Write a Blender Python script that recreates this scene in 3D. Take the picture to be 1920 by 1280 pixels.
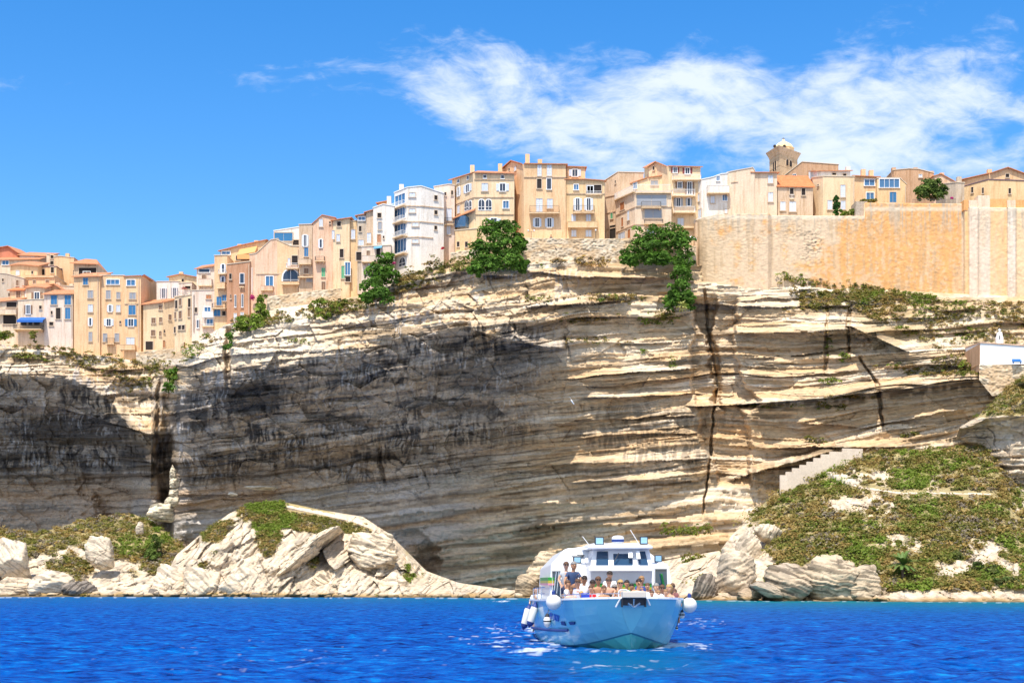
import bpy, bmesh, math, random
import numpy as np
from mathutils import Vector, Matrix

for o in list(bpy.data.objects): bpy.data.objects.remove(o)
scene = bpy.context.scene
COL = scene.collection
R = math.radians
random.seed(7)

# ------------------------------------------------------------------ camera
F = 2667.0            # focal length in photo pixels (50 mm on a 36 mm wide sensor, photo 1920 wide)
HOR = 1090.0          # photo row of the horizon
CAMH = 2.5
cam_d = bpy.data.cameras.new("camera"); cam = bpy.data.objects.new("camera", cam_d); COL.objects.link(cam)
cam_d.sensor_width = 36.0; cam_d.lens = 50.0
cam_d.shift_y = (HOR - 640.0) / 1920.0
cam_d.clip_start = 0.5; cam_d.clip_end = 20000
cam.location = (0, 0, CAMH); cam.rotation_euler = (R(90), 0, 0)
scene.camera = cam

def at(px, py, Y):
    return Vector(((px - 960.0) / F * Y, Y, CAMH + (HOR - py) / F * Y))

# ------------------------------------------------------------------ light
SUND = Vector((0.15, 0.46, -1.0)).normalized()       # direction the sunlight travels
sd = bpy.data.lights.new("sun", 'SUN'); sun = bpy.data.objects.new("sun", sd); COL.objects.link(sun)
sd.energy = 4.4; sd.angle = R(0.5); sd.color = (1.0, 0.92, 0.81)
sun.rotation_euler = SUND.to_track_quat('-Z', 'Y').to_euler(); sun.location = (0, -20, 120)
to_sun = -SUND
elev = math.asin(to_sun.z); rot = math.atan2(to_sun.x, to_sun.y)

world = bpy.data.worlds.new("World"); scene.world = world; world.use_nodes = True
wt = world.node_tree; wt.nodes.clear()
def wn(t, **k):
    n = wt.nodes.new(t)
    for a, b in k.items(): setattr(n, a, b)
    return n
def wl(a, b): wt.links.new(a, b)
def wmath(op, a, b=None, clamp=False):
    n = wn('ShaderNodeMath', operation=op, use_clamp=clamp)
    for i, v in enumerate((a, b)):
        if v is None: continue
        if isinstance(v, (int, float)): n.inputs[i].default_value = v
        else: wl(v, n.inputs[i])
    return n.outputs[0]
sky = wn('ShaderNodeTexSky', sky_type='NISHITA', sun_disc=False)
sky.sun_elevation = elev; sky.sun_rotation = rot; sky.air_density = 1.0; sky.dust_density = 0.15; sky.ozone_density = 2.0; sky.altitude = 0
hs = wn('ShaderNodeHueSaturation'); hs.inputs['Saturation'].default_value = 1.42; hs.inputs['Value'].default_value = 1.42
hs.inputs['Hue'].default_value = 0.505
wl(sky.outputs[0], hs.inputs['Color'])
tc = wn('ShaderNodeTexCoord'); sep = wn('ShaderNodeSeparateXYZ'); wl(tc.outputs['Generated'], sep.inputs[0])
ysafe = wmath('MAXIMUM', sep.outputs[1], 0.08)
uu = wmath('DIVIDE', sep.outputs[0], ysafe); vv = wmath('DIVIDE', sep.outputs[2], ysafe)
# cloud bank outline over azimuth (u) as two curves in elevation (v)
un = wmath('MULTIPLY_ADD', uu, 1.0); un.node.inputs[2].default_value = 0.5      # u -0.5..0.5 -> 0..1
def curve(pts):
    c = wn('ShaderNodeFloatCurve'); m = c.mapping.curves[0]
    q = [((px - 960) / F + 0.5, (HOR - py) / F) for px, py in pts]
    m.points[0].location = (0, q[0][1]); m.points[1].location = (1, q[-1][1])
    for x, y in q: m.points.new(x, y)
    c.mapping.update(); wl(un, c.inputs['Value']); return c.outputs[0]
top = curve([(560, 140), (690, 104), (850, 80), (1010, 62), (1150, 70), (1300, 100), (1420, 118), (1490, 130), (1560, 90), (1700, 60), (1920, 55), (2300, 70)])
bot = curve([(560, 160), (690, 165), (780, 225), (880, 280), (1000, 300), (1120, 355), (1300, 385), (1500, 375), (1650, 350), (1920, 370), (2300, 350)])
ma = wmath('MULTIPLY', wmath('SUBTRACT', top, vv), 55.0)
mb = wmath('MULTIPLY', wmath('SUBTRACT', vv, bot), 45.0)
msk = wmath('MINIMUM', ma, mb); msk = wmath('MINIMUM', msk, 1.0); msk = wmath('MAXIMUM', msk, -1.6)
comb = wn('ShaderNodeCombineXYZ'); wl(uu, comb.inputs[0]); wl(vv, comb.inputs[1])
mp = wn('ShaderNodeMapping'); mp.inputs['Rotation'].default_value = (0, 0, R(14)); mp.inputs['Scale'].default_value = (1.0, 2.1, 1)
wl(comb.outputs[0], mp.inputs[0])
def wnoise(scale, detail, rough, dist, off=0.0):
    n = wn('ShaderNodeTexNoise'); n.inputs['Scale'].default_value = scale; n.inputs['Detail'].default_value = detail
    n.inputs['Roughness'].default_value = rough; n.inputs['Distortion'].default_value = dist
    m2 = wn('ShaderNodeMapping'); m2.inputs['Location'].default_value = (off, off * .7, 0); wl(mp.outputs[0], m2.inputs[0]); wl(m2.outputs[0], n.inputs['Vector'])
    return n.outputs[0]
n1 = wnoise(9, 10, 0.62, 0.5); n2 = wnoise(38, 8, 0.6, 1.0, 3.1); n3 = wnoise(4, 3, .5, .2, 7.7)
den = wmath('ADD', wmath('MULTIPLY', wmath('SUBTRACT', n1, 0.5), 4.2), wmath('MULTIPLY', wmath('SUBTRACT', n2, 0.5), 1.5))
den = wmath('ADD', den, wmath('MULTIPLY', wmath('SUBTRACT', n3, 0.5), 2.2))
den = wmath('ADD', den, wmath('MULTIPLY', msk, 0.72)); den = wmath('ADD', den, 0.12)
den = wmath('MULTIPLY', den, 0.62, True)
ss = wn('ShaderNodeMapRange', interpolation_type='SMOOTHSTEP'); wl(den, ss.inputs[0]); ss.inputs[3].default_value = 0.0; ss.inputs[4].default_value = 0.86
# unseen broken cloud added behind the viewer as white fill for the shaded cliff
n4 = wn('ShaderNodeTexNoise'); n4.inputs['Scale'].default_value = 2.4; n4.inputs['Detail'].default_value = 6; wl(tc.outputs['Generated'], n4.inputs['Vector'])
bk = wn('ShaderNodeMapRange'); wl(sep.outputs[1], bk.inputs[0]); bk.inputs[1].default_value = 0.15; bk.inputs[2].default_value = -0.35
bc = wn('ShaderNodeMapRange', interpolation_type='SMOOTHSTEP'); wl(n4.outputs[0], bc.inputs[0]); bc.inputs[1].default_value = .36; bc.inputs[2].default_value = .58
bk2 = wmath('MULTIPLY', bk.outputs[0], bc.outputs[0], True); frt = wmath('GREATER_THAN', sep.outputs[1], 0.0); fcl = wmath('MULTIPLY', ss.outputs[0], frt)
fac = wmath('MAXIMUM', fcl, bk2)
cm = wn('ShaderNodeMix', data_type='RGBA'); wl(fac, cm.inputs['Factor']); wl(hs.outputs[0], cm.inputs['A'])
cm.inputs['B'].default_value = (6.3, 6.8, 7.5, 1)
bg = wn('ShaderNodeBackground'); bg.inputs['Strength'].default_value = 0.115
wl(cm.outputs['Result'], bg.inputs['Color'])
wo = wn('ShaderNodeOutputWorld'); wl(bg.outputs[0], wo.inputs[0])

scene.view_settings.view_transform = 'Standard'; scene.view_settings.look = 'None'
scene.view_settings.gamma = 1; scene.view_settings.exposure = 0.45
scene.cycles.max_bounces = 6

# ------------------------------------------------------------------ helpers
def tag(o, label=None, cat=None, group=None, kind=None):
    if label: o['label'] = label
    if cat: o['category'] = cat
    if group: o['group'] = group
    if kind: o['kind'] = kind
    return o
def empty(name, loc, rz=0, **k):
    o = bpy.data.objects.new(name, None); COL.objects.link(o); o.location = loc; o.rotation_euler = (0, 0, rz)
    o.empty_display_size = .5
    return tag(o, **k)
def link(name, me, parent=None, mat=None):
    o = bpy.data.objects.new(name, me); COL.objects.link(o)
    if mat is not None and not me.materials: me.materials.append(mat)
    if parent is not None: o.parent = parent
    return o
class MB:
    """collects geometry; build() links it as one mesh object. Geometry in world space; an object parented to a thing is shifted to its frame."""
    def __init__(s): s.v = []; s.f = []; s.m = []
    def add(s, vs, fs, mi=0):
        n = len(s.v); s.v += [tuple(v) for v in vs]; s.f += [tuple(i + n for i in f) for f in fs]; s.m += [mi] * len(fs); return s
    def hexa(s, p, mi=0):      # 8 corners: bottom 4 then top 4
        return s.add(p, [(3, 2, 1, 0), (4, 5, 6, 7), (0, 1, 5, 4), (1, 2, 6, 5), (2, 3, 7, 6), (3, 0, 4, 7)], mi)
    def box(s, x0, x1, y0, y1, z0, z1, mi=0):
        return s.hexa([(x0, y0, z0), (x1, y0, z0), (x1, y1, z0), (x0, y1, z0), (x0, y0, z1), (x1, y0, z1), (x1, y1, z1), (x0, y1, z1)], mi)
    def fbox(s, o, u, n, a0, a1, b0, b1, c0, c1, mi=0):
        """box in frame: o origin, u unit along, n unit outward, world z up; a along u, b outward, c up"""
        P = lambda a, b, c: o + u * a + n * b + Vector((0, 0, c))
        return s.hexa([P(a0, b1, c0), P(a1, b1, c0), P(a1, b0, c0), P(a0, b0, c0), P(a0, b1, c1), P(a1, b1, c1), P(a1, b0, c1), P(a0, b0, c1)], mi)
    def bar(s, a, b, r, sides=6, mi=0, r2=None):
        a = Vector(a); b = Vector(b); d = (b - a); 
        if d.length < 1e-6: return s
        d.normalize(); q = d.orthogonal().normalized(); w = d.cross(q); r2 = r if r2 is None else r2
        vs = []; 
        for p, rr in ((a, r), (b, r2)):
            for i in range(sides):
                t = 2 * math.pi * i / sides; vs.append(p + (q * math.cos(t) + w * math.sin(t)) * rr)
        fs = [(i, (i + 1) % sides, sides + (i + 1) % sides, sides + i) for i in range(sides)]
        fs += [tuple(range(sides))[::-1], tuple(range(sides, 2 * sides))]
        return s.add(vs, fs, mi)
    def tube(s, pts, r, sides=6, mi=0):
        for a, b in zip(pts[:-1], pts[1:]): s.bar(a, b, r, sides, mi)
        return s
    def lathe(s, c, prof, sides=20, axis=None, mi=0):
        """prof: (radius, height) list along axis from point c"""
        c = Vector(c); d = Vector(axis or (0, 0, 1)).normalized(); q = d.orthogonal().normalized(); w = d.cross(q)
        vs = []
        for r, h in prof:
            for i in range(sides):
                t = 2 * math.pi * (i + .5) / sides; vs.append(c + d * h + (q * math.cos(t) + w * math.sin(t)) * max(r, 1e-4))
        fs = []
        for k in range(len(prof) - 1):
            for i in range(sides):
                j = (i + 1) % sides; fs.append((k * sides + i, k * sides + j, (k + 1) * sides + j, (k + 1) * sides + i))
        fs += [tuple(range(sides))[::-1], tuple((len(prof) - 1) * sides + i for i in range(sides))]
        return s.add(vs, fs, mi)
    def build(s, name, mat, parent=None, smooth=False, bevel=0, **k):
        me = bpy.data.meshes.new(name)
        off = Vector((0, 0, 0)); M = None
        if parent is not None:
            p = parent; M = Matrix.Identity(4)
            chain = []
            while p is not None: chain.append(p); p = p.parent
            for p in reversed(chain):
                M = M @ (Matrix.Translation(p.location) @ p.rotation_euler.to_matrix().to_4x4())
            M = M.inverted()
        vs = s.v if M is None else [tuple(M @ Vector(v)) for v in s.v]
        me.from_pydata(vs, [], s.f)
        mats = mat if isinstance(mat, (list, tuple)) else [mat]
        for m in mats: me.materials.append(m)
        if len(mats) > 1: me.polygons.foreach_set('material_index', s.m)
        if smooth: me.polygons.foreach_set('use_smooth', [True] * len(me.polygons))
        me.update()
        o = bpy.data.objects.new(name, me); COL.objects.link(o)
        if parent is not None: o.parent = parent
        if bevel:
            b = o.modifiers.new('b', 'BEVEL'); b.width = bevel; b.segments = 2; b.limit_method = 'ANGLE'
        return tag(o, **k)

def np_mesh(name, V, Q, mat, col=None, smooth=False, parent=None, extra=None):
    """V (n,3) float, Q (m,4) or (m,3) int; col (n,3) linear colour per vertex"""
    me = bpy.data.meshes.new(name); k = Q.shape[1]
    me.vertices.add(len(V)); me.vertices.foreach_set('co', V.astype(np.float32).ravel())
    me.loops.add(Q.size); me.loops.foreach_set('vertex_index', Q.astype(np.int32).ravel())
    me.polygons.add(len(Q)); me.polygons.foreach_set('loop_start', np.arange(0, Q.size, k, dtype=np.int32))
    me.update(calc_edges=True)
    if col is not None:
        a = me.color_attributes.new('Col', 'FLOAT_COLOR', 'POINT')
        c4 = np.ones((len(V), 4), np.float32); c4[:, :3] = col; a.data.foreach_set('color', c4.ravel())
    if extra:
        for nm, arr in extra.items():
            a = me.attributes.new(nm, 'FLOAT', 'POINT'); a.data.foreach_set('value', arr.astype(np.float32).ravel())
    if smooth: me.polygons.foreach_set('use_smooth', np.ones(len(Q), bool))
    me.materials.append(mat)
    o = bpy.data.objects.new(name, me); COL.objects.link(o)
    if parent is not None: o.parent = parent
    return o

# numpy noise
_L = {}
def vn(x, y, seed=0):
    if seed not in _L: _L[seed] = np.random.RandomState(seed + 11).rand(256, 256).astype(np.float32)
    L = _L[seed]; x = np.asarray(x, np.float32); y = np.asarray(y, np.float32)
    xi = np.floor(x).astype(int); yi = np.floor(y).astype(int); fx = x - xi; fy = y - yi
    fx = fx * fx * (3 - 2 * fx); fy = fy * fy * (3 - 2 * fy)
    a = L[xi & 255, yi & 255]; b = L[(xi + 1) & 255, yi & 255]; c = L[xi & 255, (yi + 1) & 255]; d = L[(xi + 1) & 255, (yi + 1) & 255]
    return (a * (1 - fx) + b * fx) * (1 - fy) + (c * (1 - fx) + d * fx) * fy
def fbm(x, y, oct=4, seed=0, rough=.5):
    t = 0; a = 1; s = 0
    for i in range(oct):
        t = t + a * vn(x * 2 ** i + 17.3 * i, y * 2 ** i + 5.1 * i, seed + i); s += a; a *= rough
    return t / s
def facets(x, y, size, seed, ang=0., stretch=1., tilt=.6):
    """angular blocks: every cell has its own offset and slope; returns height and distance to the cell edge"""
    ca, sa = math.cos(ang), math.sin(ang); X = (x * ca + y * sa) / (size * stretch); Y = (-x * sa + y * ca) / size
    rs = np.random.RandomState(seed + 900); G = rs.rand(64, 64, 5); xi = np.floor(X).astype(int); yi = np.floor(Y).astype(int)
    f1 = np.full(X.shape, 9.); f2 = np.full(X.shape, 9.); h = np.zeros(X.shape)
    for i in (-1, 0, 1):
        for j in (-1, 0, 1):
            g = G[(xi + i) & 63, (yi + j) & 63]; dx = X - (xi + i + g[..., 0]); dy = Y - (yi + j + g[..., 1]); d = dx * dx + dy * dy
            hh = g[..., 2] - .5 + tilt * (dx * (g[..., 3] - .5) + dy * (g[..., 4] - .35)) * 2
            n = d < f1; f2 = np.where(n, f1, np.minimum(f2, d)); f1 = np.where(n, d, f1); h = np.where(n, hh, h)
    return h, np.sqrt(f2) - np.sqrt(f1)
def sst(a, b, x):
    t = np.clip((x - a) / (b - a), 0, 1); return t * t * (3 - 2 * t)
def lerp(a, b, t): return a + (b - a) * t
def lin(c):
    return tuple(((v / 255.0) / 12.92 if v / 255. <= .04045 else ((v / 255. + .055) / 1.055) ** 2.4) for v in c)

# ------------------------------------------------------------------ materials
def mat_new(name):
    m = bpy.data.materials.new(name); m.use_nodes = True; return m, m.node_tree, m.node_tree.nodes['Principled BSDF']
def simple(name, col, rough=.6, metal=0, spec=.4, coat=0):
    m, t, b = mat_new(name); b.inputs['Base Color'].default_value = (*col, 1); b.inputs['Roughness'].default_value = rough
    b.inputs['Metallic'].default_value = metal; b.inputs['Specular IOR Level'].default_value = spec
    b.inputs['Coat Weight'].default_value = coat
    return m
def nnode(t, ty, **k):
    n = t.nodes.new(ty)
    for a, b in k.items(): setattr(n, a, b)
    return n
def noise_node(t, scale, detail=4, rough=.6, sc=(1, 1, 1), dist=0):
    tcn = nnode(t, 'ShaderNodeTexCoord'); mpn = nnode(t, 'ShaderNodeMapping'); mpn.inputs['Scale'].default_value = sc
    t.links.new(tcn.outputs['Object'], mpn.inputs[0]); n = nnode(t, 'ShaderNodeTexNoise')
    n.inputs['Scale'].default_value = scale; n.inputs['Detail'].default_value = detail; n.inputs['Roughness'].default_value = rough
    n.inputs['Distortion'].default_value = dist; t.links.new(mpn.outputs[0], n.inputs['Vector']); return n.outputs[0]
def ramp(t, fac, stops):
    r = nnode(t, 'ShaderNodeValToRGB'); e = r.color_ramp.elements
    while len(e) < len(stops): e.new(.5)
    for el, (p, c) in zip(e, stops): el.position = p; el.color = (*c, 1) if len(c) == 3 else c
    t.links.new(fac, r.inputs[0]); return r.outputs[0]
def mixc(t, fac, a, b, mode='MIX'):
    n = nnode(t, 'ShaderNodeMix', data_type='RGBA', blend_type=mode)
    for key, v in (('Factor', fac), ('A', a), ('B', b)):
        s = n.inputs[key]
        if isinstance(v, (int, float)): s.default_value = v
        elif isinstance(v, tuple): s.default_value = (*v, 1)
        else: t.links.new(v, s)
    return n.outputs['Result']
def bump(t, b, h, strength=.5, dist=.1):
    n = nnode(t, 'ShaderNodeBump'); n.inputs['Strength'].default_value = strength; n.inputs['Distance'].default_value = dist
    t.links.new(h, n.inputs['Height']); t.links.new(n.outputs[0], b.inputs['Normal'])

def mat_rock(name, sc=(1, 1, 3.5), bs=.6, bd=.35):
    m, t, b = mat_new(name)
    at_ = nnode(t, 'ShaderNodeAttribute', attribute_name='Col')
    n1 = noise_node(t, .9, 8, .7, sc); n2 = noise_node(t, .25, 4, .6, sc)
    v = ramp(t, n1, [(.3, (.62, .60, .58)), (.5, (.97, .97, .97)), (.72, (1.2, 1.17, 1.12))])
    c = mixc(t, 1.0, at_.outputs['Color'], v, 'MULTIPLY')
    v2 = ramp(t, n2, [(.35, (.8, .82, .86)), (.6, (1.06, 1.02, .98))])
    c = mixc(t, .6, c, v2, 'MULTIPLY')
    t.links.new(c, b.inputs['Base Color']); b.inputs['Roughness'].default_value = .95; b.inputs['Specular IOR Level'].default_value = .15
    bump(t, b, n1, bs, bd); return m
M_CLIFF = mat_rock('cliff_limestone')
M_ROCK = mat_rock('boulder_limestone', (1, 1, 2.0), .55, .25)
def mat_leaf(name):
    m, t, b = mat_new(name)
    at_ = nnode(t, 'ShaderNodeAttribute', attribute_name='Col')
    t.links.new(at_.outputs['Color'], b.inputs['Base Color']); b.inputs['Roughness'].default_value = .65; b.inputs['Specular IOR Level'].default_value = .2
    tr = nnode(t, 'ShaderNodeBsdfTranslucent'); t.links.new(at_.outputs['Color'], tr.inputs['Color'])
    mx = nnode(t, 'ShaderNodeMixShader'); mx.inputs[0].default_value = .38
    t.links.new(b.outputs[0], mx.inputs[1]); t.links.new(tr.outputs[0], mx.inputs[2])
    t.links.new(mx.outputs[0], t.nodes['Material Output'].inputs['Surface']); return m
M_LEAF = mat_leaf('leaves')
# ------------------------------------------------------------------ terrain sheets
def grid_quads(nr, nc):
    i = np.arange(nr - 1)[:, None] * nc + np.arange(nc - 1)[None, :]
    return np.stack([i, i + 1, i + nc + 1, i + nc], -1).reshape(-1, 4)[:, ::-1]

def sheet_field(prof, pxs, rows):
    """prof: list of (px, [(py, Y), ...]) with equal counts. returns PY, YY of shape (len(rows_total), len(pxs)) ; rows = rows per span"""
    P = np.array([p[0] for p in prof], float); K = len(prof[0][1])
    py = np.array([[q[0] for q in p[1]] for p in prof], float); yy = np.array([[q[1] for q in p[1]] for p in prof], float)
    cy = np.stack([np.interp(pxs, P, py[:, k]) for k in range(K)]); cY = np.stack([np.interp(pxs, P, yy[:, k]) for k in range(K)])
    PY = []; YY = []
    for k in range(K - 1):
        t = np.linspace(0, 1, rows[k], endpoint=(k == K - 2))[:, None]
        PY.append(lerp(cy[k][None], cy[k + 1][None], t)); YY.append(lerp(cY[k][None], cY[k + 1][None], t))
    return np.concatenate(PY), np.concatenate(YY)
def to_world(PX, PY, YY):
    return np.stack([(PX - 960) / F * YY, YY, CAMH + (HOR - PY) / F * YY], -1)
def blur_rows(A, n):
    for _ in range(n):
        B = A.copy(); B[1:-1] = (A[:-2] + 2 * A[1:-1] + A[2:]) / 4; A = B
    return A
def blur_cols(A, n):
    for _ in range(n):
        B = A.copy(); B[:, 1:-1] = (A[:, :-2] + 2 * A[:, 1:-1] + A[:, 2:]) / 4; A = B
    return A

def polyline(px, pts):
    P = np.array(pts, float); return np.interp(px, P[:, 0], P[:, 1]), (px >= P[0, 0]) & (px <= P[-1, 0])

# ---- the cliff
CPROF = [
 (-300, [(640,287),(690,280),(760,290),(840,297),(900,301),(980,304),(1115,304)]),
 (0,    [(645,286),(700,279),(760,290),(840,297),(900,301),(980,304),(1115,304)]),
 (140,  [(662,286),(712,279),(770,290),(840,297),(900,301),(980,303),(1115,303)]),
 (205,  [(668,286),(748,279),(795,288),(850,294),(900,299),(975,301),(1115,301)]),
 (250,  [(676,285),(810,278),(835,285),(865,290),(905,295),(965,298),(1115,298)]),
 (283,  [(682,284),(850,274),(880,277),(905,279),(935,281),(965,282),(1115,281)]),
 (296,  [(684,283),(760,276),(820,277),(870,279),(925,280),(965,281),(1115,281)]),
 (312,  [(672,280),(720,275),(790,280),(860,285),(915,288),(960,290),(1115,290)]),
 (332,  [(660,272),(700,266),(750,268),(840,274),(900,277),(965,279),(1115,279)]),
 (350,  [(652,264),(705,258),(765,262),(855,268),(905,273),(965,276),(1115,275)]),
 (420,  [(610,263),(700,252),(765,258),(845,264),(895,270),(960,275),(1115,275)]),
 (520,  [(578,262),(688,250.5),(748,257),(832,264),(880,270),(955,275),(1115,275)]),
 (620,  [(565,261),(670,250),(735,256),(822,263),(870,269),(950,274),(1115,275)]),
 (700,  [(548,260),(650,249.5),(715,255),(812,262),(860,268),(940,273),(1115,274)]),
 (760,  [(515,258),(628,249.5),(700,255),(803,262),(850,268),(930,273),(1115,274)]),
 (860,  [(492,257.5),(604,250.5),(680,256),(795,262),(842,267),(922,272),(1110,273)]),
 (960,  [(490,257),(606,251),(668,255),(788,260),(835,265),(915,270),(1105,270)]),
 (1060, [(490,257),(600,251),(680,252),(780,256),(828,259),(910,263),(1100,263)]),
 (1120, [(492,258),(615,252),(700,251),(776,251),(825,253),(905,256),(1095,254)]),
 (1180, [(495,259),(620,254),(700,251),(772,250),(820,250),(900,250),(1090,244)]),
 (1300, [(497,260),(620,254),(700,251),(768,249),(816,248),(896,246),(1085,238)]),
 (1420, [(505,259),(600,253),(690,250),(760,247),(812,246),(890,243),(1080,235)]),
 (1520, [(525,259),(600,252),(690,249),(755,247),(806,245),(885,242),(1080,234)]),
 (1600, [(538,258),(615,251),(690,248),(748,246),(800,244),(880,242),(1080,234)]),
 (1700, [(545,257),(645,247),(690,245),(735,244),(795,243),(870,242),(1080,234)]),
 (1780, [(550,256),(668,242),(695,241),(730,241),(785,241),(865,240),(1080,234)]),
 (1850, [(553,255),(690,238),(705,238),(735,239),(780,239),(860,238),(1080,234)]),
 (1920, [(556,254),(705,236),(715,236),(740,238),(780,238),(860,237),(1080,234)]),
 (2250, [(562,252),(705,234),(715,234),(740,236),(780,236),(860,236),(1080,234)])]
cpx = np.concatenate([np.arange(-300, -10, 4.0), np.arange(-10, 1930, 1.35), np.arange(1930, 2250, 4.0)])
PY, YY = sheet_field(CPROF, cpx, [80, 64, 88, 44, 60, 70])
PX = np.broadcast_to(cpx, PY.shape).copy()
YY = blur_cols(blur_rows(YY, 10), 14)
# bedding coordinate
tl = np.interp(PX, [-300, 0, 280, 330, 700, 1100, 1330, 1600, 1920], [0, 0, 6, 0, 42, 92, 104, 100, 112])
tilt_low = np.interp(PX, [-300, 300, 1330, 1500, 1920], [0, 0, 122, 112, 196])
hi = sst(560, 850, PY)
warp = 9 * (fbm(PX / 190, PY / 70, 3, 3) - .5) + 5 * (vn(PX / 45, PY / 26, 9) - .5)
S = PY + lerp(tl, tilt_low, hi) + warp
disp = np.zeros_like(YY); layer_tone = np.zeros_like(YY)
for h, a, lx, sd_ in ((3.7, .22, 55, 21), (8.5, .5, 90, 22), (19, .85, 150, 23), (43, 1.25, 260, 24)):
    Sj = S + h * .5 * (vn(PX / (lx * .4), S / (h * 3), sd_ + 40) - .5)
    li = np.floor(Sj / h)
    v = vn(PX / lx + li * 7.31, li * 1.0, sd_)
    disp += a * (v - .5) * 2
    if h < 20: layer_tone += (vn(PX / (lx * 2) + li * 3.7, li * 1.0, sd_ + 7) - .5)
# weathering region (pitted, streaked overhanging rock) against the layered clean rock
WL = sst(1120, 900, PX + .5 * (PY - 700)) 
WL = np.maximum(WL, 0)
disp *= lerp(1.25, 1.0, WL)
lump = (fbm(PX / 70, PY / 60, 4, 31) - .5)
disp += WL * lump * 2.6 + (1 - WL) * lump * 1.3
disp += (fbm(PX / 14, PY / 11, 4, 35, .6) - .5) * lerp(.5, 1.4, WL)
disp += WL * (fbm(PX / 5.5, PY / 17, 3, 38, .6) - .5) * .7 * sst(600, 680, PY) * sst(930, 850, PY)
fh, fe = facets(PX + 20 * (vn(PX / 60, PY / 60, 39) - .5), PY + 14 * (vn(PX / 40, PY / 40, 37) - .5), 34, 1, .1, 1.7); fh2, fe2 = facets(PX, PY, 11, 2, .1, 1.6)
disp += (fh * 2.0 + fh2 * .75) * lerp(.35, 1.0, WL) * lerp(1, .35, sst(880, 960, PY))

def ledge(pts, A, up, fade=14, jag=6, below=0):
    """a band that juts towards the sea with a flat underside along a line of the photo"""
    global disp
    P = np.array(pts, float); L = np.interp(PX, P[:, 0], P[:, 1]) + jag * (fbm(PX / 34, PX * 0 + P[0, 1], 4, 51, .6) - .5)
    w = sst(P[0, 0] - fade, P[0, 0] + fade, PX) * sst(P[-1, 0] + fade, P[-1, 0] - fade, PX)
    w = w * (.55 + .9 * vn(PX / 60, PX * 0 + P[0, 1] / 3, 52))
    d = L - PY
    q = np.where(d >= 0, np.clip(1 - d / up, 0, 1), 0) * -A * 1.35 * (1.35 if P[:, 0].mean() > 1000 else 1)
    if below: q = q + np.where(d < 0, np.clip(1 + d / below, 0, 1), 0) * A * .6
    disp += q * w
def cleft(pts, wid, dep, soft=.5):
    global disp
    P = np.array(pts, float)           # (px, py) from top to bottom
    X0 = np.interp(PY, P[:, 1], P[:, 0]) + 5 * (fbm(PY / 18, PY * 0 + P[0, 0], 3, 55) - .5)
    wv = wid * (.6 + .8 * vn(PY / 30, PY * 0 + P[0, 0], 56) + .35 * (fbm(PY / 7, PX * 0 + P[0, 0], 3, 57) - .5))
    inr = sst(P[0, 1] - 12, P[0, 1] + 12, PY) * sst(P[-1, 1] + 14, P[-1, 1] - 14, PY)
    disp += dep * np.clip((1 - np.abs(PX - X0) / wv) / soft, 0, 1) * inr
ledge([(700,552),(780,528),(860,510),(965,518)], 1.7, 14)
ledge([(400,650),(500,636),(620,622),(700,600)], .7, 12)
ledge([(350,790),(480,778),(620,770),(760,748)], 1.3, 22, jag=12)
ledge([(640,712),(760,690),(880,668)], 1.2, 20, jag=10)
ledge([(330,868),(450,862),(700,832),(900,806),(1100,787),(1310,778)], 1.9, 26, jag=10)
ledge([(330,928),(500,925),(700,900),(900,880),(1100,868),(1310,862)], 1.5, 16)
ledge([(560,985),(800,960),(1000,945),(1100,945)], 1.2, 18)
ledge([(880,618),(960,640),(1058,655)], 3.4, 30, fade=5)
ledge([(985,575),(1100,570),(1180,562)], 1.6, 16)
ledge([(985,508),(1100,520),(1290,522)], 1.5, 14)
ledge([(1050,712),(1160,700),(1300,690)], 1.3, 14)
ledge([(1100,745),(1200,742),(1310,738)], 1.9, 14, fade=30)
ledge([(1080,822),(1150,815),(1305,812)], 1.5, 14)
ledge([(1060,905),(1150,900),(1300,900)], 2.4, 20, fade=30)
ledge([(1000,990),(1150,985),(1290,980)], 1.2, 14)
ledge([(1300,570),(1385,574),(1460,576),(1590,574)], 1.5, 18, fade=12)
ledge([(1370,625),(1480,625),(1590,618)], 1.5, 18)
ledge([(1380,672),(1480,668),(1600,650)], 1.1, 14)
ledge([(1390,705),(1500,705),(1600,695)], 1.0, 12)
ledge([(1300,762),(1400,758),(1520,748),(1640,735),(1800,712),(1845,712)], 3.0, 24, fade=20)
ledge([(1500,792),(1620,800),(1800,768)], 1.2, 12)
ledge([(1430,842),(1560,838),(1700,838)], 1.3, 14)
ledge([(1370,900),(1480,868),(1560,846)], 3.2, 16)
ledge([(1595,612),(1660,640),(1700,660)], 2.6, 18)
ledge([(1660,690),(1740,682),(1830,690)], 1.0, 12)
ledge([(0,760),(120,765),(280,815)], 3.6, 40, fade=30)
ledge([(0,845),(140,850),(300,870)], 1.5, 20)
ledge([(120,915),(180,905),(240,925)], -1.2, 20)
cleft([(430,610),(425,660),(428,720)], 7, 4)
cleft([(300,715),(294,800),(300,900),(318,990)], 9, 3.5, .8)
cleft([(710,832),(714,870),(722,905)], 5, 2.0)
cleft([(1322,545),(1330,640),(1345,720),(1335,800),(1332,860),(1318,960)], 3.0, 2.6)
cleft([(1338,562),(1350,640),(1362,700),(1385,768)], 40, 4.6, .16)
cleft([(1322,560),(1318,640),(1328,765)], 22, 3.6, .2)
cleft([(1352,770),(1362,830),(1380,900)], 46, 4.2, .18)
cleft([(1594,575),(1590,620),(1593,665)], 5, 2.2)
cleft([(1612,672),(1645,720),(1655,800)], 4, 2.5)
cleft([(1552,570),(1550,640),(1548,700)], 4, 1.5)
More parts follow.
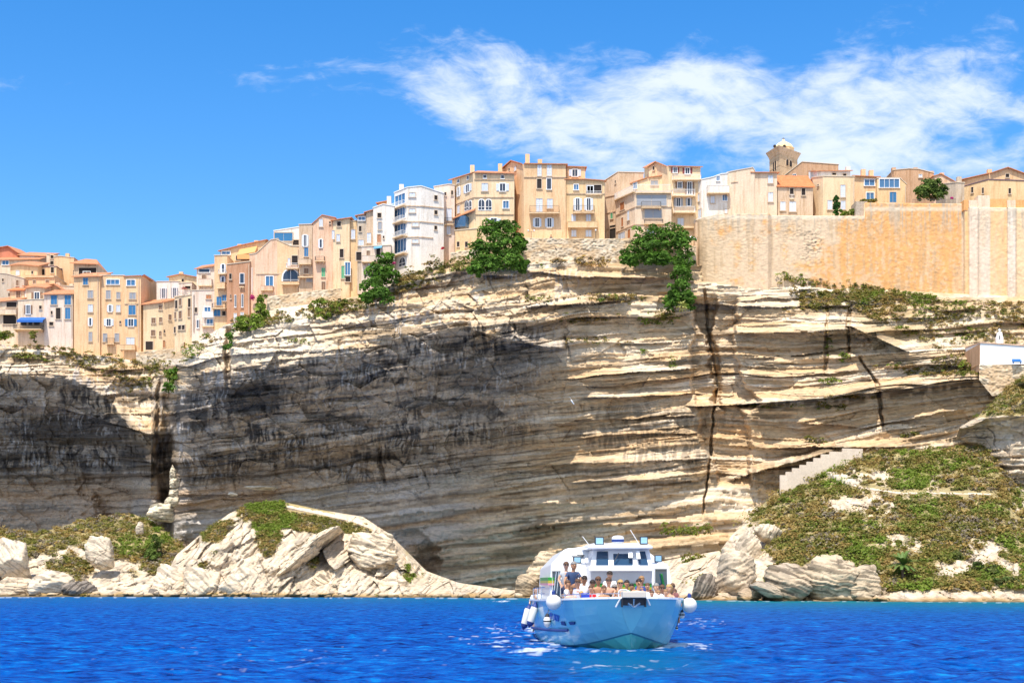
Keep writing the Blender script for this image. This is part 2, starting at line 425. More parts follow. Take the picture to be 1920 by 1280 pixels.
for bx, by, rx, ry, dep in ((160,955,34,34,4.0),(178,965,13,15,3.0),(1640,620,40,34,2.5),(800,1050,30,36,-5.5),(770,1010,34,22,-3),(1260,880,90,25,.8)):
    jx = 16 * (fbm(PX / 16, PY / 13, 4, 58, .6) - .5) * 2; disp += -dep * np.clip(1 - ((PX - bx + jx) / rx) ** 2 - ((PY - by - jx) / ry) ** 2, 0, 1) ** .8
rimfade = sst(0, 26, PY - PY[0][None])
Y2 = YY + disp * (.25 + .75 * rimfade)
# ---- colour of the stone: clean cream and white beds, grey lichen, black water stains, some painted shade
def c3(r, g, b): return np.array([r, g, b], np.float32)
cream, white, ochre, grey, black, brown = c3(.62,.47,.30), c3(.74,.64,.50), c3(.60,.40,.21), c3(.52,.45,.375), c3(.035,.036,.042), c3(.23,.165,.10)
def mx(A, B, t): return A + (B - A) * np.clip(t, 0, 1)[..., None]
colr = np.broadcast_to(cream, PX.shape + (3,)).astype(np.float32)
colr = mx(colr, white, sst(-.15, .75, layer_tone))
colr = mx(colr, ochre, sst(.15, -.9, layer_tone) * .75)
colr = mx(colr, brown, .75 * sst(.62, .78, vn(PX / 120, S / 5.2, 61)) * sst(.35, .6, fbm(PX / 50, S / 30, 3, 62)))
colr = mx(colr, white, .7 * sst(640, 560, PX) * sst(720, 640, PY) * sst(330, 380, PX) + .35 * sst(.55, .7, fbm(PX / 60, PY / 40, 4, 60)))
W = WL * sst(.22, .5, fbm(PX / 110, PY / 60, 4, 63) + .35 * sst(0, 60, PY - np.interp(PX, [0, 200, 290, 350, 520, 700, 860, 1100], [690, 750, 860, 705, 690, 655, 604, 640])) - .08)
W = W * sst(-12, 18, PY - np.interp(PX, [0, 150, 205, 250, 290, 335, 350, 520, 700, 760, 860, 1000, 1100], [690, 700, 745, 810, 860, 725, 705, 688, 652, 628, 604, 610, 620]))
colr = mx(colr, grey, W * .8)
colr = mx(colr, brown * 1.25, W * .5 * sst(.48, .62, fbm(PX / 90, S / 14, 4, 64)))
PXw = PX + 7 * (fbm(PX / 30, PY / 22, 3, 68) - .5) * 2
strk = vn(PXw / 2.6, PY / 15, 65) * .45 + vn(PXw / 7.5, PY / 34, 66) * .35 + fbm(PX / 7, PY / 7, 3, 69) * .2
pat = fbm(PX / 75, PY / 34, 4, 67, .6)
blk = sst(.49, .60, pat) * sst(.40, .58, strk)
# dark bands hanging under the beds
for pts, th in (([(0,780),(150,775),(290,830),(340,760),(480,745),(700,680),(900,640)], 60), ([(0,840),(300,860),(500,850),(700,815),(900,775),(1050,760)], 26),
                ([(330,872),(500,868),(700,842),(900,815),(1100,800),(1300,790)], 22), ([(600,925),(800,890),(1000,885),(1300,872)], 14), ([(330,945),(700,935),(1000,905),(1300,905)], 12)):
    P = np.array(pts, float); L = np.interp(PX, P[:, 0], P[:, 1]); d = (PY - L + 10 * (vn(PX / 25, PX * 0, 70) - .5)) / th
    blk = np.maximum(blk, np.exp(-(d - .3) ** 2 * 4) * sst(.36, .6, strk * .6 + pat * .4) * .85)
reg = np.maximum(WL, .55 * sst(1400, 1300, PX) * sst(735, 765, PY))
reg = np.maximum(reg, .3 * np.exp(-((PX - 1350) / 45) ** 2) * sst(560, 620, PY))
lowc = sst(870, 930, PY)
for x, y, rx, ry, k in ((150,805,120,26,.9),(265,850,40,26,.8),(470,745,60,30,.9),(355,775,34,36,.8),(520,700,60,14,.6),(880,690,80,20,.7),(1010,680,80,34,.75),(960,720,110,16,.6),(640,790,70,14,.5),(840,760,90,12,.6),(620,870,60,12,.6),(760,850,60,10,.5),(40,840,60,12,.6)):  # black patches; the one by the centre overhang paints its shadow
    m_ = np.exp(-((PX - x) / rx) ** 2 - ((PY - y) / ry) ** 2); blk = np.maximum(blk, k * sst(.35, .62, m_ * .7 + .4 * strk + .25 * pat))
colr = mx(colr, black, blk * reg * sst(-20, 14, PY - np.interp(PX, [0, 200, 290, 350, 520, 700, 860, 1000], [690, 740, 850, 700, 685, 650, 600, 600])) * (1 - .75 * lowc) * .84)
wst = sst(.55, .75, vn(PXw / 2.6, PY / 14, 71)) * sst(.52, .64, fbm(PX / 50, PY / 26, 3, 72)) * sst(930, 880, PY)
colr = mx(colr, c3(.56, .53, .50), wst * WL * .7)
colr = mx(colr, black, .35 * sst(.05, .0, fe2) * WL * sst(930, 880, PY) + .5 * sst(.04, 0, fe) * WL * sst(930, 880, PY))
colr = mx(colr, brown * .55, .7 * sst(.66, .8, vn(PX / 140, S / 3.1, 77)) * sst(1400, 1000, PX) * sst(780, 820, PY))
# smooth lower wall: tan and blue-grey wash bands
colr = mx(colr, c3(.52, .38, .26), lowc * WL * .85 * sst(.45, .55, vn(PX / 420, S / 24, 73)))
colr = mx(colr, c3(.16, .13, .11), lowc * WL * .75 * sst(.60, .68, vn(PX / 260, S / 7, 79)) * sst(.3, .55, fbm(PX / 22, PY / 8, 3, 80)))
colr = mx(colr, c3(.56, .55, .54), lowc * WL * .75 * sst(.52, .60, vn(PX / 380, S / 20, 74)))
colr = mx(colr, c3(.50, .35, .23), .7 * sst(310, 200, PX) * sst(880, 930, PY))
for pts, wd, st in (([(1100,784),(1310,776)], 5, .5), ([(1380,765),(1640,745),(1840,718)], 8, .75), ([(1655,850),(1860,820)], 14, .6), ([(1400,892),(1600,850)], 16, .6)):  # brown bands along ledges; the lower two paint overhang shade into the stone
    P = np.array(pts, float); L = np.interp(PX, P[:, 0], P[:, 1]); inx = (PX > P[0, 0]) & (PX < P[-1, 0])
    colr = mx(colr, brown * .5, inx * np.exp(-((PY - L) / wd) ** 2) * st * sst(.25, .6, vn(PX / 7, PY / 14, 75)))
# soil tint on the terraces at the upper right
colr = mx(colr, c3(.42, .33, .18), .55 * sst(.42, .6, fbm(PX / 30, PY / 14, 4, 76)) * sst(1480, 1600, PX) * sst(700, 640, PY))
# plateau behind the rim and a skirt
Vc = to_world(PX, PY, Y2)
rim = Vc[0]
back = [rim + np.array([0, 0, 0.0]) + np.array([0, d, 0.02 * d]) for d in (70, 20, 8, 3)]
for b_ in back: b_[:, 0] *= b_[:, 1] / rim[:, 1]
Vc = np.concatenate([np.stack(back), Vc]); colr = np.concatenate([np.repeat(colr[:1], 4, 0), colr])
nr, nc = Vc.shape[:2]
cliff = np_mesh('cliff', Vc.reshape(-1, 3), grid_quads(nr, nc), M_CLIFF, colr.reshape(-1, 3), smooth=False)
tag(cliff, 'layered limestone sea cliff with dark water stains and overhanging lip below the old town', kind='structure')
CLIFF = (PX, PY, Y2)
def cliffY(px, py):
    j = int(np.clip(np.searchsorted(cpx, px), 0, len(cpx) - 1)); i = int(np.argmin(np.abs(PY[:, j] - py))); return float(Y2[i, j])

# ---- slopes in front of the cliff
def slope(name, label, prof, rows, step=2.0, strata=0,  x0=None, x1=None, rough=1.0, seed=100, vegthr=.5, tint=(.60,.50,.37), tiltf=.5, rockpts=(), smooth_n=8, noveg=()):
    x0 = prof[0][0] if x0 is None else x0; x1 = prof[-1][0] if x1 is None else x1
    xs = np.arange(x0, x1 + step, step)
    py, yy = sheet_field(prof, xs, rows); px = np.broadcast_to(xs, py.shape).copy()
    yy = blur_cols(blur_rows(yy, smooth_n), smooth_n); py = blur_cols(py, 3)
    q = px * math.sin(tiltf) + py * math.cos(tiltf) + 14 * (fbm(px / 40, py / 30, 3, seed + 5) - .5)
    ed = sst(0, 14, py - py[0][None]) * sst(0, 6, py[-1][None] - py)
    # blocks: cells with their own offset and tilt give rock slabs
    cell = np.zeros_like(py)
    for h, a, lx, k in ((30, 1.3, 34, 0), (13, .8, 26, 1), (5, .32, 40, 2)):
        li = np.floor((q + h * .6 * (vn(px / 22, py / 22, seed + k) - .5)) / h)
        cell += a * (vn(px / lx + li * 5.3, li * 1.0, seed + 10 + k) - .5) * 2
    veg = fbm(px / 55, py / 38, 4, seed + 20, .6)
    if callable(vegthr): vm = vegthr(px, py, veg)
    else: vm = sst(vegthr - .05, vegthr + .05, veg)
    wx = 16 * (vn(px / 30, py / 30, seed + 50) - .5); a_ = tiltf if abs(tiltf) > .1 else 0
    h1, e1 = facets(px + wx, py - wx, 46, seed, -a_, 1.9); h2, e2 = facets(px + wx, py - wx, 17, seed + 1, -a_, 1.8); h3, e3 = facets(px, py, 7, seed + 2, -a_, 2.2)
    yy = yy + ed * rough * ((cell * .55 + h1 * 3.2 + h2 * 1.3 + h3 * .55) * (1 - .6 * vm) + (fbm(px / 24, py / 18, 4, seed + 30) - .5) * 2.2)
    if strata:
        for h, a, lx in ((4, .5, 60), (9, .9, 90), (20, 1.2, 160)):
            li = np.floor((py + 6 * (fbm(px / 60, py / 30, 3, seed + 60) - .5) * 2) / h); yy = yy + ed * strata * a * (vn(px / lx + li * 7.3, li * 1., seed + 61) - .5) * 2
    tone = fbm(px / 16, q / 4, 4, seed + 40, .6)
    col = np.broadcast_to(np.array(tint, np.float32), px.shape + (3,)).astype(np.float32)
    col = mx(col, c3(.66, .57, .45), sst(.45, .65, tone)); col = mx(col, c3(.33, .29, .24), sst(.40, .26, tone) * .8)
    col = mx(col, c3(.17, .14, .11), (1 - vm) * sst(.38, .6, fbm(px / 26, py / 20, 3, seed + 52)) * (.75 * sst(.04, .0, e1) + .6 * sst(.06, .0, e2) + .4 * sst(.10, 0, e3) * sst(.4, .6, vn(px / 30, py / 30, seed + 51))))
    col = mx(col, c3(.34, .28, .12), vm * .85)
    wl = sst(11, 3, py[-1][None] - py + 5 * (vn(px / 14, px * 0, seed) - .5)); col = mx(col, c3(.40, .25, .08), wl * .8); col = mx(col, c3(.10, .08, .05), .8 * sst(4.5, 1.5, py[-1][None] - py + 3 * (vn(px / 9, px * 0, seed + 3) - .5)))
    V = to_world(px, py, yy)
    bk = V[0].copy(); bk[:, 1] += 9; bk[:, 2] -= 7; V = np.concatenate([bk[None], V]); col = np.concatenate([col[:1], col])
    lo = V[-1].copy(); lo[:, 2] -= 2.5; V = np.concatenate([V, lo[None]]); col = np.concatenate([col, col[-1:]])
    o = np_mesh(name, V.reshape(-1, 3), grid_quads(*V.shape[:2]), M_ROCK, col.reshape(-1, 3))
    tag(o, label, kind='structure')
    return px, py, yy, vm
def shoreY(py): return CAMH * F / (py - HOR)
def left_veg(px, py, v):
    top = np.interp(px, [-300, 0, 100, 250, 330], [990, 992, 985, 965, 1010])
    return sst(.40, .52, v + .30 * sst(70, 15, py - top) - .15 * sst(40, 110, py - top))
LS = slope('left_slope', 'rocky scrub slope at the foot of the cliff on the left',
  [(-300, [(1000,272),(1040,256),(1080,248),(1119,shoreY(1119))]), (0, [(992,270),(1030,256),(1075,246),(1118,shoreY(1118.5))]),
   (70, [(1000,270),(1030,256),(1075,246),(1118,shoreY(1118.5))]), (150, [(976,272),(1020,258),(1070,247),(1118,shoreY(1118.5))]),
   (250, [(963,273),(1010,260),(1065,248),(1118,shoreY(1118.5))]), (300, [(984,270),(1020,258),(1070,247),(1118,shoreY(1118.5))]),
   (345, [(1030,262),(1050,252),(1080,244),(1118,shoreY(1118.5))]), (420, [(1080,248),(1090,244),(1105,241),(1118,shoreY(1118.5))])],
  [40, 40, 40], 2.0, seed=100, vegthr=left_veg, tiltf=.35)
def mid_veg(px, py, v):
    a = np.exp(-((px - 520) / 60) ** 2 - ((py - 955) / 22) ** 2) * .55 + np.exp(-((px - 590) / 55) ** 2 - ((py - 975) / 16) ** 2) * .35
    a += np.exp(-((px - 500) / 22) ** 2 - ((py - 1010) / 40) ** 2) * .3 + np.exp(-((px - 660) / 40) ** 2 - ((py - 990) / 12) ** 2) * .3
    a += np.exp(-((px - 588) / 16) ** 2 - ((py - 1058) / 12) ** 2) * .4 + np.exp(-((px - 400) / 24) ** 2 - ((py - 1010) / 30) ** 2) * .3
    return sst(.52, .62, v * .6 + a + .12)
MS = slope('headland', 'rocky headland with a green top and pale tilted slabs in front of the cliff',
  [(296, [(1106,243),(1110,241),(1114,239),(1118,shoreY(1118.5))]), (314, [(1072,247),(1084,242),(1100,239),(1118,shoreY(1118.5))]), (330, [(1040,250),(1060,244),(1088,238),(1118,shoreY(1118.5))]), (380, [(998,252),(1035,245),(1080,238),(1118,shoreY(1118.5))]),
   (430, [(962,254),(1010,245),(1070,237),(1118,shoreY(1118.6))]), (470, [(944,256),(1000,245),(1065,236),(1119,shoreY(1119))]),
   (530, [(940,257),(1000,246),(1065,236),(1119,shoreY(1119))]), (600, [(955,257),(1005,246),(1065,236),(1119,shoreY(1119))]),
   (680, [(968,256),(1015,246),(1070,236),(1120,shoreY(1119.5))]), (730, [(1000,254),(1035,246),(1080,235),(1120,shoreY(1119.5))]),
   (765, [(1035,252),(1060,244),(1090,234),(1120,shoreY(1120))]), (800, [(1070,248),(1085,242),(1100,234),(1120,shoreY(1120))]),
   (860, [(1092,242),(1100,238),(1110,232),(1120,shoreY(1120))]), (960, [(1106,238),(1110,234),(1115,230),(1121,shoreY(1121))]),
   (1060, [(1085,236),(1098,230),(1110,222),(1122,shoreY(1122))]), (1200, [(1060,236),(1080,226),(1100,216),(1123,shoreY(1123))]),
   (1300, [(1040,236),(1070,222),(1098,208),(1125,shoreY(1125))]), (1360, [(1030,234),(1065,218),(1098,204),(1126,shoreY(1126))])],
  [50, 50, 46], 1.7, seed=140, vegthr=mid_veg, tiltf=.75, tint=(.60,.50,.37))
def right_veg(px, py, v):
    bare = np.exp(-((px - 1400) / 40) ** 2 - ((py - 1010) / 38) ** 2) * .5 + np.exp(-((px - 1385) / 45) ** 2 - ((py - 1070) / 36) ** 2) * .7
    bare += np.exp(-((px - 1840) / 46) ** 2 - ((py - 1035) / 30) ** 2) * .45 + np.exp(-((px - 1590) / 26) ** 2 - ((py - 948) / 9) ** 2) * .6
    bare += .8 * sst(1104, 1114, py) + .8 * sst(1120, 1104, py) * 0
    bare += .35 * np.exp(-((px - 1905) / 26) ** 2 - ((py - 1070) / 24) ** 2) + .4 * np.exp(-((px - 1790) / 30) ** 2 - ((py - 1068) / 14) ** 2)
    return sst(.34, .44, v * .8 + .2 * vn(px / 6, py / 5, 197) - bare + .04)
RS = slope('right_hillside', 'scrub covered hillside running down to the shore on the right',
  [(1290, [(1112,204),(1116,201),(1121,198),(1125,shoreY(1125))]), (1330, [(1060,216),(1085,208),(1105,201),(1126,shoreY(1125.5))]),
   (1370, [(1005,226),(1050,212),(1090,202),(1126,shoreY(1126))]), (1420, [(955,232),(1010,217),(1070,202),(1126,shoreY(1126))]),
   (1465, [(912,235),(985,217),(1060,200),(1126,shoreY(1126))]), (1520, [(892,236),(965,218),(1050,199),(1127,shoreY(1127))]),
   (1575, [(868,237),(950,218),(1045,198),(1127,shoreY(1127))]), (1625, [(848,238),(940,218),(1040,197),(1127,shoreY(1127))]),
   (1700, [(845,238),(935,216),(1035,196),(1128,shoreY(1128))]), (1800, [(838,236),(930,214),(1035,195),(1128,shoreY(1128))]),
   (1862, [(836,234),(930,213),(1035,194),(1128,shoreY(1128))]), (1930, [(930,222),(975,210),(1045,194),(1129,shoreY(1129))]),
   (2250, [(935,220),(975,210),(1045,194),(1129,shoreY(1129))])],
  [60, 60, 50], 2.0, seed=180, vegthr=right_veg, tiltf=-.5, rough=.7, tint=(.62,.50,.36))
def out_veg(px, py, v): return sst(.35, .5, v + .4 * sst(790, 768, py) - .35 * sst(775, 795, py))
OS = slope('rock_outcrop', 'layered rock outcrop with a scrub cap at the right edge',
  [(1800, [(800,236),(802,235),(804,235),(806,236),(810,237),(830,239)]), (1825, [(785,234),(792,232),(797,231.5),(801,233),(812,235),(835,237)]),
   (1850, [(768,233),(776,231),(784,230),(790,232),(830,233),(845,234)]), (1866, [(750,232),(770,228),(783,226.5),(790,228),(870,229),(940,228)]),
   (1890, [(728,231),(762,226),(780,224),(787,225.6),(880,225.5),(945,225)]), (1930, [(695,231),(755,225),(780,222.5),(787,223.6),(880,223),(950,222)]),
   (2250, [(680,231),(750,224),(780,221.5),(787,222.6),(880,222),(960,221)])],
  [24, 16, 12, 50, 34], 1.6, seed=220, vegthr=out_veg, tiltf=.05, rough=.35, tint=(.62,.50,.36), smooth_n=3, strata=1.0)

# ------------------------------------------------------------------ sea
def build_sea():
    ys = [-400., -100., -20., 4., 8., 12.]
    pr = 1285.0 + 8
    rows = np.arange(1330, 1112, -.8)
    ys += list(CAMH * F / (rows - HOR)); ys += [320, 400, 600, 1200, 4000, 12000]
    ys = np.array(ys)
    us = np.concatenate([np.linspace(-9000, -1300, 12), np.linspace(-1200, -40, 40), np.arange(-30, 1950, 2.2) , np.linspace(1960, 3200, 40), np.linspace(3400, 11000, 12)]) - 0
    YY_, U = np.meshgrid(ys, us, indexing='ij')
    X = (U - 960) / F * np.maximum(YY_, 14)
    dx = X + 0; 
    def w(lx, ly, s, ang=0.0):
        ca, sa = math.cos(ang), math.sin(ang); return vn((X * ca + YY_ * sa) / lx + 90, (YY_ * ca - X * sa) / ly + 40, s) - .5
    def rg(lx, ly, s, ang): return .5 - np.abs(w(lx, ly, s, ang)) * 2
    z = .16 * rg(3.6, 1.9, 300, .25) + .13 * rg(1.7, 1.0, 301, -.35) + .07 * rg(.85, .5, 302, .5) + .035 * rg(.42, .28, 303, -.1) + .16 * w(9, 6, 304, .1)
    inside = ((U > -1300) & (U < 3300) & (YY_ > 6) & (YY_ < 330)).astype(float)
    z = z * inside * np.clip(1.2 - YY_ / 260, .25, 1)
    # shallow water near the shore and foam of the wake
    sh = shoreY(np.interp(U, [0, 800, 1060, 1300, 1920], [1118.5, 1120, 1122, 1125, 1128.5]))
    py = HOR + CAMH * F / np.maximum(YY_, 6)
    shallow = np.interp(py - (HOR + CAMH * F / sh), [-2, 2, 12, 26, 50], [1, .9, .42, .14, 0.02]) * inside * np.interp(U, [0, 900, 1300, 1920], [.35, .6, .9, 1.0])
    shallow = np.clip(shallow, 0, 1)
    shallow = shallow * (.8 + .4 * vn(X / 30, YY_ / 14, 310))
    foam = np.zeros_like(X)
    n = fbm(X / .9, YY_ / .55, 4, 320, .6); n2 = fbm(X / .32, YY_ / .25, 3, 325, .6)
    def spot(px, pyc, rx, ry, st, thr=.52):
        m = np.exp(-((U - px) / rx) ** 2 - ((py - pyc) / ry) ** 2); return st * .8 * sst(thr + .07, thr + .2, n * .5 + n2 * .5 + m * .2 - .06) * sst(.12, .5, m)
    for a in ((900,1210,80,3,.8,.56),(970,1216,50,3,.9,.55),(860,1196,50,5,.7,.6),(1010,1222,60,7,.8,.5),(930,1190,80,20,.7,.6),(1035,1205,40,12,.9,.5),(1270,1212,22,5,1.1,.44),(1240,1216,24,3,1.2,.42),(1310,1216,30,8,.7,.54),
              (1060,1214,26,4,.9,.5),(1180,1224,90,3,.7,.5),(1320,1170,60,9,.6,.58),(940,1127,16,1.2,1.,.4),(1180,1255,150,14,.45,.6),(1000,1180,22,10,.8,.5),(500,1240,400,40,.25,.66)):
        foam = np.maximum(foam, spot(*a))
    foam = np.maximum(foam, .3 * sst(2.0, .8, np.abs(py - (HOR + CAMH * F / sh) - .6)) * sst(.52, .68, fbm(U / 9, U * 0 + 3, 4, 330)))
    foam *= inside
    wake = np.exp(-((U - 1180) / 150) ** 2 - ((py - 1245) / 34) ** 2) * inside
    z += foam * .03
    V = np.stack([X, YY_, z], -1)
    m, t, b = mat_new('sea_water')
    a1 = nnode(t, 'ShaderNodeAttribute', attribute_name='shallow'); a2 = nnode(t, 'ShaderNodeAttribute', attribute_name='foam'); a3 = nnode(t, 'ShaderNodeAttribute', attribute_name='wake')
    n1 = noise_node(t, 1.0, 6, .65, (.7, 1.5, 1)); n0 = noise_node(t, .08, 3, .5, (.6, 1.6, 1))
    n1b = noise_node(t, 2.6, 7, .68, (.6, 1.3, 1)); mxn = nnode(t, 'ShaderNodeMath', operation='MULTIPLY_ADD'); t.links.new(n1b, mxn.inputs[0]); mxn.inputs[1].default_value = .5
    hf = nnode(t, 'ShaderNodeMath', operation='MULTIPLY'); t.links.new(n1, hf.inputs[0]); hf.inputs[1].default_value = .5; t.links.new(hf.outputs[0], mxn.inputs[2])
    deep = ramp(t, mxn.outputs[0], [(.40, (.0, .010, .11)), (.48, (.0, .052, .30)), (.55, (.0, .095, .40)), (.64, (.0, .22, .58))])  # light stops paint the sky's reflection on ripple facets
    deep = mixc(t, a3.outputs['Fac'], deep, (.0, .10, .24))
    c = mixc(t, a1.outputs['Fac'], deep, mixc(t, mxn.outputs[0], (.0, .07, .10), (.0, .22, .24)))
    c = mixc(t, a2.outputs['Fac'], c, (.75, .82, .86))
    df = nnode(t, 'ShaderNodeBsdfDiffuse'); t.links.new(c, df.inputs['Color']); gl = nnode(t, 'ShaderNodeBsdfGlossy'); gl.inputs['Roughness'].default_value = .24
    n2_ = noise_node(t, 3.2, 6, .65, (.8, 1.5, 1)); bn_ = nnode(t, 'ShaderNodeBump'); bn_.inputs['Strength'].default_value = .8; bn_.inputs['Distance'].default_value = .14
    t.links.new(n2_, bn_.inputs['Height']); t.links.new(bn_.outputs[0], df.inputs['Normal']); t.links.new(bn_.outputs[0], gl.inputs['Normal'])
    fr = nnode(t, 'ShaderNodeFresnel'); fr.inputs['IOR'].default_value = 1.33; t.links.new(bn_.outputs[0], fr.inputs['Normal'])
    mn = nnode(t, 'ShaderNodeMath', operation='MINIMUM'); t.links.new(fr.outputs[0], mn.inputs[0]); mn.inputs[1].default_value = .11
    ms = nnode(t, 'ShaderNodeMixShader'); t.links.new(mn.outputs[0], ms.inputs[0]); t.links.new(df.outputs[0], ms.inputs[1]); t.links.new(gl.outputs[0], ms.inputs[2])
    t.links.new(ms.outputs[0], t.nodes['Material Output'].inputs['Surface'])
    o = np_mesh('sea', V.reshape(-1, 3), grid_quads(*X.shape)[:, ::-1], m, smooth=True, extra={'shallow': shallow.ravel(), 'foam': foam.ravel(), 'wake': wake.ravel()})
    tag(o, 'deep blue choppy sea turning turquoise along the shore', kind='structure')
build_sea()
# sea bed and land mass under everything, reaching the horizon
m_bed = simple('land_soil', (.30, .24, .16), .95)
MB().box(-9000, 9000, 330, 12000, -3, 1.5).build('distant_land', m_bed, kind='structure')
# ------------------------------------------------------------------ town materials
def mat_plaster(name, col, stain=.5, streak=(.55, .47, .38), stone=0):
    m, t, b = mat_new(name)
    n1 = noise_node(t, .35, 6, .65); n2 = noise_node(t, 1.0, 6, .7, (1.6, 1.6, .22)); n3 = noise_node(t, 4, 4, .6)
    f1 = ramp(t, n1, [(.35, (0, 0, 0)), (.68, (1, 1, 1))]); f2 = ramp(t, n2, [(.47, (0, 0, 0)), (.68, (1, 1, 1))])
    lite = tuple(min(1, c * 1.12 + .02) for c in col); dk = tuple(c * s * 1.25 for c, s in zip(col, streak))
    c = mixc(t, f1, col, lite)
    mf = nnode(t, 'ShaderNodeMath', operation='MULTIPLY'); t.links.new(f2, mf.inputs[0]); mf.inputs[1].default_value = stain
    c = mixc(t, mf.outputs[0], c, dk)
    g = ramp(t, n3, [(.3, (.86, .86, .86)), (.7, (1.08, 1.08, 1.08))]); c = mixc(t, 1.0, c, g, 'MULTIPLY')
    if stone:
        tcn = nnode(t, 'ShaderNodeTexCoord'); mpn = nnode(t, 'ShaderNodeMapping'); t.links.new(tcn.outputs['Object'], mpn.inputs[0])
        mpn.inputs['Rotation'].default_value = (R(90), 0, 0)
        br = nnode(t, 'ShaderNodeTexBrick'); t.links.new(mpn.outputs[0], br.inputs['Vector']); br.inputs['Scale'].default_value = stone
        br.inputs['Color1'].default_value = (1, 1, 1, 1); br.inputs['Color2'].default_value = (.78, .76, .72, 1); br.inputs['Mortar'].default_value = (.5, .45, .4, 1)
        br.inputs['Mortar Size'].default_value = .018
        c = mixc(t, .8, c, br.outputs[0], 'MULTIPLY')
    t.links.new(c, b.inputs['Base Color']); b.inputs['Roughness'].default_value = .92; b.inputs['Specular IOR Level'].default_value = .2
    bump(t, b, n3, .3, .05); return m
WALLC = dict(pe=(.75,.50,.29), pc=(.72,.56,.41), wh=(.74,.69,.63), orr=(.72,.38,.15), ye=(.74,.52,.29), te=(.50,.27,.16), br=(.54,.34,.21),
             gy=(.54,.45,.35), pk=(.74,.50,.35), pw=(.74,.60,.50), cr=(.76,.57,.36), dk=(.42,.31,.24), be=(.62,.46,.32), red=(.58,.22,.13))
WM = {k: mat_plaster('plaster_' + k, v, .85 if k in ('gy', 'te', 'br', 'pk', 'be') else .6) for k, v in WALLC.items()}
def mat_tile(name, c1, c2):
    m, t, b = mat_new(name); n = noise_node(t, 1.6, 5, .7); n2 = noise_node(t, 9, 2, .5)
    c = ramp(t, n, [(.35, c1), (.65, c2)]); g = ramp(t, n2, [(.3, (.75, .72, .7)), (.65, (1.15, 1.12, 1.1))]); c = mixc(t, 1., c, g, 'MULTIPLY')
    t.links.new(c, b.inputs['Base Color']); b.inputs['Roughness'].default_value = .9
    tcn = nnode(t, 'ShaderNodeTexCoord'); wv = nnode(t, 'ShaderNodeTexWave', bands_direction='X'); wv.inputs['Scale'].default_value = 1.4
    t.links.new(tcn.outputs['Object'], wv.inputs['Vector']); bump(t, b, wv.outputs['Fac'], .7, .12); return m
M_TILE = mat_tile('terracotta_tiles', (.56, .22, .10), (.70, .35, .18)); M_TILE2 = mat_tile('bright_tiles', (.66, .20, .07), (.78, .30, .12))
M_COP = simple('coping', (.66, .55, .42), .9); M_WHITE = simple('white_trim', (.82, .82, .82), .7)
M_PANE = simple('window_glass', (.035, .05, .08), .12, 0, .6); M_PANEB = simple('blue_glass', (.06, .17, .33), .12, 0, .6)
M_DARK = simple('dark_opening', (.03, .022, .02), .9); M_IRON = simple('iron', (.12, .10, .09), .6); M_STONEC = simple('slab_stone', (.62, .50, .38), .9)
SHC = dict(W=simple('shutter_white', (.66, .72, .82), .7), N=simple('shutter_brown', (.27, .16, .10), .7), R=simple('shutter_red', (.26, .05, .05), .7),
           U=simple('shutter_blue', (.04, .20, .42), .6), G=simple('shutter_green', (.10, .42, .22), .7), Y=simple('shutter_grey', (.36, .38, .42), .7), O=simple('shutter_orange', (.5, .2, .08), .7))
M_AWN = simple('awning_blue', (.02, .13, .48), .7); M_AWNO = simple('awning_orange', (.72, .36, .14), .7); M_AWND = simple('awning_plum', (.16, .10, .14), .8)
REG = {0: (0, 0, 1.0), 1: (0, 440, .20313), 2: (280, 380, .20316), 3: (560, 320, .2031), 4: (830, 270, .17967), 5: (1110, 280, .19527), 6: (1400, 230, .17967), 7: (1600, 280, .21873)}

class Facade:
    """the visible walls of one building, addressed in photo pixels"""
    def __init__(s, pts): s.p = pts      # [(px, py_top, Y)]
    def hit(s, px, y=None):
        P = s.p; i = 0
        for i in range(len(P) - 1):
            if px <= P[i + 1][0]: break
        (ax, _, aY), (bx, _, bY) = P[i], P[i + 1]
        A = Vector(((ax - 960) / F * aY, aY, 0)); B = Vector(((bx - 960) / F * bY, bY, 0)); d = B - A; k = (px - 960) / F
        t = (k * A.y - A.x) / (d.x - k * d.y); Q = A + d * t; u = d.normalized(); n = Vector((u.y, -u.x, 0)); return Q, u, n
def zat(py, Y): return CAMH + (HOR - py) / F * Y

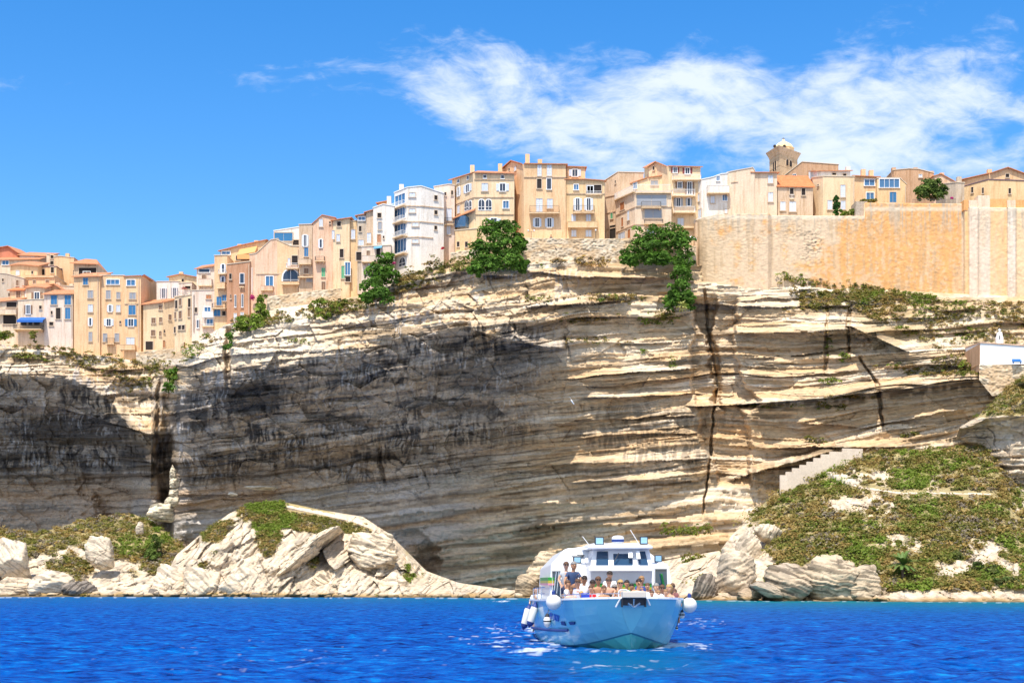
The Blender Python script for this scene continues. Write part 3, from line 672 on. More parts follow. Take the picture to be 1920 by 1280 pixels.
def window(fc, T, r, parent):
    x0, y0, x1, y1, k = r; sh = k[1:] or 'W'; k = k[0]
    px0, py0 = T(x0, y0); px1, py1 = T(x1, y1); pc = (px0 + px1) / 2
    Q, u, n = fc.hit(pc); a0 = (fc.hit(px0 + .01)[0] - Q).dot(u); a1 = (fc.hit(px1 - .01)[0] - Q).dot(u)
    z0, z1 = zat(py1, Q.y), zat(py0, Q.y); o = Q; w = a1 - a0
    fr = MB(); e = min(.14, w * .14); 
    ia0, ia1 = a0, a1
    if k == 's': ia0, ia1 = a0 + w * .29, a1 - w * .29
    if k == 'a':
        pts = []; c = (a0 + a1) / 2; r_ = w / 2
        prof = [(a0, z0), (a1, z0)] + [(c + r_ * math.cos(math.pi * q / 8), z1 - r_ + r_ * math.sin(math.pi * q / 8)) for q in range(9)]
        def ring(sc, b0, b1, mb):
            zc = (z0 + z1) / 2; P = [(c + (a - c) * sc, zc + (z - zc) * sc) for a, z in prof]; m = len(P)
            vs = [o + u * a + n * b0 + Vector((0, 0, z)) for a, z in P] + [o + u * a + n * b1 + Vector((0, 0, z)) for a, z in P]
            mb.add(vs, [tuple(range(m, 2 * m)), tuple(range(m))[::-1]] + [(i, (i + 1) % m, m + (i + 1) % m, m + i) for i in range(m)])
        ring(1.12, 0, .07, fr); W = fr.build('window', M_WHITE, parent)
        p = MB(); ring(.94, .03, .10, p); p.build('pane', M_PANE, W)
        p = MB(); p.fbox(o, u, n, c - .04, c + .04, .09, .13, z0, z1 - .1).fbox(o, u, n, a0, a1, .09, .13, z0 + .5, z0 + .58); p.build('mullion', M_WHITE, W); return
    fm = M_WHITE if k in 'gsdf' else M_STONEC
    fr.fbox(o, u, n, ia0 - e, ia0, 0, .12, z0 - e * .5, z1 + e).fbox(o, u, n, ia1, ia1 + e, 0, .12, z0 - e * .5, z1 + e)
    fr.fbox(o, u, n, ia0, ia1, 0, .12, z1, z1 + e).fbox(o, u, n, ia0 - e - .05, ia1 + e + .05, 0, .2, z0 - .18, z0 - e * .5)
    if k in 'gs' and (ia1 - ia0) > .5:
        nm = max(1, int((ia1 - ia0) / 1.1))
        for q in range(nm): a = ia0 + (ia1 - ia0) * (q + 1) / (nm + 1); fr.fbox(o, u, n, a - .035, a + .035, .03, .09, z0, z1)
    W = fr.build('window', M_STONEC if k in 'dwbn' else fm, parent)
    if k in 'dgsf':
        MB().fbox(o, u, n, ia0, ia1, 0, .02, z0, z1).build('pane', {'d': M_DARK, 'g': M_PANEB, 's': M_PANE, 'f': M_PANE}[k], W)
    if k == 's':
        for s0, s1 in ((a0, ia0 - e), (ia1 + e, a1)):
            b = MB(); b.fbox(o, u, n, s0, s1, .02, .09, z0, z1)
            for q in range(6): zz = z0 + (z1 - z0) * (q + .5) / 6; b.fbox(o, u, n, s0 + .05, s1 - .05, .09, .115, zz - .05, zz + .05)
            b.build('shutter', SHC[sh], W)
    if k in 'wbn':
        m = SHC[{'w': 'W', 'b': 'U', 'n': 'N'}[k] if not r[4][1:] else sh]; c = (a0 + a1) / 2
        for s0, s1 in ((a0, c - .03), (c + .03, a1)):
            b = MB(); b.fbox(o, u, n, s0, s1, .0, .05, z0, z1)
            for q in range(7): zz = z0 + (z1 - z0) * (q + .5) / 7; b.fbox(o, u, n, s0 + .06, s1 - .06, .05, .075, zz - .05, zz + .04)
            b.build('shutter', m, W)

def railing(mb, pts, z, h, kind):
    """pts world xy polyline at slab edge"""
    for a, b in zip(pts[:-1], pts[1:]):
        d = b - a; L = d.length
        if L < .05: continue
        u = d.normalized(); n = Vector((u.y, -u.x, 0)); A = Vector((a.x, a.y, 0))
        if kind in ('p', 'g'): mb.fbox(A, u, n, 0, L, -.06, .06, z, z + h); mb.fbox(A, u, n, -.03, L + .03, -.09, .09, z + h, z + h + .06)
        else:
            mb.fbox(A, u, n, 0, L, -.025, .025, z + h - .05, z + h); mb.fbox(A, u, n, 0, L, -.02, .02, z + .08, z + .12)
            m = max(2, int(L / .22))
            for q in range(m + 1): mb.fbox(A, u, n, L * q / m - .017, L * q / m + .017, -.017, .017, z, z + h - .02)

def balcony(fc, T, r, parent, wallm):
    x0, x1, ys, yr, kind, dep = r[:6]
    px0, pys = T(x0, ys); px1, pyr = T(x1, yr); Q, u, n = fc.hit((px0 + px1) / 2)
    a0 = (fc.hit(px0 + .01)[0] - Q).dot(u); a1 = (fc.hit(px1 - .01)[0] - Q).dot(u); z = zat(pys, Q.y - dep); h = zat(pyr, Q.y - dep) - z
    b = MB(); b.fbox(Q, u, n, a0, a1, -.05, dep, z - .17, z)
    for a in (a0 + .25, a1 - .25): b.fbox(Q, u, n, a - .08, a + .08, 0, dep * .6, z - .45, z - .17)
    B = b.build('balcony', WM['cr'] if kind != 'g' else M_WHITE, parent)
    P = lambda a, q: (Q + u * a + n * q)
    rr = MB(); railing(rr, [P(a0 + .05, 0), P(a0 + .05, dep - .07), P(a1 - .05, dep - .07), P(a1 - .05, 0)], z, h, kind)
    rr.build('railing', {'r': M_IRON, 'w': M_WHITE, 'p': wallm, 'g': M_WHITE}[kind], B)

def chimney(T, x, ytop, Y, parent, w=.8, m=None, cap='slab', hh=2.4):
    px, py = T(x, ytop); p = at(px, py, Y); c = MB(); c.box(p.x - w / 2, p.x + w / 2, Y - w / 2, Y + w / 2, p.z - hh, p.z)
    C = c.build('chimney', m or WM['cr'], parent)
def building(reg, name, label, pts, base, Y, wall='cr', roof='flat', D=9, rise=None, wins=(), bands=(), balc=(), chim=(), cat='house', group='old town houses along the cliff top', inset=0, ov=.45, tilem=None, down=4, pipes=(), cop=None):
    x0, y0, s = REG[reg]; T = lambda x, y: (x0 + x * s, y0 + y * s)
    P = [(*T(p[0], p[1]), Y + (p[2] if len(p) > 2 else 0)) for p in pts]
    fc = Facade(P); zb = zat(T(0, base)[1], Y) - down
    mid = P[len(P) // 2]; root = empty(name, at(mid[0], HOR, mid[2]) * 1.0, label=label, cat=cat, group=group); root.location.z = zb + down
    wm = WM[wall]
    fr = [Vector(((p[0] - 960) / F * p[2], p[2], zat(p[1], p[2]))) for p in P]
    ymax = max(v.y for v in fr)
    if rise is None: rise = .30 * D if roof in ('tile', 'hip') else .0
    n = len(fr); bk = [Vector((v.x * 1.0, v.y + D, v.z + rise)) for v in fr]
    if roof == 'hip':
        cx = (fr[0].x + fr[-1].x) / 2
        bkr = [Vector((lerp(v.x, cx, inset), v.y + D * .5, v.z + rise * .5)) for v in fr]
    wb = MB()
    for i in range(n - 1):
        a, b, c, d = fr[i], fr[i + 1], bk[i + 1], bk[i]
        zt = (lambda v: v.z - rise) if roof == 'hip' else (lambda v: v.z)
        wb.add([(a.x, a.y, zb), (b.x, b.y, zb), tuple(b), tuple(a)], [(0, 1, 2, 3)])
        wb.add([(d.x, d.y, zb), (c.x, c.y, zb), (c.x, c.y, zt(c)), (d.x, d.y, zt(d))], [(3, 2, 1, 0)])
        wb.add([tuple(a), tuple(b), (c.x, c.y, zt(c)), (d.x, d.y, zt(d))], [(0, 1, 2, 3)])
    for k, f in ((0, (0, 1, 2, 3)), (n - 1, (3, 2, 1, 0))):
        zt = bk[k].z - (rise if roof == 'hip' else 0)
        wb.add([(bk[k].x, bk[k].y, zb), (fr[k].x, fr[k].y, zb), tuple(fr[k]), (bk[k].x, bk[k].y, zt)], [f])
    wb.build('wall', wm, root)
    if roof != 'none':
        rf = MB(); o_ = ov if roof in ('tile', 'hip') else .1; th = .16 if roof in ('tile', 'hip') else .14
        back = bkr if roof == 'hip' else bk; sl = rise / D
        for i in range(n - 1):
            a, b, c, d = [Vector(v) for v in (fr[i], fr[i + 1], back[i + 1], back[i])]
            u = Vector((b.x - a.x, b.y - a.y, 0)).normalized(); nn = Vector((u.y, -u.x, 0))
            ddz = (b.z - a.z) / max(.1, (Vector((b.x - a.x, b.y - a.y, 0))).length)
            a = a + nn * o_ - Vector((0, 0, o_ * sl)); b = b + nn * o_ - Vector((0, 0, o_ * sl))
            if i == 0: a -= u * o_; a.z -= ddz * o_; d -= u * (o_ if roof != 'hip' else 0)
            if i == n - 2: b += u * o_; b.z += ddz * o_; c += u * (o_ if roof != 'hip' else 0)
            up = Vector((0, 0, .02)); t_ = Vector((0, 0, th + .02)); rf.hexa([a + up, b + up, c + up, d + up, a + t_, b + t_, c + t_, d + t_])
        if roof == 'hip':
            a, b = back[0], back[-1]; e = bk[-1] ; f = bk[0]
            zt = fr[0].z
            rf.add([tuple(a + Vector((0, 0, th))), tuple(b + Vector((0, 0, th))), (e.x, e.y, fr[-1].z), (f.x, f.y, fr[0].z)], [(0, 1, 2, 3)])
            rf.add([tuple(fr[0]), tuple(a + Vector((0, 0, th))), (f.x, f.y, fr[0].z)], [(0, 1, 2)]); rf.add([tuple(fr[-1]), tuple(b + Vector((0, 0, th))), (e.x, e.y, fr[-1].z)], [(2, 1, 0)])
        RF = rf.build('roof', (tilem or M_TILE) if roof in ('tile', 'hip') else (cop or M_COP), root)
    else: RF = root
    for c in chim: chimney(T, c[0], c[1], Y + (c[2] if len(c) > 2 else D * .35), RF, m=wm)
    if not pipes and name == 'terraced_house' and len(label) % 2: q_ = pts[-1]; pipes = [(q_[0] - 9, q_[1] + 22, base - 10)]
    for w in wins: window(fc, T, w, root)
    for bd in bands:      # string course (x0, x1, y)
        bb = MB(); px = [T(bd[0], 0)[0]] + [p[0] for p in P if T(bd[0], 0)[0] + 2 < p[0] < T(bd[1], 0)[0] - 2] + [T(bd[1], 0)[0]]
        zz = zat(T(0, bd[2])[1], Y)
        for a, b in zip(px[:-1], px[1:]):
            A = fc.hit(a + .02)[0]; Bq = fc.hit(b - .02)[0]; d = Bq - A; u = d.normalized(); bb.fbox(A, u, Vector((u.y, -u.x, 0)), 0, d.length, 0, .14, zz - .1, zz + .06)
        bb.build('string_course', WM['be'], root)
    for b in balc: balcony(fc, T, b, root, wm)
    for p in pipes:
        px, pa = T(p[0], p[1]); _, pb = T(0, p[2]); Q, u, n_ = fc.hit(px); q = MB(); q.bar(Q + n_ * .1 + Vector((0, 0, zat(pb, Q.y))), Q + n_ * .1 + Vector((0, 0, zat(pa, Q.y))), .07); q.build('drainpipe', p[3] if len(p) > 3 else M_STONEC, root)
    return root, fc, T

G0 = 'old town houses along the cliff top'
B = building
# ---- lower left cluster
r, fc, T = B(1, 'terraced_house', 'cream house with a pinkish loggia under a low tile roof at the far left edge', [(-90, 625), (165, 605)], 868, 289, 'pc', 'tile', 7, wins=[(60,622,155,668,'d'),(30,742,150,822,'d'),(-60,640,-10,720,'wN')], balc=[(-80,160,728,690,'p',.8)])
r, fc, T = B(1, 'terraced_house', 'cream house with a blue awning over its railed sea terrace', [(165, 610), (290, 600), (412, 600)], 866, 288.5, 'pc', 'flat', 7,
  wins=[(222,650,298,728,'sN'),(362,655,385,685,'d'),(190,768,248,835,'d'),(262,775,300,835,'d'),(315,768,368,835,'d')], balc=[(150,405,866,825,'r',2.0)])
p0, p1 = at(*T(158, 752), 286.2), at(*T(398, 752), 286.2); a = MB(); a.hexa([(p0.x, 286.0, p0.z - .9), (p1.x, 286.0, p1.z - .9), (p1.x, 288.4, p1.z + .1), (p0.x, 288.4, p0.z + .1), (p0.x, 286.0, p0.z - .8), (p1.x, 286.0, p1.z - .8), (p1.x, 288.4, p1.z + .2), (p0.x, 288.4, p0.z + .2)])
a.box(p0.x, p1.x, 285.97, 286.03, p0.z - 1.25, p0.z - .8); a.build('awning', M_AWN, r)
B(1, 'terraced_house', 'cream house with brown shutters and a low gable, behind the blue awning', [(235, 492), (330, 480), (415, 490)], 640, 293, 'pc', 'tile', 7, wins=[(290,532,392,622,'sN'),(378,560,395,590,'d')])
B(1, 'terraced_house', 'narrow cream house with brown shutters under a yellow tile roof', [(88, 515), (235, 512)], 640, 294, 'cr', 'tile', 6, tilem=M_TILE2, wins=[(150,520,190,580,'n'),(225,528,268,582,'sN'),(78,540,90,572,'d')])
B(1, 'terraced_house', 'white house with blue shutters above a rough plaster base', [(408, 552), (672, 548)], 958, 288, 'pw', 'tile', 8,
  wins=[(470,560,527,642,'b'),(597,560,655,644,'b'),(517,676,560,776,'d'),(602,674,650,776,'bU'),(456,806,492,836,'d'),(470,704,485,734,'d')])
B(1, 'terraced_house', 'tall peach house with a single column of mismatched shutters', [(682, 392), (880, 385), (922, 385)], 985, 287.5, 'pe', 'tile', 8,
  wins=[(768,398,812,460,'b'),(812,516,858,584,'wY'),(815,645,856,712,'w'),(812,770,856,835,'sW'),(820,898,850,982,'wY')], pipes=[(905,400,980)], chim=[(880,362)])
B(1, 'terraced_house', 'flat topped peach house with a long strip window under its parapet', [(922, 378), (1145, 378)], 990, 288, 'pe', 'flat', 9,
  wins=[(985,416,1100,456,'g'),(980,515,1020,590,'wY'),(1076,530,1108,590,'wY'),(988,650,1046,708,'sW'),(1074,650,1110,712,'w'),(960,778,1048,838,'sW'),(1103,796,1117,818,'d'),(952,912,988,985,'wY'),(1060,912,1098,985,'wY'),(735,880,736,882,'d')][:9],
  balc=[(985,1062,1000,950,'r',.9)])
B(1, 'terraced_house', 'tall peach corner house with a brown side wall at the gap in the town', [(1146, 388), (1300, 382), (1322, 372, 1), (1440, 470, 13)], 1045, 287, 'pe', 'tile', 8, rise=.6, ov=.25,
  wins=[(1172,418,1246,466,'g'),(1196,536,1252,592,'wY'),(1188,652,1252,736,'wU'),(1155,778,1262,842,'sU'),(1168,950,1240,1024,'w')], bands=[(1150,1275,636)], balc=[(1115,1256,1052,1015,'p',1.0)], pipes=[(1282,400,1045)])
B(1, 'terraced_house', 'low peach house with brown shutters under a slanting tile roof', [(1322, 645), (1500, 625), (1612, 598, 1)], 1075, 286, 'cr', 'tile', 7,
  wins=[(1466,650,1496,690,'n'),(1399,768,1436,815,'n'),(1470,764,1496,806,'n'),(1555,738,1580,786,'n'),(1395,880,1432,930,'n'),(1470,890,1490,935,'n'),(1509,876,1521,904,'d'),(1345,985,1412,1060,'dN'),(1504,975,1522,1040,'nO')], balc=[(1330,1430,1078,1074,'p',.8)])
# ---- stacked town behind, far left
B(1, 'stacked_house', 'red gabled house highest at the far left edge', [(-60, 130), (75, 108), (162, 165)], 300, 318, 'red', 'tile', 8, rise=1)
B(1, 'stacked_house', 'low cream house with a white window in the upper left rows', [(-60, 235), (360, 228)], 330, 312, 'pc', 'tile', 8, wins=[(22,240,80,275,'g'),(120,290,160,330,'w')])
B(1, 'stacked_house', 'small white house with a tiled roof line between the upper left houses', [(180, 190), (430, 200)], 300, 316, 'wh', 'tile', 8, wins=[(285,200,320,235,'w')])
B(1, 'stacked_house', 'cream house with roof terrace windows rising above the upper left rows', [(428, 178), (530, 205)], 330, 311, 'pc', 'flat', 8, wins=[(468,190,495,218,'d'),(465,245,495,275,'d')])
B(1, 'stacked_house', 'plain peach block with a small brown window below the hipped roof', [(500, 205), (560, 200), (682, 215)], 560, 309, 'pe', 'flat', 9, wins=[(560,310,577,355,'n'),(676,328,694,368,'n')], chim=[(625,175)])
B(1, 'stacked_house', 'beige house with a hipped orange roof and recessed brown loggia on the upper left skyline', [(680, 262), (890, 270)], 400, 307, 'be', 'hip', 9, rise=3.6, inset=.5, ov=.7, wins=[(728,305,890,368,'d'),(770,342,832,368,'g')], bands=[(722,905,296)])
B(1, 'stacked_house', 'peach house with a dark pergola over its roof terrace', [(225, 385), (505, 382)], 480, 300, 'pe', 'flat', 8, wins=[(305,422,330,450,'n'),(422,418,452,446,'n')], balc=[(230,500,384,376,'p',.3)])
B(1, 'stacked_house', 'peach upper storey with dark openings under the pergola', [(300, 300), (520, 296)], 400, 305, 'pe', 'flat', 6, wins=[(322,318,350,372,'d'),(378,318,412,372,'d'),(470,300,498,350,'d')], cop=M_AWND)
B(1, 'stacked_house', 'orange tiled house with pale side windows in the second row from the left edge', [(95, 285), (180, 275), (345, 290)], 420, 302, 'pe', 'tile', 7, wins=[(148,330,180,372,'w'),(290,335,306,362,'d')])
B(1, 'stacked_house', 'weathered grey plaster block among the left rows', [(-60, 355), (60, 362), (222, 405)], 590, 298, 'gy', 'flat', 9, wins=[(150,420,172,470,'n'),(20,405,34,430,'d')])
B(1, 'stacked_house', 'small house with a low pitched tile roof beside the tall peach house', [(228, 478), (420, 472), (500, 458), (560, 500)], 560, 297, 'pe', 'tile', 7, rise=1.0)
B(1, 'stacked_house', 'cream wall with chimneys between blue shuttered house and grey block', [(505, 470), (682, 478)], 560, 298.5, 'pc', 'flat', 6, wins=[(530,485,548,505,'d')], chim=[(540,445),(662,455)])
# ---- gap and rising row
B(2, 'terraced_house', 'white flat roofed house with two tall shuttered windows beyond the gap', [(66, 730), (275, 728)], 900, 292, 'wh', 'flat', 9, wins=[(100,792,162,880,'sY'),(202,786,264,874,'sY')])
B(2, 'terraced_house', 'cream house with red flowers along its roof terrace', [(272, 745), (392, 738)], 880, 284, 'pw', 'flat', 8, wins=[(330,770,385,795,'d')], balc=[(275,388,855,810,'w',.6)])
B(2, 'stacked_house', 'low cream house with a roof chimney behind the white flat roofed house', [(180, 685), (290, 662), (440, 690)], 760, 296, 'cr', 'tile', 7, rise=1.0, wins=[(298,702,320,730,'d')], chim=[(295,640)])
B(2, 'stacked_house', 'cream attic house with a wide dark window below a slanting tile roof', [(436, 612), (600, 585)], 720, 285, 'pw', 'tile', 7, wins=[(460,612,556,640,'fN'),(486,666,522,734,'n')], balc=[(455,582,760,705,'p',.7)])
B(2, 'terraced_house', 'old cream house with narrow dark windows at the bend of the cliff', [(232, 868, 2), (330, 862), (392, 850)], 1240, 274, 'cr', 'flat', 9,
  wins=[(240,902,262,975,'d'),(276,885,300,945,'n'),(358,885,382,962,'d'),(234,1010,250,1068,'n'),(274,1000,302,1066,'n'),(356,975,376,1050,'n'),(230,1146,246,1200,'d'),(268,1132,296,1168,'d'),(302,1130,330,1168,'d')], bands=[(235,330,852)])
B(2, 'terraced_house', 'pinkish white house with a glazed balcony and drying clothes', [(392, 812), (605, 806)], 1200, 272, 'pw', 'flat', 9,
  wins=[(526,852,570,884,'nO'),(420,968,442,1010,'d'),(430,1082,466,1152,'sN'),(510,965,565,1045,'g'),(532,1075,586,1130,'g')], balc=[(500,612,1048,1005,'g',.9),(490,600,1135,1115,'w',.7)], pipes=[(412,850,1195,M_IRON)])
B(2, 'terraced_house', 'slim peach house with white balconies and blue shutters near the waterfront bend', [(600, 490), (718, 486)], 1060, 270, 'pe', 'flat', 9,
  wins=[(655,570,706,640,'sW'),(655,684,702,745,'sW'),(622,868,668,945,'b'),(675,852,710,905,'b'),(596,985,655,1045,'b'),(672,1000,705,1040,'d')], balc=[(640,714,652,612,'w',.8),(630,706,782,735,'p',.8),(585,712,968,925,'r',1.1)])
B(2, 'terraced_house', 'terracotta coloured house with a green window box', [(716, 572), (928, 545)], 1095, 268.5, 'te', 'flat', 9,
  wins=[(738,655,760,705,'d'),(838,655,873,740,'f'),(745,850,757,884,'n'),(783,852,806,960,'sN'),(845,846,872,960,'sN'),(780,1020,806,1095,'w'),(842,1012,872,1060,'w')], balc=[(832,878,772,755,'r',.4)])
B(2, 'stacked_house', 'peach house with an orange awning and white chimneys on its roof terrace', [(655, 445), (830, 400), (1065, 350)], 560, 276, 'pe', 'tile', 6, rise=1.0, wins=[(672,452,745,475,'g'),(800,490,925,530,'d')], chim=[(990,352),(835,385)])
a = at(280 + 820 * .20316, 380 + 470 * .20316, 274.5); b = at(280 + 985 * .20316, 380 + 440 * .20316, 274.5)
A_ = MB(); A_.hexa([(a.x, 273.4, a.z - .6), (b.x, 273.4, b.z - .6), (b.x, 276, b.z + 1.2), (a.x, 276, a.z + 1.2), (a.x, 273.4, a.z - .5), (b.x, 273.4, b.z - .5), (b.x, 276, b.z + 1.3), (a.x, 276, a.z + 1.3)])
A_.box(a.x, b.x, 273.36, 273.42, a.z - 1.3, a.z - .4); A_.build('awning', M_AWNO, None, label='orange canvas awning stretched over a roof terrace in the rising row', cat='awning')
B(2, 'terraced_house', 'broad peach house with a boxed out turret and magenta bougainvillea', [(925, 480, .5), (985, 470), (1120, 345), (1190, 335), (1226, 470)], 960, 268.5, 'pk', 'flat', 9, wins=[(1076,680,1142,768,'gW')], balc=[(1035,1145,800,768,'p',.7)], bands=[(985,1225,655)], pipes=[(950,600,830,M_WHITE)])
B(2, 'stacked_house', 'white penthouse with a wall of blue glass on the skyline of the rising row', [(1150, 262), (1392, 225)], 400, 275, 'wh', 'flat', 7, wins=[(1155,278,1322,352,'b'),(1325,345,1380,390,'d')], cop=M_WHITE)
B(2, 'terraced_house', 'peach house with a pink arched recess above a terrace', [(1180, 345, .5), (1300, 400), (1382, 405)], 830, 268, 'pe', 'flat', 9, wins=[(1232,612,1380,738,'a'),(1280,512,1302,580,'w'),(1316,490,1378,570,'d')], balc=[(1268,1380,600,555,'w',1.0),(1225,1390,745,728,'p',.8)])
B(2, 'terraced_house', 'narrow ochre house with pale blue shutters and a white curved balcony', [(1382, 205), (1512, 200)], 830, 267.5, 'be', 'flat', 9, wins=[(1408,300,1468,400,'sW'),(1430,415,1466,495,'wU'),(1428,605,1470,652,'n'),(1450,690,1525,730,'wY')], balc=[(1380,1500,558,520,'p',.9),(1378,1530,680,655,'r',.9)])
B(2, 'terraced_house', 'tall gabled pink house with green shutters at its foot', [(1510, 192), (1595, 118), (1712, 142)], 805, 266.5, 'pk', 'tile', 9, rise=.8, ov=.2, wins=[(1568,150,1600,220,'w'),(1560,340,1605,412,'sW'),(1590,602,1622,682,'bG'),(1590,730,1625,802,'n'),(1660,175,1674,192,'d')], balc=[(1532,1622,532,492,'r',.9)])
# ---- middle of the row
B(3, 'terraced_house', 'cream house with a brown water stained front beside the tall gabled pink house', [(318, 462), (470, 440)], 1010, 265, 'cr', 'tile', 9, rise=1.2, wins=[(355,470,390,512,'d'),(350,588,380,652,'w'),(380,724,414,800,'d'),(395,880,428,992,'bG'),(430,848,475,960,'g'),(432,978,478,1022,'d'),(308,552,330,630,'w')])
B(3, 'terraced_house', 'ochre stained narrow house with one white shuttered door', [(468, 470), (548, 462)], 1010, 265.5, 'ye', 'flat', 9, wins=[(486,545,520,630,'w')])
B(3, 'terraced_house', 'weathered stone house with a red tiled attic and dark square opening', [(542, 418), (628, 402)], 940, 264.5, 'gy', 'tile', 9, rise=1, wins=[(552,428,612,456,'g'),(556,512,580,560,'d'),(552,640,600,690,'w'),(532,752,585,826,'d')])
B(3, 'terraced_house', 'beige house with one pair of pale shutters below a tile roof', [(625, 385), (692, 365)], 860, 264, 'be', 'tile', 9, rise=1, wins=[(632,575,666,665,'w')])
B(3, 'terraced_house', 'whitewashed house with a brown shutter below hanging laundry', [(688, 345), (780, 312), (884, 330)], 860, 263.5, 'wh', 'flat', 9, wins=[(728,392,762,432,'d'),(734,475,766,545,'wY'),(726,590,758,660,'nO'),(778,602,790,625,'d')], chim=[(835,240)], cop=M_WHITE)
B(3, 'stacked_house', 'small orange roofed attic between whitewashed houses', [(735, 300), (815, 285)], 360, 268, 'or' if 'or' in WM else 'orr', 'tile', 5, rise=.8)
r, fc, T = B(3, 'terraced_house', 'pinkish low house with a white balcony under a teal awning', [(580, 705), (850, 690)], 960, 262.5, 'pw', 'flat', 7, wins=[(628,740,656,782,'n'),(718,714,752,788,'d'),(640,850,690,910,'w')], balc=[(585,765,835,785,'p',1.1)])
a = at(*T(690, 705), 261.4); b = at(*T(768, 695), 261.4); A_ = MB(); A_.hexa([(a.x, 261.2, a.z - .4), (b.x, 261.2, b.z - .4), (b.x, 262.5, b.z + .3), (a.x, 262.5, a.z + .3), (a.x, 261.2, a.z - .32), (b.x, 261.2, b.z - .32), (b.x, 262.5, b.z + .38), (a.x, 262.5, a.z + .38)]); A_.build('awning', simple('awning_teal', (.1, .3, .45), .7), r)
B(3, 'apartment_house', 'modern white house with stacked glazed balconies and curved parapets', [(885, 205, 3.2), (1000, 158), (1130, 145), (1340, 212, 1.5)], 905, 262, 'wh', 'flat', 10, cop=M_WHITE,
  wins=[(1022,205,1076,241,'wW'),(1022,352,1076,386,'wW'),(1050,482,1106,512,'wW'),(1050,635,1106,665,'wW'),(1252,230,1280,270,'d'),(1252,368,1280,404,'d'),(1252,510,1276,545,'d'),(893,222,985,310,'g'),(890,350,985,445,'g'),(892,480,992,590,'g'),(890,636,996,750,'g'),(930,800,988,880,'a')],
  bands=[(1000,1335,326),(1000,1335,470),(1000,1240,612)], balc=[(872,998,330,285,'w',.9),(860,1010,472,425,'w',1.3),(866,1016,605,560,'w',1.3),(880,1016,766,755,'w',1.0)], chim=[(950,130,3)])
B(3, 'stacked_house', 'pinkish house with small balconies tucked behind the modern white house', [(1250, 150), (1385, 128), (1440, 135)], 760, 266, 'pw', 'flat', 8, wins=[(1342,200,1362,230,'d'),(1364,350,1412,462,'w'),(1368,512,1402,588,'w'),(1408,185,1425,225,'d')], balc=[(1335,1432,490,432,'r',.8)])
# ---- big houses at the top of the retaining wall
r, fc, T = B(4, 'corner_house', 'peach corner house with twin arched windows and a hipped tile roof', [(98, 372, 6), (330, 300), (748, 310)], 1000, 262, 'cr', 'hip', 11, rise=3.6, inset=.35, ov=.55,
  wins=[(425,326,455,356,'f'),(610,330,640,360,'f'),(560,415,690,490,'sW'),(408,412,470,490,'wW'),(374,578,436,688,'a'),(449,578,510,688,'a'),(632,596,688,668,'g'),(462,776,605,822,'sW'),
        (156,372,176,402,'f'),(258,335,276,366,'f'),(148,455,188,540,'sW'),(222,425,302,500,'sW'),(232,595,268,692,'a'),(272,590,304,690,'a'),(155,642,182,722,'w')], bands=[(330,740,370),(110,740,555),(340,740,733)], chim=[(310,225,4),(600,210,7)])
a = at(*T(118, 800), 264.6); s = MB(); p = [at(*T(x, y), Y) for x, y, Y in ((128, 760, 266), (238, 745, 262), (238, 855, 262), (128, 870, 266))]
s.add([tuple(v) for v in p] + [tuple(v + Vector((1, 2.5, 0))) for v in p], [(0, 3, 2, 1), (4, 5, 6, 7), (0, 1, 5, 4), (1, 2, 6, 5), (2, 3, 7, 6), (3, 0, 4, 7)]); s.build('conservatory', M_PANEB, r)
s = MB(); q0 = at(*T(98, 785), 265.5); q1 = at(*T(330, 695), 261.2); s.add([tuple(q0), tuple(q1), tuple(q1 + Vector((.3, 1.2, .7))), tuple(q0 + Vector((.6, 2.4, .7))), tuple(q0 + Vector((0, 0, .2))), tuple(q1 + Vector((0, 0, .2))), tuple(q1 + Vector((.3, 1.2, .95))), tuple(q0 + Vector((.6, 2.4, .95)))], [(3, 2, 1, 0), (4, 5, 6, 7), (0, 1, 5, 4), (1, 2, 6, 5), (2, 3, 7, 6), (3, 0, 4, 7)]); s.build('lean_to_roof', M_TILE, r)
B(4, 'terrace_block', 'yellow lower terrace jutting out beside the conservatory of the corner house', [(130, 905, 1), (360, 885)], 1100, 260.5, 'ye', 'flat', 4, wins=[(150,1020,175,1070,'d'),(235,1020,262,1075,'d')], cat='terrace', group=None, down=6)
B(4, 'tall_house', 'tallest peach house with a full width balcony and blue grey shutters', [(620, 268, 9), (725, 176, 5), (848, 212), (1286, 218)], 978, 261.5, 'pe', 'tile', 10, rise=.7, ov=.35,
  wins=[(990,222,1030,332,'w'),(1090,222,1136,332,'w'),(985,365,1031,462,'d'),(1088,362,1132,470,'fW'),(977,572,1040,708,'w'),(1092,575,1146,670,'w'),(942,776,1030,862,'sW'),(1068,776,1160,865,'sW'),(690,252,705,282,'d'),(750,235,770,280,'w'),(738,415,752,470,'d')],
  bands=[(848,1286,345)], balc=[(905,1216,712,640,'r',1.25)], chim=[(885,110,4),(1015,165,5)])
B(4, 'attic_house', 'small attic storey with open white shutters above the orange house', [(1292, 240), (1488, 246)], 380, 264, 'pe', 'tile', 6, rise=.8, ov=.3, wins=[(1318,268,1442,336,'sW')])
B(4, 'tall_house', 'orange trimmed house with three balconies over an orange ground floor', [(1290, 372), (1500, 372), (1690, 386)], 982, 261.8, 'ye', 'tile', 9, rise=2.0, ov=.4,
  wins=[(1370,424,1416,476,'g'),(1500,428,1656,520,'d'),(1510,440,1570,515,'g'),(1366,570,1452,690,'sW'),(1478,570,1568,690,'sW'),(1345,735,1388,810,'w'),(1498,735,1545,812,'w'),(1345,900,1392,965,'w'),(1495,900,1550,965,'w')],
  bands=[(1292,1690,517)], balc=[(1500,1660,520,488,'w',.3),(1358,1582,708,638,'r',1.1),(1305,1612,858,808,'p',1.2)])
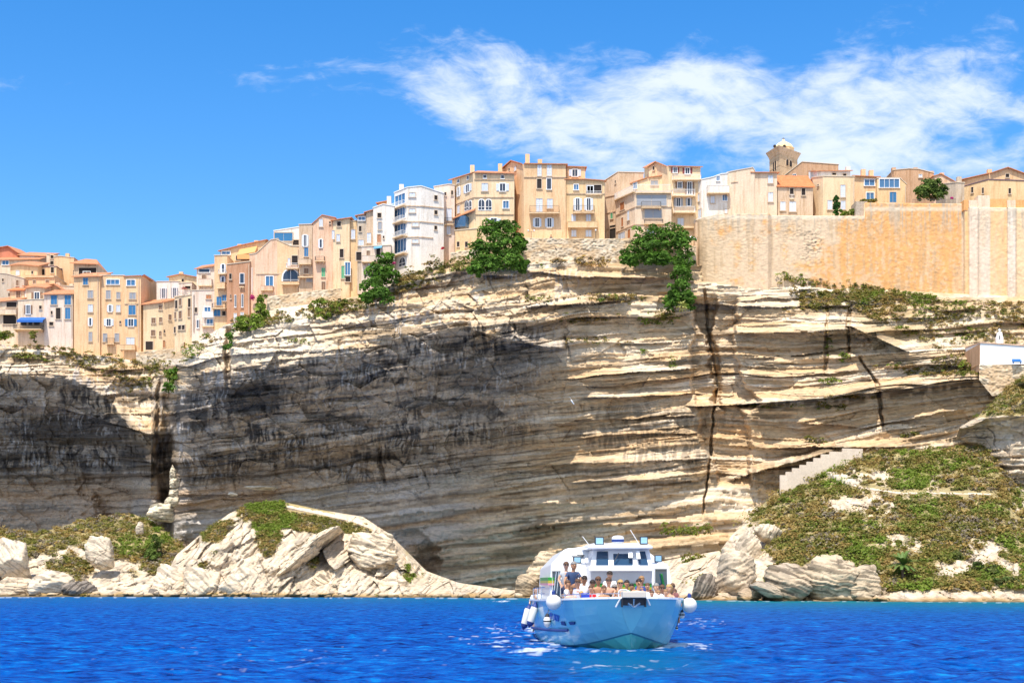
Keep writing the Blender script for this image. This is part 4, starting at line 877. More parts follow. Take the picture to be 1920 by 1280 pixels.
# ---- houses between the two fig trees
B(5, 'tall_house', 'brown stuccoed house in the back with a green window', [(125, 300, 2), (250, 220), (495, 226)], 862, 270, 'be', 'flat', 9, wins=[(180,612,202,665,'bG'),(172,730,232,855,'dN'),(222,300,232,325,'d')], bands=[(128,240,430),(128,240,588),(128,240,745)])
B(5, 'attic_house', 'set back cream storey with a wide grey window behind the roof terrace', [(380, 330, 2), (540, 275), (750, 248)], 420, 268, 'cr', 'tile', 7, rise=.8, ov=.25, wins=[(565,302,632,342,'wY'),(400,320,432,375,'g')])
B(5, 'corner_house', 'cream corner house with deep loggias and a railed roof terrace', [(232, 478, 6), (415, 408), (762, 405)], 870, 262.5, 'pc', 'flat', 8,
  wins=[(430,440,715,540,'wY'),(505,575,668,660,'wY'),(530,770,600,830,'w'),(272,510,314,580,'nO'),(284,658,304,740,'nO'),(345,770,372,850,'nO'),(342,590,362,680,'w'),(255,800,320,860,'w')], bands=[(235,762,552),(235,762,720)],  # the two wide grey shutter panels stand in for balcony and loggia shade
  balc=[(470,660,552,500,'r',.9),(500,680,708,670,'r',.9),(415,760,410,335,'w',.5),(232,415,440,380,'w',.5)])
B(5, 'tall_house', 'cream house with dark red shutters on its top storey under orange tiles', [(545, 168, 6), (625, 118, 5), (735, 165), (1042, 172)], 870, 265, 'cr', 'tile', 9, rise=2.4, ov=.4,
  wins=[(760,176,836,222,'sR'),(870,180,962,232,'sR'),(585,165,602,200,'d'),(802,316,886,370,'sN'),(893,316,982,428,'sN'),(786,470,872,546,'sY'),(900,472,958,540,'sY'),(822,662,880,736,'w')],
  balc=[(770,1045,284,238,'w',1.0),(768,988,440,382,'w',1.1),(782,988,600,545,'w',1.2),(800,985,745,735,'p',.8)])
B(5, 'corner_house', 'white house with curved balconies beside the round bastion', [(990, 352, 2), (1052, 292), (1160, 270), (1240, 240), (1330, 232)], 700, 264, 'wh', 'flat', 8, cop=M_WHITE,
  wins=[(1010,430,1036,502,'w'),(1008,580,1052,672,'w'),(1138,450,1178,515,'w'),(1254,405,1296,490,'g'),(1276,572,1299,612,'w'),(1195,255,1225,300,'g')], balc=[(1100,1310,412,350,'p',1.3),(985,1110,700,655,'w',.8)])
B(5, 'lower_house', 'beige ground floor with a blue window under the white curved balcony house', [(990, 700), (1112, 690)], 860, 262.5, 'be', 'none', 5, wins=[(1015,742,1056,834,'w')], down=5)
B(5, 'stacked_house', 'cream blank gable end wall between the white house and the tiled cream house', [(1300, 225, .5), (1395, 205), (1545, 178), (1562, 205)], 612, 263.5, 'pc', 'flat', 10, bands=[(1335,1402,312)])
# ---- behind and on the bastion
B(6, 'stacked_house', 'cream house with two pale blue shutters at its right corner above the bastion', [(62, 525), (318, 525)], 955, 263.8, 'pc', 'tile', 9, rise=1.6, wins=[(224,552,272,630,'w'),(226,730,274,824,'w')])
B(6, 'low_house', 'low stone coloured house under a bright orange tiled roof', [(325, 665), (692, 672)], 985, 264, 'be', 'tile', 6, rise=3.6, tilem=M_TILE2, ov=.3, wins=[(450,686,490,746,'d'),(572,686,612,756,'d'),(352,826,404,915,'w'),(447,826,513,926,'w')], balc=[(448,494,790,750,'w',.3)])
B(6, 'large_house', 'large peach block rising behind the orange roof beside the bell tower', [(390, 560, 3), (580, 412), (958, 440)], 660, 278, 'br', 'flat', 10, wins=[(648,500,668,602,'w'),(478,536,520,566,'a')])
B(6, 'terraced_house', 'cream house with a white attic strip and tiny wall buttresses', [(690, 575, 3), (798, 562), (1126, 566)], 978, 263.5, 'cr', 'flat', 8,
  wins=[(980,652,1028,776,'w'),(845,812,892,905,'w'),(983,816,1030,905,'w'),(742,644,757,656,'d')])
B(6, 'attic_house', 'white attic with two dark windows under a thin tile roof', [(735, 508), (1082, 505)], 575, 266, 'wh', 'tile', 6, rise=1.6, ov=.4, wins=[(893,526,932,547,'d'),(1005,534,1040,566,'d')], chim=[(1055,460,2)])
B(6, 'terraced_house', 'rust coloured house with white glazed doors above the garden wall', [(1126, 560), (1370, 572)], 835, 266, 'pe', 'tile', 8, rise=1.2, wins=[(1230,595,1332,654,'gW'),(1250,732,1326,820,'gW')], chim=[(1215,490,2),(1298,500,3)])
B(6, 'terraced_house', 'peach house with a long band of glazing under its flat roof', [(1362, 582), (1600, 580), (1665, 640)], 850, 265, 'ye', 'flat', 8, wins=[(1386,590,1590,674,'g'),(1493,726,1560,830,'bU')])
B(7, 'large_house', 'rust orange house with uneven skyline behind the round tree', [(345, 180), (480, 168), (560, 172), (690, 205)], 320, 278, 'br', 'flat', 10, wins=[(560,215,590,240,'w')], chim=[(530,160,1),(668,190,1),(345,160,1)])
B(7, 'stacked_house', 'peach gabled house peeping over the grey garden wall', [(690, 232), (752, 215), (880, 285)], 320, 276, 'pk', 'tile', 7, rise=.6, ov=.2, chim=[(757,205,1)])
B(7, 'garden_building', 'plain grey plastered block beside the round tree', [(790, 296, 2), (880, 286), (952, 290)], 480, 262, 'gy', 'flat', 6, chim=[(905,238,2)])
B(7, 'large_house', 'ochre house with a dark canopy edge and tiled gable at the right edge', [(950, 318, 3), (1160, 262), (1560, 275)], 390, 265, 'ye', 'flat', 9, wins=[(1012,325,1030,372,'d'),(1105,330,1120,378,'d'),(1330,335,1350,380,'d')], cop=M_AWND)
B(7, 'large_house', 'tall tiled gable behind the dark canopy at the right edge', [(925, 265, 2), (1170, 210), (1320, 160), (1470, 215), (1560, 250)], 300, 276, 'pe', 'tile', 9, rise=1.0, ov=.5, wins=[(1305,210,1335,240,'d')], chim=[(1165,175,1)])
# ------------------------------------------------------------------ ramparts and walls
def wall_sheet(name, label, pxs, top, base, Yl, colf, mat, rows=80, cat='rampart', thick=3, group=None, jag=0):
    t = np.interp(pxs, *zip(*top)); b = np.interp(pxs, *zip(*base)); Yc = np.interp(pxs, *zip(*Yl))
    s = np.linspace(0, 1, rows)[:, None]; py = lerp(t[None], b[None], s); px = np.broadcast_to(pxs, py.shape).copy(); Y = np.broadcast_to(Yc, py.shape).copy()
    col, dY = colf(px, py); Y = Y + dY
    V = to_world(px, py, Y); bk = V[0].copy(); bk[:, 1] += thick
    V = np.concatenate([bk[None], V]); col = np.concatenate([col[:1], col])
    o = np_mesh(name, V.reshape(-1, 3), grid_quads(*V.shape[:2]), mat, col.reshape(-1, 3)); tag(o, label, cat, group); return o
m_w, t_, b_ = mat_new('rampart_plaster')
at_ = nnode(t_, 'ShaderNodeAttribute', attribute_name='Col'); nA = noise_node(t_, 1.4, 6, .7, (1, 1, .8))
v_ = ramp(t_, nA, [(.3, (.82, .8, .76)), (.7, (1.1, 1.09, 1.06))]); t_.links.new(mixc(t_, 1., at_.outputs['Color'], v_, 'MULTIPLY'), b_.inputs['Base Color'])
b_.inputs['Roughness'].default_value = .95; b_.inputs['Specular IOR Level'].default_value = .1; bump(t_, b_, nA, .25, .08)
M_RAMP = m_w
def bast_col(px, py):
    c = np.broadcast_to(c3(.72, .55, .39), px.shape + (3,)).astype(np.float32)
    c = mx(c, c3(.66, .50, .33), sst(1440, 1300, px) * .8)
    big = fbm(px / 62, py / 48, 5, 400, .6); fine = fbm(px / 5, py / 4, 3, 405, .6); vs = vn(px / 6, py / 60, 408)
    og = sst(.40, .54, big + .20 * np.exp(-((px - 1720) / 95) ** 2) + .14 * sst(500, 540, py) * sst(1560, 1620, px) - .14 * sst(1600, 1500, px) - .5 * sst(395, 380, py) * 0)
    og = og * (.5 + .7 * sst(.35, .6, fine * .6 + vs * .4)) * sst(1806, 1800, px)
    c = mx(c, c3(.76, .41, .17), og * .9)
    for x, y, rx, ry in ((1383, 462, 7, 9), (1410, 492, 7, 20), (1480, 430, 12, 10), (1472, 470, 6, 16), (1500, 500, 20, 10)):
        c = mx(c, c3(.72, .40, .14), .75 * np.exp(-((px - x) / rx) ** 2 - ((py - y) / ry) ** 2) * sst(.3, .55, fine))
    for x0, x1, cc in ((1808, 1817, (.80, .50, .22)), (1817, 1834, (.80, .66, .55)), (1834, 1857, (.72, .63, .54)), (1857, 1889, (.82, .52, .26)), (1889, 1905, (.80, .72, .66)), (1905, 1922, (.80, .60, .38)), (1922, 2260, (.78, .62, .45))):
        k = sst(x0 - 1, x0 + 1, px) * sst(x1 + 1, x1 - 1, px); c = mx(c, c3(*cc), k * (.35 + .4 * sst(.3, .6, fbm(px / 9, py / 50, 3, 410))))
    stone = sst(.44, .58, fbm(px / 40, py / 26, 3, 412)) * np.maximum(np.exp(-((px - 1520) / 55) ** 2 - ((py - 455) / 40) ** 2), .22)
    c = mx(c, c3(.30, .24, .17), stone * sst(.62, .74, vn(px / 3.5, py / 1.8, 413)) * .9)
    c = mx(c, c3(.50, .36, .22), .45 * sst(.6, .75, vn(px / 4, py / 70, 415)) * sst(.4, .6, fbm(px / 60, py / 60, 3, 417))); c = mx(c, c3(.45, .40, .33), .7 * sst(.55, .75, vn(px / 3, py / 40, 414)) * sst(px * 0 + 60, px * 0, py - 395))
    c = mx(c, c3(.80, .70, .56), .6 * sst(px * 0 + 6, px * 0 + 1, np.abs(py - np.where(px < 1622, 407, 392))))
    dY = (fine - .5) * .07 + (vn(px / 3.4, py / 1.9, 416) - .5) * .05 * (1 + 3 * stone)
    pil = sst(1816, 1818, px) * sst(1836, 1833, px) + sst(1888, 1890, px) * sst(1907, 1904, px)
    return c, dY - pil * .7
bx = np.concatenate([np.arange(1303, 1622, 1.5), [1621.6, 1622.2], np.arange(1624, 1807, 1.5), [1807.4, 1808], np.arange(1809, 1930, 1.5), np.arange(1935, 2250, 6)])
wall_sheet('bastion', 'huge plastered bastion wall with orange rust stains and a rounded left end', bx,
  [(1303,414),(1318,407),(1345,402),(1442,400),(1448,404),(1621.6,405),(1622.2,380),(1807.4,382),(1808,388),(2250,394)],
  [(1303,520),(1340,540),(1420,552),(1520,562),(1600,566),(1700,566),(1780,572),(1850,575),(2250,584)],
  [(1303,270),(1306,263.5),(1312,260.2),(1325,258.6),(1350,257.6),(1400,257),(1440,257.2),(1447,258.2),(1500,258.4),(1621.6,258),(1806,256.4),(1809,255.4),(1920,254.4),(2250,252.5)], bast_col, M_RAMP, rows=110, thick=4)
def rub_col(px, py):
    c = np.broadcast_to(c3(.66, .54, .40), px.shape + (3,)).astype(np.float32)
    n = vn(px / 3.2, py / 1.7, 420); c = mx(c, c3(.40, .31, .21), sst(.62, .8, n)); c = mx(c, c3(.80, .72, .58), sst(.4, .2, n) * .6)
    c = mx(c, c3(.62, .42, .24), .6 * sst(.5, .65, fbm(px / 30, py / 14, 3, 422)))
    return c, (n - .5) * .2 + (fbm(px / 12, py / 8, 3, 424) - .5) * .3
wall_sheet('retaining_wall', 'rubble stone retaining wall below the tallest peach house and between the two fig trees', np.arange(976, 1306, 1.4), [(976,446),(1180,447.5),(1250,452),(1306,462)], [(976,506),(1100,505),(1306,512)], [(976,258.6),(1150,259),(1306,260.5)], rub_col, M_RAMP, rows=44, cat='wall', thick=2.5)
wall_sheet('retaining_wall', 'grey stone wall under the yellow terrace left of the upper fig tree', np.arange(845, 905, 1.4), [(845,474),(905,464)], [(845,506),(905,506)], [(845,259.2),(905,257.6)], rub_col, M_RAMP, rows=30, cat='wall', thick=2)
wall_sheet('retaining_wall', 'low stone wall below the broad peach house with bougainvillea', np.arange(500, 640, 1.6), [(500,556),(560,548),(640,540)], [(500,586),(560,578),(640,568)], [(500,263),(640,261.6)], rub_col, M_RAMP, rows=20, cat='wall', thick=2)
wall_sheet('retaining_wall', 'tall pale plinth wall under the low peach house at the bend of the cliff', np.arange(255, 345, 1.6), [(255,660),(330,652),(345,640)], [(255,690),(345,682)], [(255,284.5),(312,282),(345,273)], rub_col, M_RAMP, rows=24, cat='wall', thick=2)

# merlons of the bastion are part of its top course: built as battlement parts
bs = bpy.data.objects['bastion']
for x0, x1, yt in ((1808, 1817, 374), (1857, 1889, 372), (1905, 1990, 374)):
    a = at(x0, 390, 255); b = at(x1, 390, 255); MB().box(a.x, b.x, 255.3, 257.3, a.z - .3, zat(yt, 255)).build('merlon', WM['orr'], bs)
for x0, x1, yt in ((1817, 1834, 375), (1834, 1857, 366), (1889, 1905, 375)):
    a = at(x0, 390, 255); b = at(x1, 390, 255); MB().box(a.x + .02, b.x - .02, 255.1, 257.2, a.z - .3, zat(yt, 255)).build('merlon', WM['pc'], bs)
# garden wall and railing on the bastion
rubble = MB(); a = at(1602, 407, 259.5); b = at(1624, 380, 259.5); rubble.box(a.x, b.x, 258.6, 262, a.z - 1, b.z)
rubble.build('garden_wall', mat_plaster('rubble', (.5,.42,.34), .6, stone=1.4), None, label='short dark rubble wall where the bastion steps up behind the cypress', cat='wall')
rl = MB(); pa, pb = at(1712, 383, 257.2), at(1792, 385, 257.2); railing(rl, [Vector((pa.x, 257.4, 0)), Vector((pb.x, 257.2, 0))], pa.z, .95, 'r')
rl.build('terrace_railing', M_IRON, None, label='dark iron railing on the bastion in front of the round tree', cat='railing')

# ---- bell tower
def bell_tower():
    Yc = 283.0; S_ = .17967; T = lambda x, y: (1400 + x * S_, 230 + y * S_)
    p1 = at(*T(345, 350), Yc); p0 = at(*T(238, 352), Yc + 4.2); p2 = at(*T(530, 352), Yc + 4.2); 
    A, Bq, C = Vector((p0.x, p0.y, 0)), Vector((p1.x, p1.y, 0)), Vector((p2.x, p2.y, 0)); D = A + C - Bq; cen = (A + C) / 2
    zt = lambda y: zat(T(0, y)[1], Yc + 2)
    root = empty('bell_tower', (cen.x, cen.y, zt(600)), label='stone bell tower with twin arched openings and a pointed dome', cat='tower')
    def pr(mb, sc, z0, z1, sc2=None):
        sc2 = sc2 or sc; f = [cen + (p - cen) * sc for p in (A, Bq, C, D)]; g = [cen + (p - cen) * sc2 for p in (A, Bq, C, D)]
        mb.hexa([(q.x, q.y, z0) for q in f] + [(q.x, q.y, z1) for q in g])
    ms = mat_plaster('tower_stone', (.66, .50, .34), .5, stone=1.0)
    m = MB(); pr(m, 1, zt(700), zt(352)); m.build('shaft', ms, root)
    m = MB(); pr(m, 1.02, zt(352), zt(330), 1.08); pr(m, 1.08, zt(330), zt(318), 1.14); pr(m, 1.14, zt(318), zt(300), 1.2); pr(m, 1.22, zt(300), zt(284), 1.27); m.build('cornice', WM['be'], root)
    for y in (385, 470): m = MB(); pr(m, 1.02, zt(y + 4), zt(y)); m.build('string_course', WM['be'], root)
    r8 = (A - C).length * .5 * .72; m = MB(); z0 = zt(284)
    h = zt(140) - z0
    m.lathe((cen.x, cen.y, z0), [(r8 * 1.04, 0), (r8 * 1.04, h * .25), (r8 * 1.1, h * .27), (r8 * 1.1, h * .31), (r8 * .98, h * .33), (r8 * .9, h * .46), (r8 * .72, h * .62), (r8 * .42, h * .76), (r8 * .2, h * .84), (r8 * .14, h * .92), (r8 * .1, h)], 8)
    dm = m.build('dome', mat_plaster('dome_plaster', (.85, .64, .36), .3), root)
    m = MB(); m.bar((cen.x, cen.y, z0 + h), (cen.x, cen.y, z0 + h * 1.12), .06).bar((cen.x - .35, cen.y, z0 + h * 1.07), (cen.x + .35, cen.y, z0 + h * 1.07), .05); m.build('cross', M_IRON, dm)
    fc = Facade([(T(238, 0)[0], 0, Yc + 4.2), (T(345, 0)[0], 0, Yc), (T(530, 0)[0], 0, Yc + 4.2)])
    for x0, x1, y0, y1 in ((279, 290, 408, 500), (297, 311, 405, 498), (410, 434, 392, 450), (444, 470, 392, 450)):
        Q, u, n = fc.hit(T((x0 + x1) / 2, 0)[0]); a0 = (fc.hit(T(x0, 0)[0])[0] - Q).dot(u); a1 = (fc.hit(T(x1, 0)[0])[0] - Q).dot(u); z0_, z1_ = zt(y1), zt(y0)
        c = (a0 + a1) / 2; rr = (a1 - a0) / 2
        def arch(sc, b0, b1, mb):
            pf = [(c - rr * sc, z0_), (c + rr * sc, z0_)] + [(c + rr * sc * math.cos(math.pi * q / 8), z1_ - rr + rr * sc * 1.3 * math.sin(math.pi * q / 8)) for q in range(9)]
            m_ = len(pf); mb.add([Q + u * a + n * b0 + Vector((0, 0, z)) for a, z in pf] + [Q + u * a + n * b1 + Vector((0, 0, z)) for a, z in pf], [tuple(range(m_, 2 * m_)), tuple(range(m_))[::-1]] + [(i, (i + 1) % m_, m_ + (i + 1) % m_, m_ + i) for i in range(m_)])
        w = MB(); arch(1.25, 0, .06, w); W = w.build('belfry_arch', WM['pc'], root); w = MB(); arch(.95, .02, .1, w); w.build('opening', M_DARK, W)
    for x in (318, 420): q = MB(); f = at(*T(x, 245), Yc - .5); q.lathe((f.x, cen.y - r8 * 1.0, zt(245)), [(.0, 0), (.32, .02), (.32, .12), (0, .14)], 10, (0, -1, 0)); q.build('round_window', M_DARK, dm)
bell_tower()
# ---- chapel
def chapel():
    Y = 233.5; root = empty('chapel', at(1874, 682, Y + 2), label='small whitewashed chapel with a bell gable on the rock ledge at the right edge', cat='chapel')
    a = at(1838, 643, Y); b = at(2010, 655, Y - 2); c = at(1817, 641, Y + 7); zb = at(1838, 684, Y).z; w = MB()
    w.hexa([(a.x, a.y, zb), (b.x, b.y, zb), (b.x + 1, b.y + 9, zb), (c.x, c.y + 2, zb), tuple(a), tuple(b), (b.x + 1, b.y + 9, b.z + 1), (c.x, c.y + 2, a.z + .6)])
    w.build('wall', simple('chapel_white', (.86, .86, .86), .85), root)
    r = MB(); up = Vector((0, 0, .03)); t = Vector((0, 0, .2)); q = [a + Vector((-.15, -.15, 0)), b + Vector((0, -.15, 0)), Vector((b.x + 1, b.y + 9, b.z + 1.)), Vector((c.x - .1, c.y + 2, a.z + .6))]
    r.hexa([tuple(v + up) for v in q] + [tuple(v + t) for v in q]); r.build('roof', WM['pk'], root)
    s = MB(); d0, d1 = Vector((c.x, c.y + 2, 0)), Vector((a.x, a.y, 0)); u = (d1 - d0).normalized(); n = Vector((u.y, -u.x, 0)); s.fbox(d0, u, n, .1, (d1 - d0).length - .1, .01, .12, zb - 1, a.z - .1); s.build('side_wall', WM['br'], root)
    g = MB(); G = at(1874, 645, Y + .5); k = Y / F
    prof = [(-5.8, 0), (-5.8, 12), (-4.4, 15), (-4.2, 19), (-2.2, 22.5), (0, 24), (2.2, 22.5), (4.2, 19), (4.4, 15), (5.8, 12), (5.8, 0)]
    vs = [(G.x + x * k, G.y - .4, G.z + z * k) for x, z in prof] + [(G.x + x * k, G.y + .4, G.z + z * k) for x, z in prof]; m = len(prof)
    g.add(vs, [tuple(range(m))[::-1], tuple(range(m, 2 * m))] + [(i, (i + 1) % m, m + (i + 1) % m, m + i) for i in range(m)])
    BG = g.build('bell_gable', bpy.data.materials['chapel_white'], root)
    o_ = MB(); o_.box(G.x - 1.9 * k, G.x - .2 * k, G.y - .45, G.y - .39, G.z + 8 * k, G.z + 15 * k); o_.build('bell_opening', M_DARK, BG)
    cr = MB(); cr.box(G.x - .07, G.x + .07, G.y - .06, G.y + .06, G.z + 23 * k, G.z + 29 * k).box(G.x - .26, G.x + .26, G.y - .061, G.y + .061, G.z + 26 * k, G.z + 27.4 * k); cr.build('cross', bpy.data.materials['chapel_white'], BG)
chapel()
wall_sheet('terrace_wall', 'stone terrace wall carrying the whitewashed chapel', np.arange(1836, 2010, 1.6), [(1836,683),(2010,688)], [(1836,712),(1860,742),(1920,734),(2010,734)], [(1836,233.6),(2010,230)], rub_col, M_RAMP, rows=40, cat='wall', thick=8)
# seats and figures by the chapel are tiny
bn = MB(); p = at(1907, 681.5, 231.6); bn.box(p.x - .7, p.x + .7, 231.3, 231.9, p.z + .3, p.z + .42); [bn.box(p.x + x - .04, p.x + x + .04, 231.35, 231.85, p.z, p.z + .3) for x in (-.6, .6)]; bn.box(p.x - .7, p.x + .7, 231.85, 231.95, p.z + .42, p.z + .8)
bn.build('bench', simple('bench_blue', (.05, .22, .55), .5), None, label='little blue bench on the terrace against the chapel wall', cat='bench')

# ---- stair wall and paths
def surf(sh, px, py):
    X_, P_, Y_, _ = sh; j = int(np.clip(np.searchsorted(X_[0], px), 0, X_.shape[1] - 1)); i = int(np.argmin(np.abs(P_[:, j] - py))); return float(Y_[i, j])
tp = [(1463,890),(1474,890),(1474,884),(1486,884),(1486,877),(1500,877),(1500,871),(1513,871),(1513,865),(1526,865),(1526,858),(1540,858),(1540,851),(1556,851),(1556,846),(1580,846),(1580,842),(1618,838)]
bt = [(1463,934),(1618,880)]
sw = MB()
for (xa, ya), (xb, yb) in zip(tp[:-1], tp[1:]):
    if xb <= xa: continue
    Ya = np.interp(xa, [1463, 1618], [231.5, 236]); Yb = np.interp(xb, [1463, 1618], [231.5, 236])
    z = zat((ya + yb) / 2, Ya); A1, B1 = at(xa, ya, Ya), at(xb, yb, Yb); za = zat(np.interp(xa, *zip(*bt)), Ya) - 1
    sw.hexa([(A1.x, Ya, za), (B1.x, Yb, za), (B1.x, Yb + .6, za), (A1.x, Ya + .6, za), (A1.x, Ya, z), (B1.x, Yb, z), (B1.x, Yb + .6, z), (A1.x, Ya + .6, z)])
sw.build('stair_wall', mat_plaster('stair_plaster', (.74, .62, .50), .2), None, label='pale stepped wall climbing the slope beside the scrub hillside', cat='wall')
M_PATH = mat_plaster('path_earth', (.66, .54, .42), .2)
def ribbon(name, sh, pts, w, kind='structure', off=.45, mat=None, label=None):
    P = np.array(pts, float); xs = np.arange(P[0, 0], P[-1, 0], 3.0); ys = np.interp(xs, P[:, 0], P[:, 1]); ws = np.interp(xs, P[:, 0], w) if not np.isscalar(w) else np.full_like(xs, w)
    m = MB(); V = []
    for x, y, ww in zip(xs, ys, ws):
        ya = surf(sh, x, y) - off; yb = surf(sh, x, y + ww) - off; V += [at(x, y, ya + .6), at(x, y + ww, yb), at(x, y + ww, yb) + Vector((0, .4, -1.0))]
    n = len(xs); m.add(V, [f for i in range(n - 1) for f in ((3 * i, 3 * i + 1, 3 * i + 4, 3 * i + 3), (3 * i + 1, 3 * i + 2, 3 * i + 5, 3 * i + 4))])
    return m.build(name, mat or M_PATH, None, label=label, kind=kind)
ribbon('headland_path', MS, [(536,944),(600,955),(660,966),(705,984),(740,1012),(768,1043),(792,1073)], [6, 9, 11, 11, 12, 12, 10], label='pale footpath running over the top of the headland')
ribbon('hill_path', RS, [(1588,902),(1620,912),(1690,922),(1760,922),(1860,924)], [5, 4, 3.5, 3, 3], label='narrow pale path crossing the scrub hillside')
st = MB()
for i in range(8):
    x = 1552 + i * 5.5; y = 884 + i * 2.6; Y = surf(RS, x + 6, y + 4) - 1.2; a = at(x, y, Y); b = at(x + 26, y, Y); st.box(a.x, b.x, Y, Y + 1.4, a.z - 1.2, a.z)
st.build('stairs', mat_plaster('stair_stone', (.78, .68, .56), .2), None, label='short flight of pale stone steps behind the stepped wall', cat='stairs')

# ------------------------------------------------------------------ foliage
rng = np.random.RandomState(5)
def leaves(centres, radii, cols, n, size, up=.35, inner=.25, jit=.5):
    """centres (m,3), radii (m,3), cols (m,3), n leaves per blob -> arrays"""
    m = len(centres); idx = np.repeat(np.arange(m), n); N = len(idx)
    d = rng.normal(size=(N, 3)); d /= np.linalg.norm(d, axis=1, keepdims=True); d[:, 2] = np.where(d[:, 2] < -.3, -d[:, 2], d[:, 2])
    r = (1 - inner * rng.rand(N) ** 1.5)[:, None]
    p = centres[idx] + d * radii[idx] * r
    nrm = d * .7 + rng.normal(size=(N, 3)) * .6 + np.array([0, -.1, up]); nrm /= np.linalg.norm(nrm, axis=1, keepdims=True)
    a = np.cross(nrm, rng.normal(size=(N, 3))); a /= np.linalg.norm(a, axis=1, keepdims=True); b = np.cross(nrm, a)
    s = (size * (.6 + .8 * rng.rand(N)))[:, None]; a = a * s; b = b * s * .62
    V = np.stack([p - a, p - b, p + a, p + b], 1).reshape(-1, 3); Q = np.arange(4 * N).reshape(-1, 4)
    c = cols[idx] * (1 - jit / 2 + jit * rng.rand(N, 1)); C = np.repeat(c, 4, 0); return V, Q, C
def merge(parts):
    Vs, Qs, Cs, k = [], [], [], 0
    for V, Q, C in parts: Vs.append(V); Qs.append(Q + k); Cs.append(C); k += len(V)
    return np.concatenate(Vs), np.concatenate(Qs), np.concatenate(Cs)
GREEN = [c3(.10,.21,.025), c3(.14,.27,.04), c3(.07,.15,.02)]; OLIVE = [c3(.24,.22,.05), c3(.28,.24,.07), c3(.17,.19,.04)]
OCHRE = [c3(.40,.28,.09), c3(.34,.25,.08), c3(.42,.31,.11)]; MAUVE = [c3(.32,.27,.20), c3(.27,.23,.17)]; LIME = [c3(.20,.28,.04), c3(.24,.30,.05), c3(.17,.25,.03)]
def bush(name, label, blobs, pal, n=420, size=.26, cat='bush', group=None, trunk=True, sub=14, seed=0):
    """blobs: (px, py, rx_px, ry_px, Y)"""
    rs = np.random.RandomState(seed + 3); cs, rr, cc = [], [], []
    for x, y, rx, ry, Y in blobs:
        k = Y / F
        for _ in range(sub):
            d = rs.normal(size=3); d /= np.linalg.norm(d); d[1] = -abs(d[1]) if rs.rand() < .7 else d[1]
            st_ = rs.rand() < .25; q = rs.uniform(.8, 1.0) if st_ else .72 * rs.rand() ** .4
            c = at(x, y, Y); R3 = np.array([rx * k, min(rx, ry) * k * .8, ry * k])
            cs.append(np.array(c) + d * R3 * (q + .1)); rr.append(R3 * ((.10 if st_ else .22) + .22 * rs.rand()) + .12); cc.append(pal[rs.randint(len(pal))] * (.6 + .8 * rs.rand()))
    V, Q, C = leaves(np.array(cs), np.array(rr), np.array(cc), max(10, n // sub), size)
    b0 = max(blobs, key=lambda b: b[1] + b[3]); base = at(b0[0], b0[1] + b0[3] * .8, b0[4] + .5)
    root = empty(name, base, label=label, cat=cat, group=group)
    o = np_mesh('foliage', V - np.array(base), Q, M_LEAF, C, parent=root)
    if trunk:
        t = MB()
        for x, y, rx, ry, Y in blobs:
            c = at(x, y, Y + .4)
            if (c - base).length < 3.2: t.bar(base, c, .16, 6, 0, .07)
            for _ in range(4 if (c - base).length < 3.2 else 0): t.bar(c, c + Vector((0, .3, 0)) + Vector(rs.normal(size=3)) * rx * Y / F * .4, .07, 5, 0, .02)
        t.build('trunk', simple('bark', (.14, .10, .07), .9) if 'bark' not in bpy.data.materials else bpy.data.materials['bark'], root)
    return root
bush('fig_tree', 'large bright green fig tree growing down the cliff left of the rubble retaining wall',
  [(922,440,26,24,256.5),(950,436,26,22,257),(905,470,28,22,255),(945,470,32,24,255),(915,498,30,18,253.5),(955,492,26,20,254),(972,462,16,20,256),(893,505,14,14,253),(982,500,10,14,255)], GREEN, n=1500, size=.24, cat='tree', sub=26)
bush('fig_tree', 'broad dark green fig tree trailing down to a tongue of leaves beside the bastion',
  [(1215,450,34,24,258),(1250,446,34,24,258),(1195,472,32,22,257),(1235,475,40,24,256),(1275,462,26,26,257),(1180,490,16,12,256),(1225,488,30,14,255.5),(1282,490,18,24,256),(1280,520,17,22,254.5),(1276,548,20,22,253),(1262,566,16,18,252),(1290,566,14,18,252.5)], GREEN, n=1500, size=.24, cat='tree', sub=26, seed=1)
bush('ivy_bush', 'bright green bush hanging below the modern white house', [(724,492,20,18,259),(706,515,26,22,257),(730,520,20,18,256.5),(698,540,22,20,255),(715,555,24,16,253.5),(690,560,14,12,253)], GREEN, n=1200, size=.24, cat='bush', sub=24, seed=2)
bush('garden_tree', 'round green tree behind the railing on the bastion', [(1742,355,24,20,259.5),(1730,362,16,14,259),(1758,362,16,16,259)], [c3(.10,.17,.03), c3(.16,.22,.05), c3(.08,.13,.03)], n=1300, size=.22, cat='tree', sub=26, seed=3)
bush('cypress', 'pointed dark cypress beside pale shutters on the bastion', [(1568,396,8,11,260),(1568,384,6,11,260),(1568,375,3.5,7,260)], [c3(.05,.13,.02), c3(.04,.10,.02)], n=700, size=.16, cat='tree', seed=4)
bush('garden_bush', 'low green hedge bush right of the cypress', [(1583,401,9,6,260),(1598,400,10,7,260)], LIME, n=380, size=.18, seed=5)
bush('garden_bush', 'small bush in front of the rust coloured house', [(1622,377,8,3,260.5),(1636,377,8,4,260.5)], OLIVE, n=260, size=.16, seed=6)
bush('cliff_bush', 'green bush clinging to the cliff under the bend of the town', [(322,708,14,14,267),(316,726,13,14,266),(330,698,9,10,268)], GREEN + LIME, n=500, size=.22, seed=7)
bush('cliff_bush', 'yellow green bush spilling below the terracotta coloured house', [(470,600,24,16,258),(455,612,20,12,257),(490,588,16,18,260),(492,572,10,18,262),(480,610,14,10,256)], LIME, n=620, size=.24, seed=8)
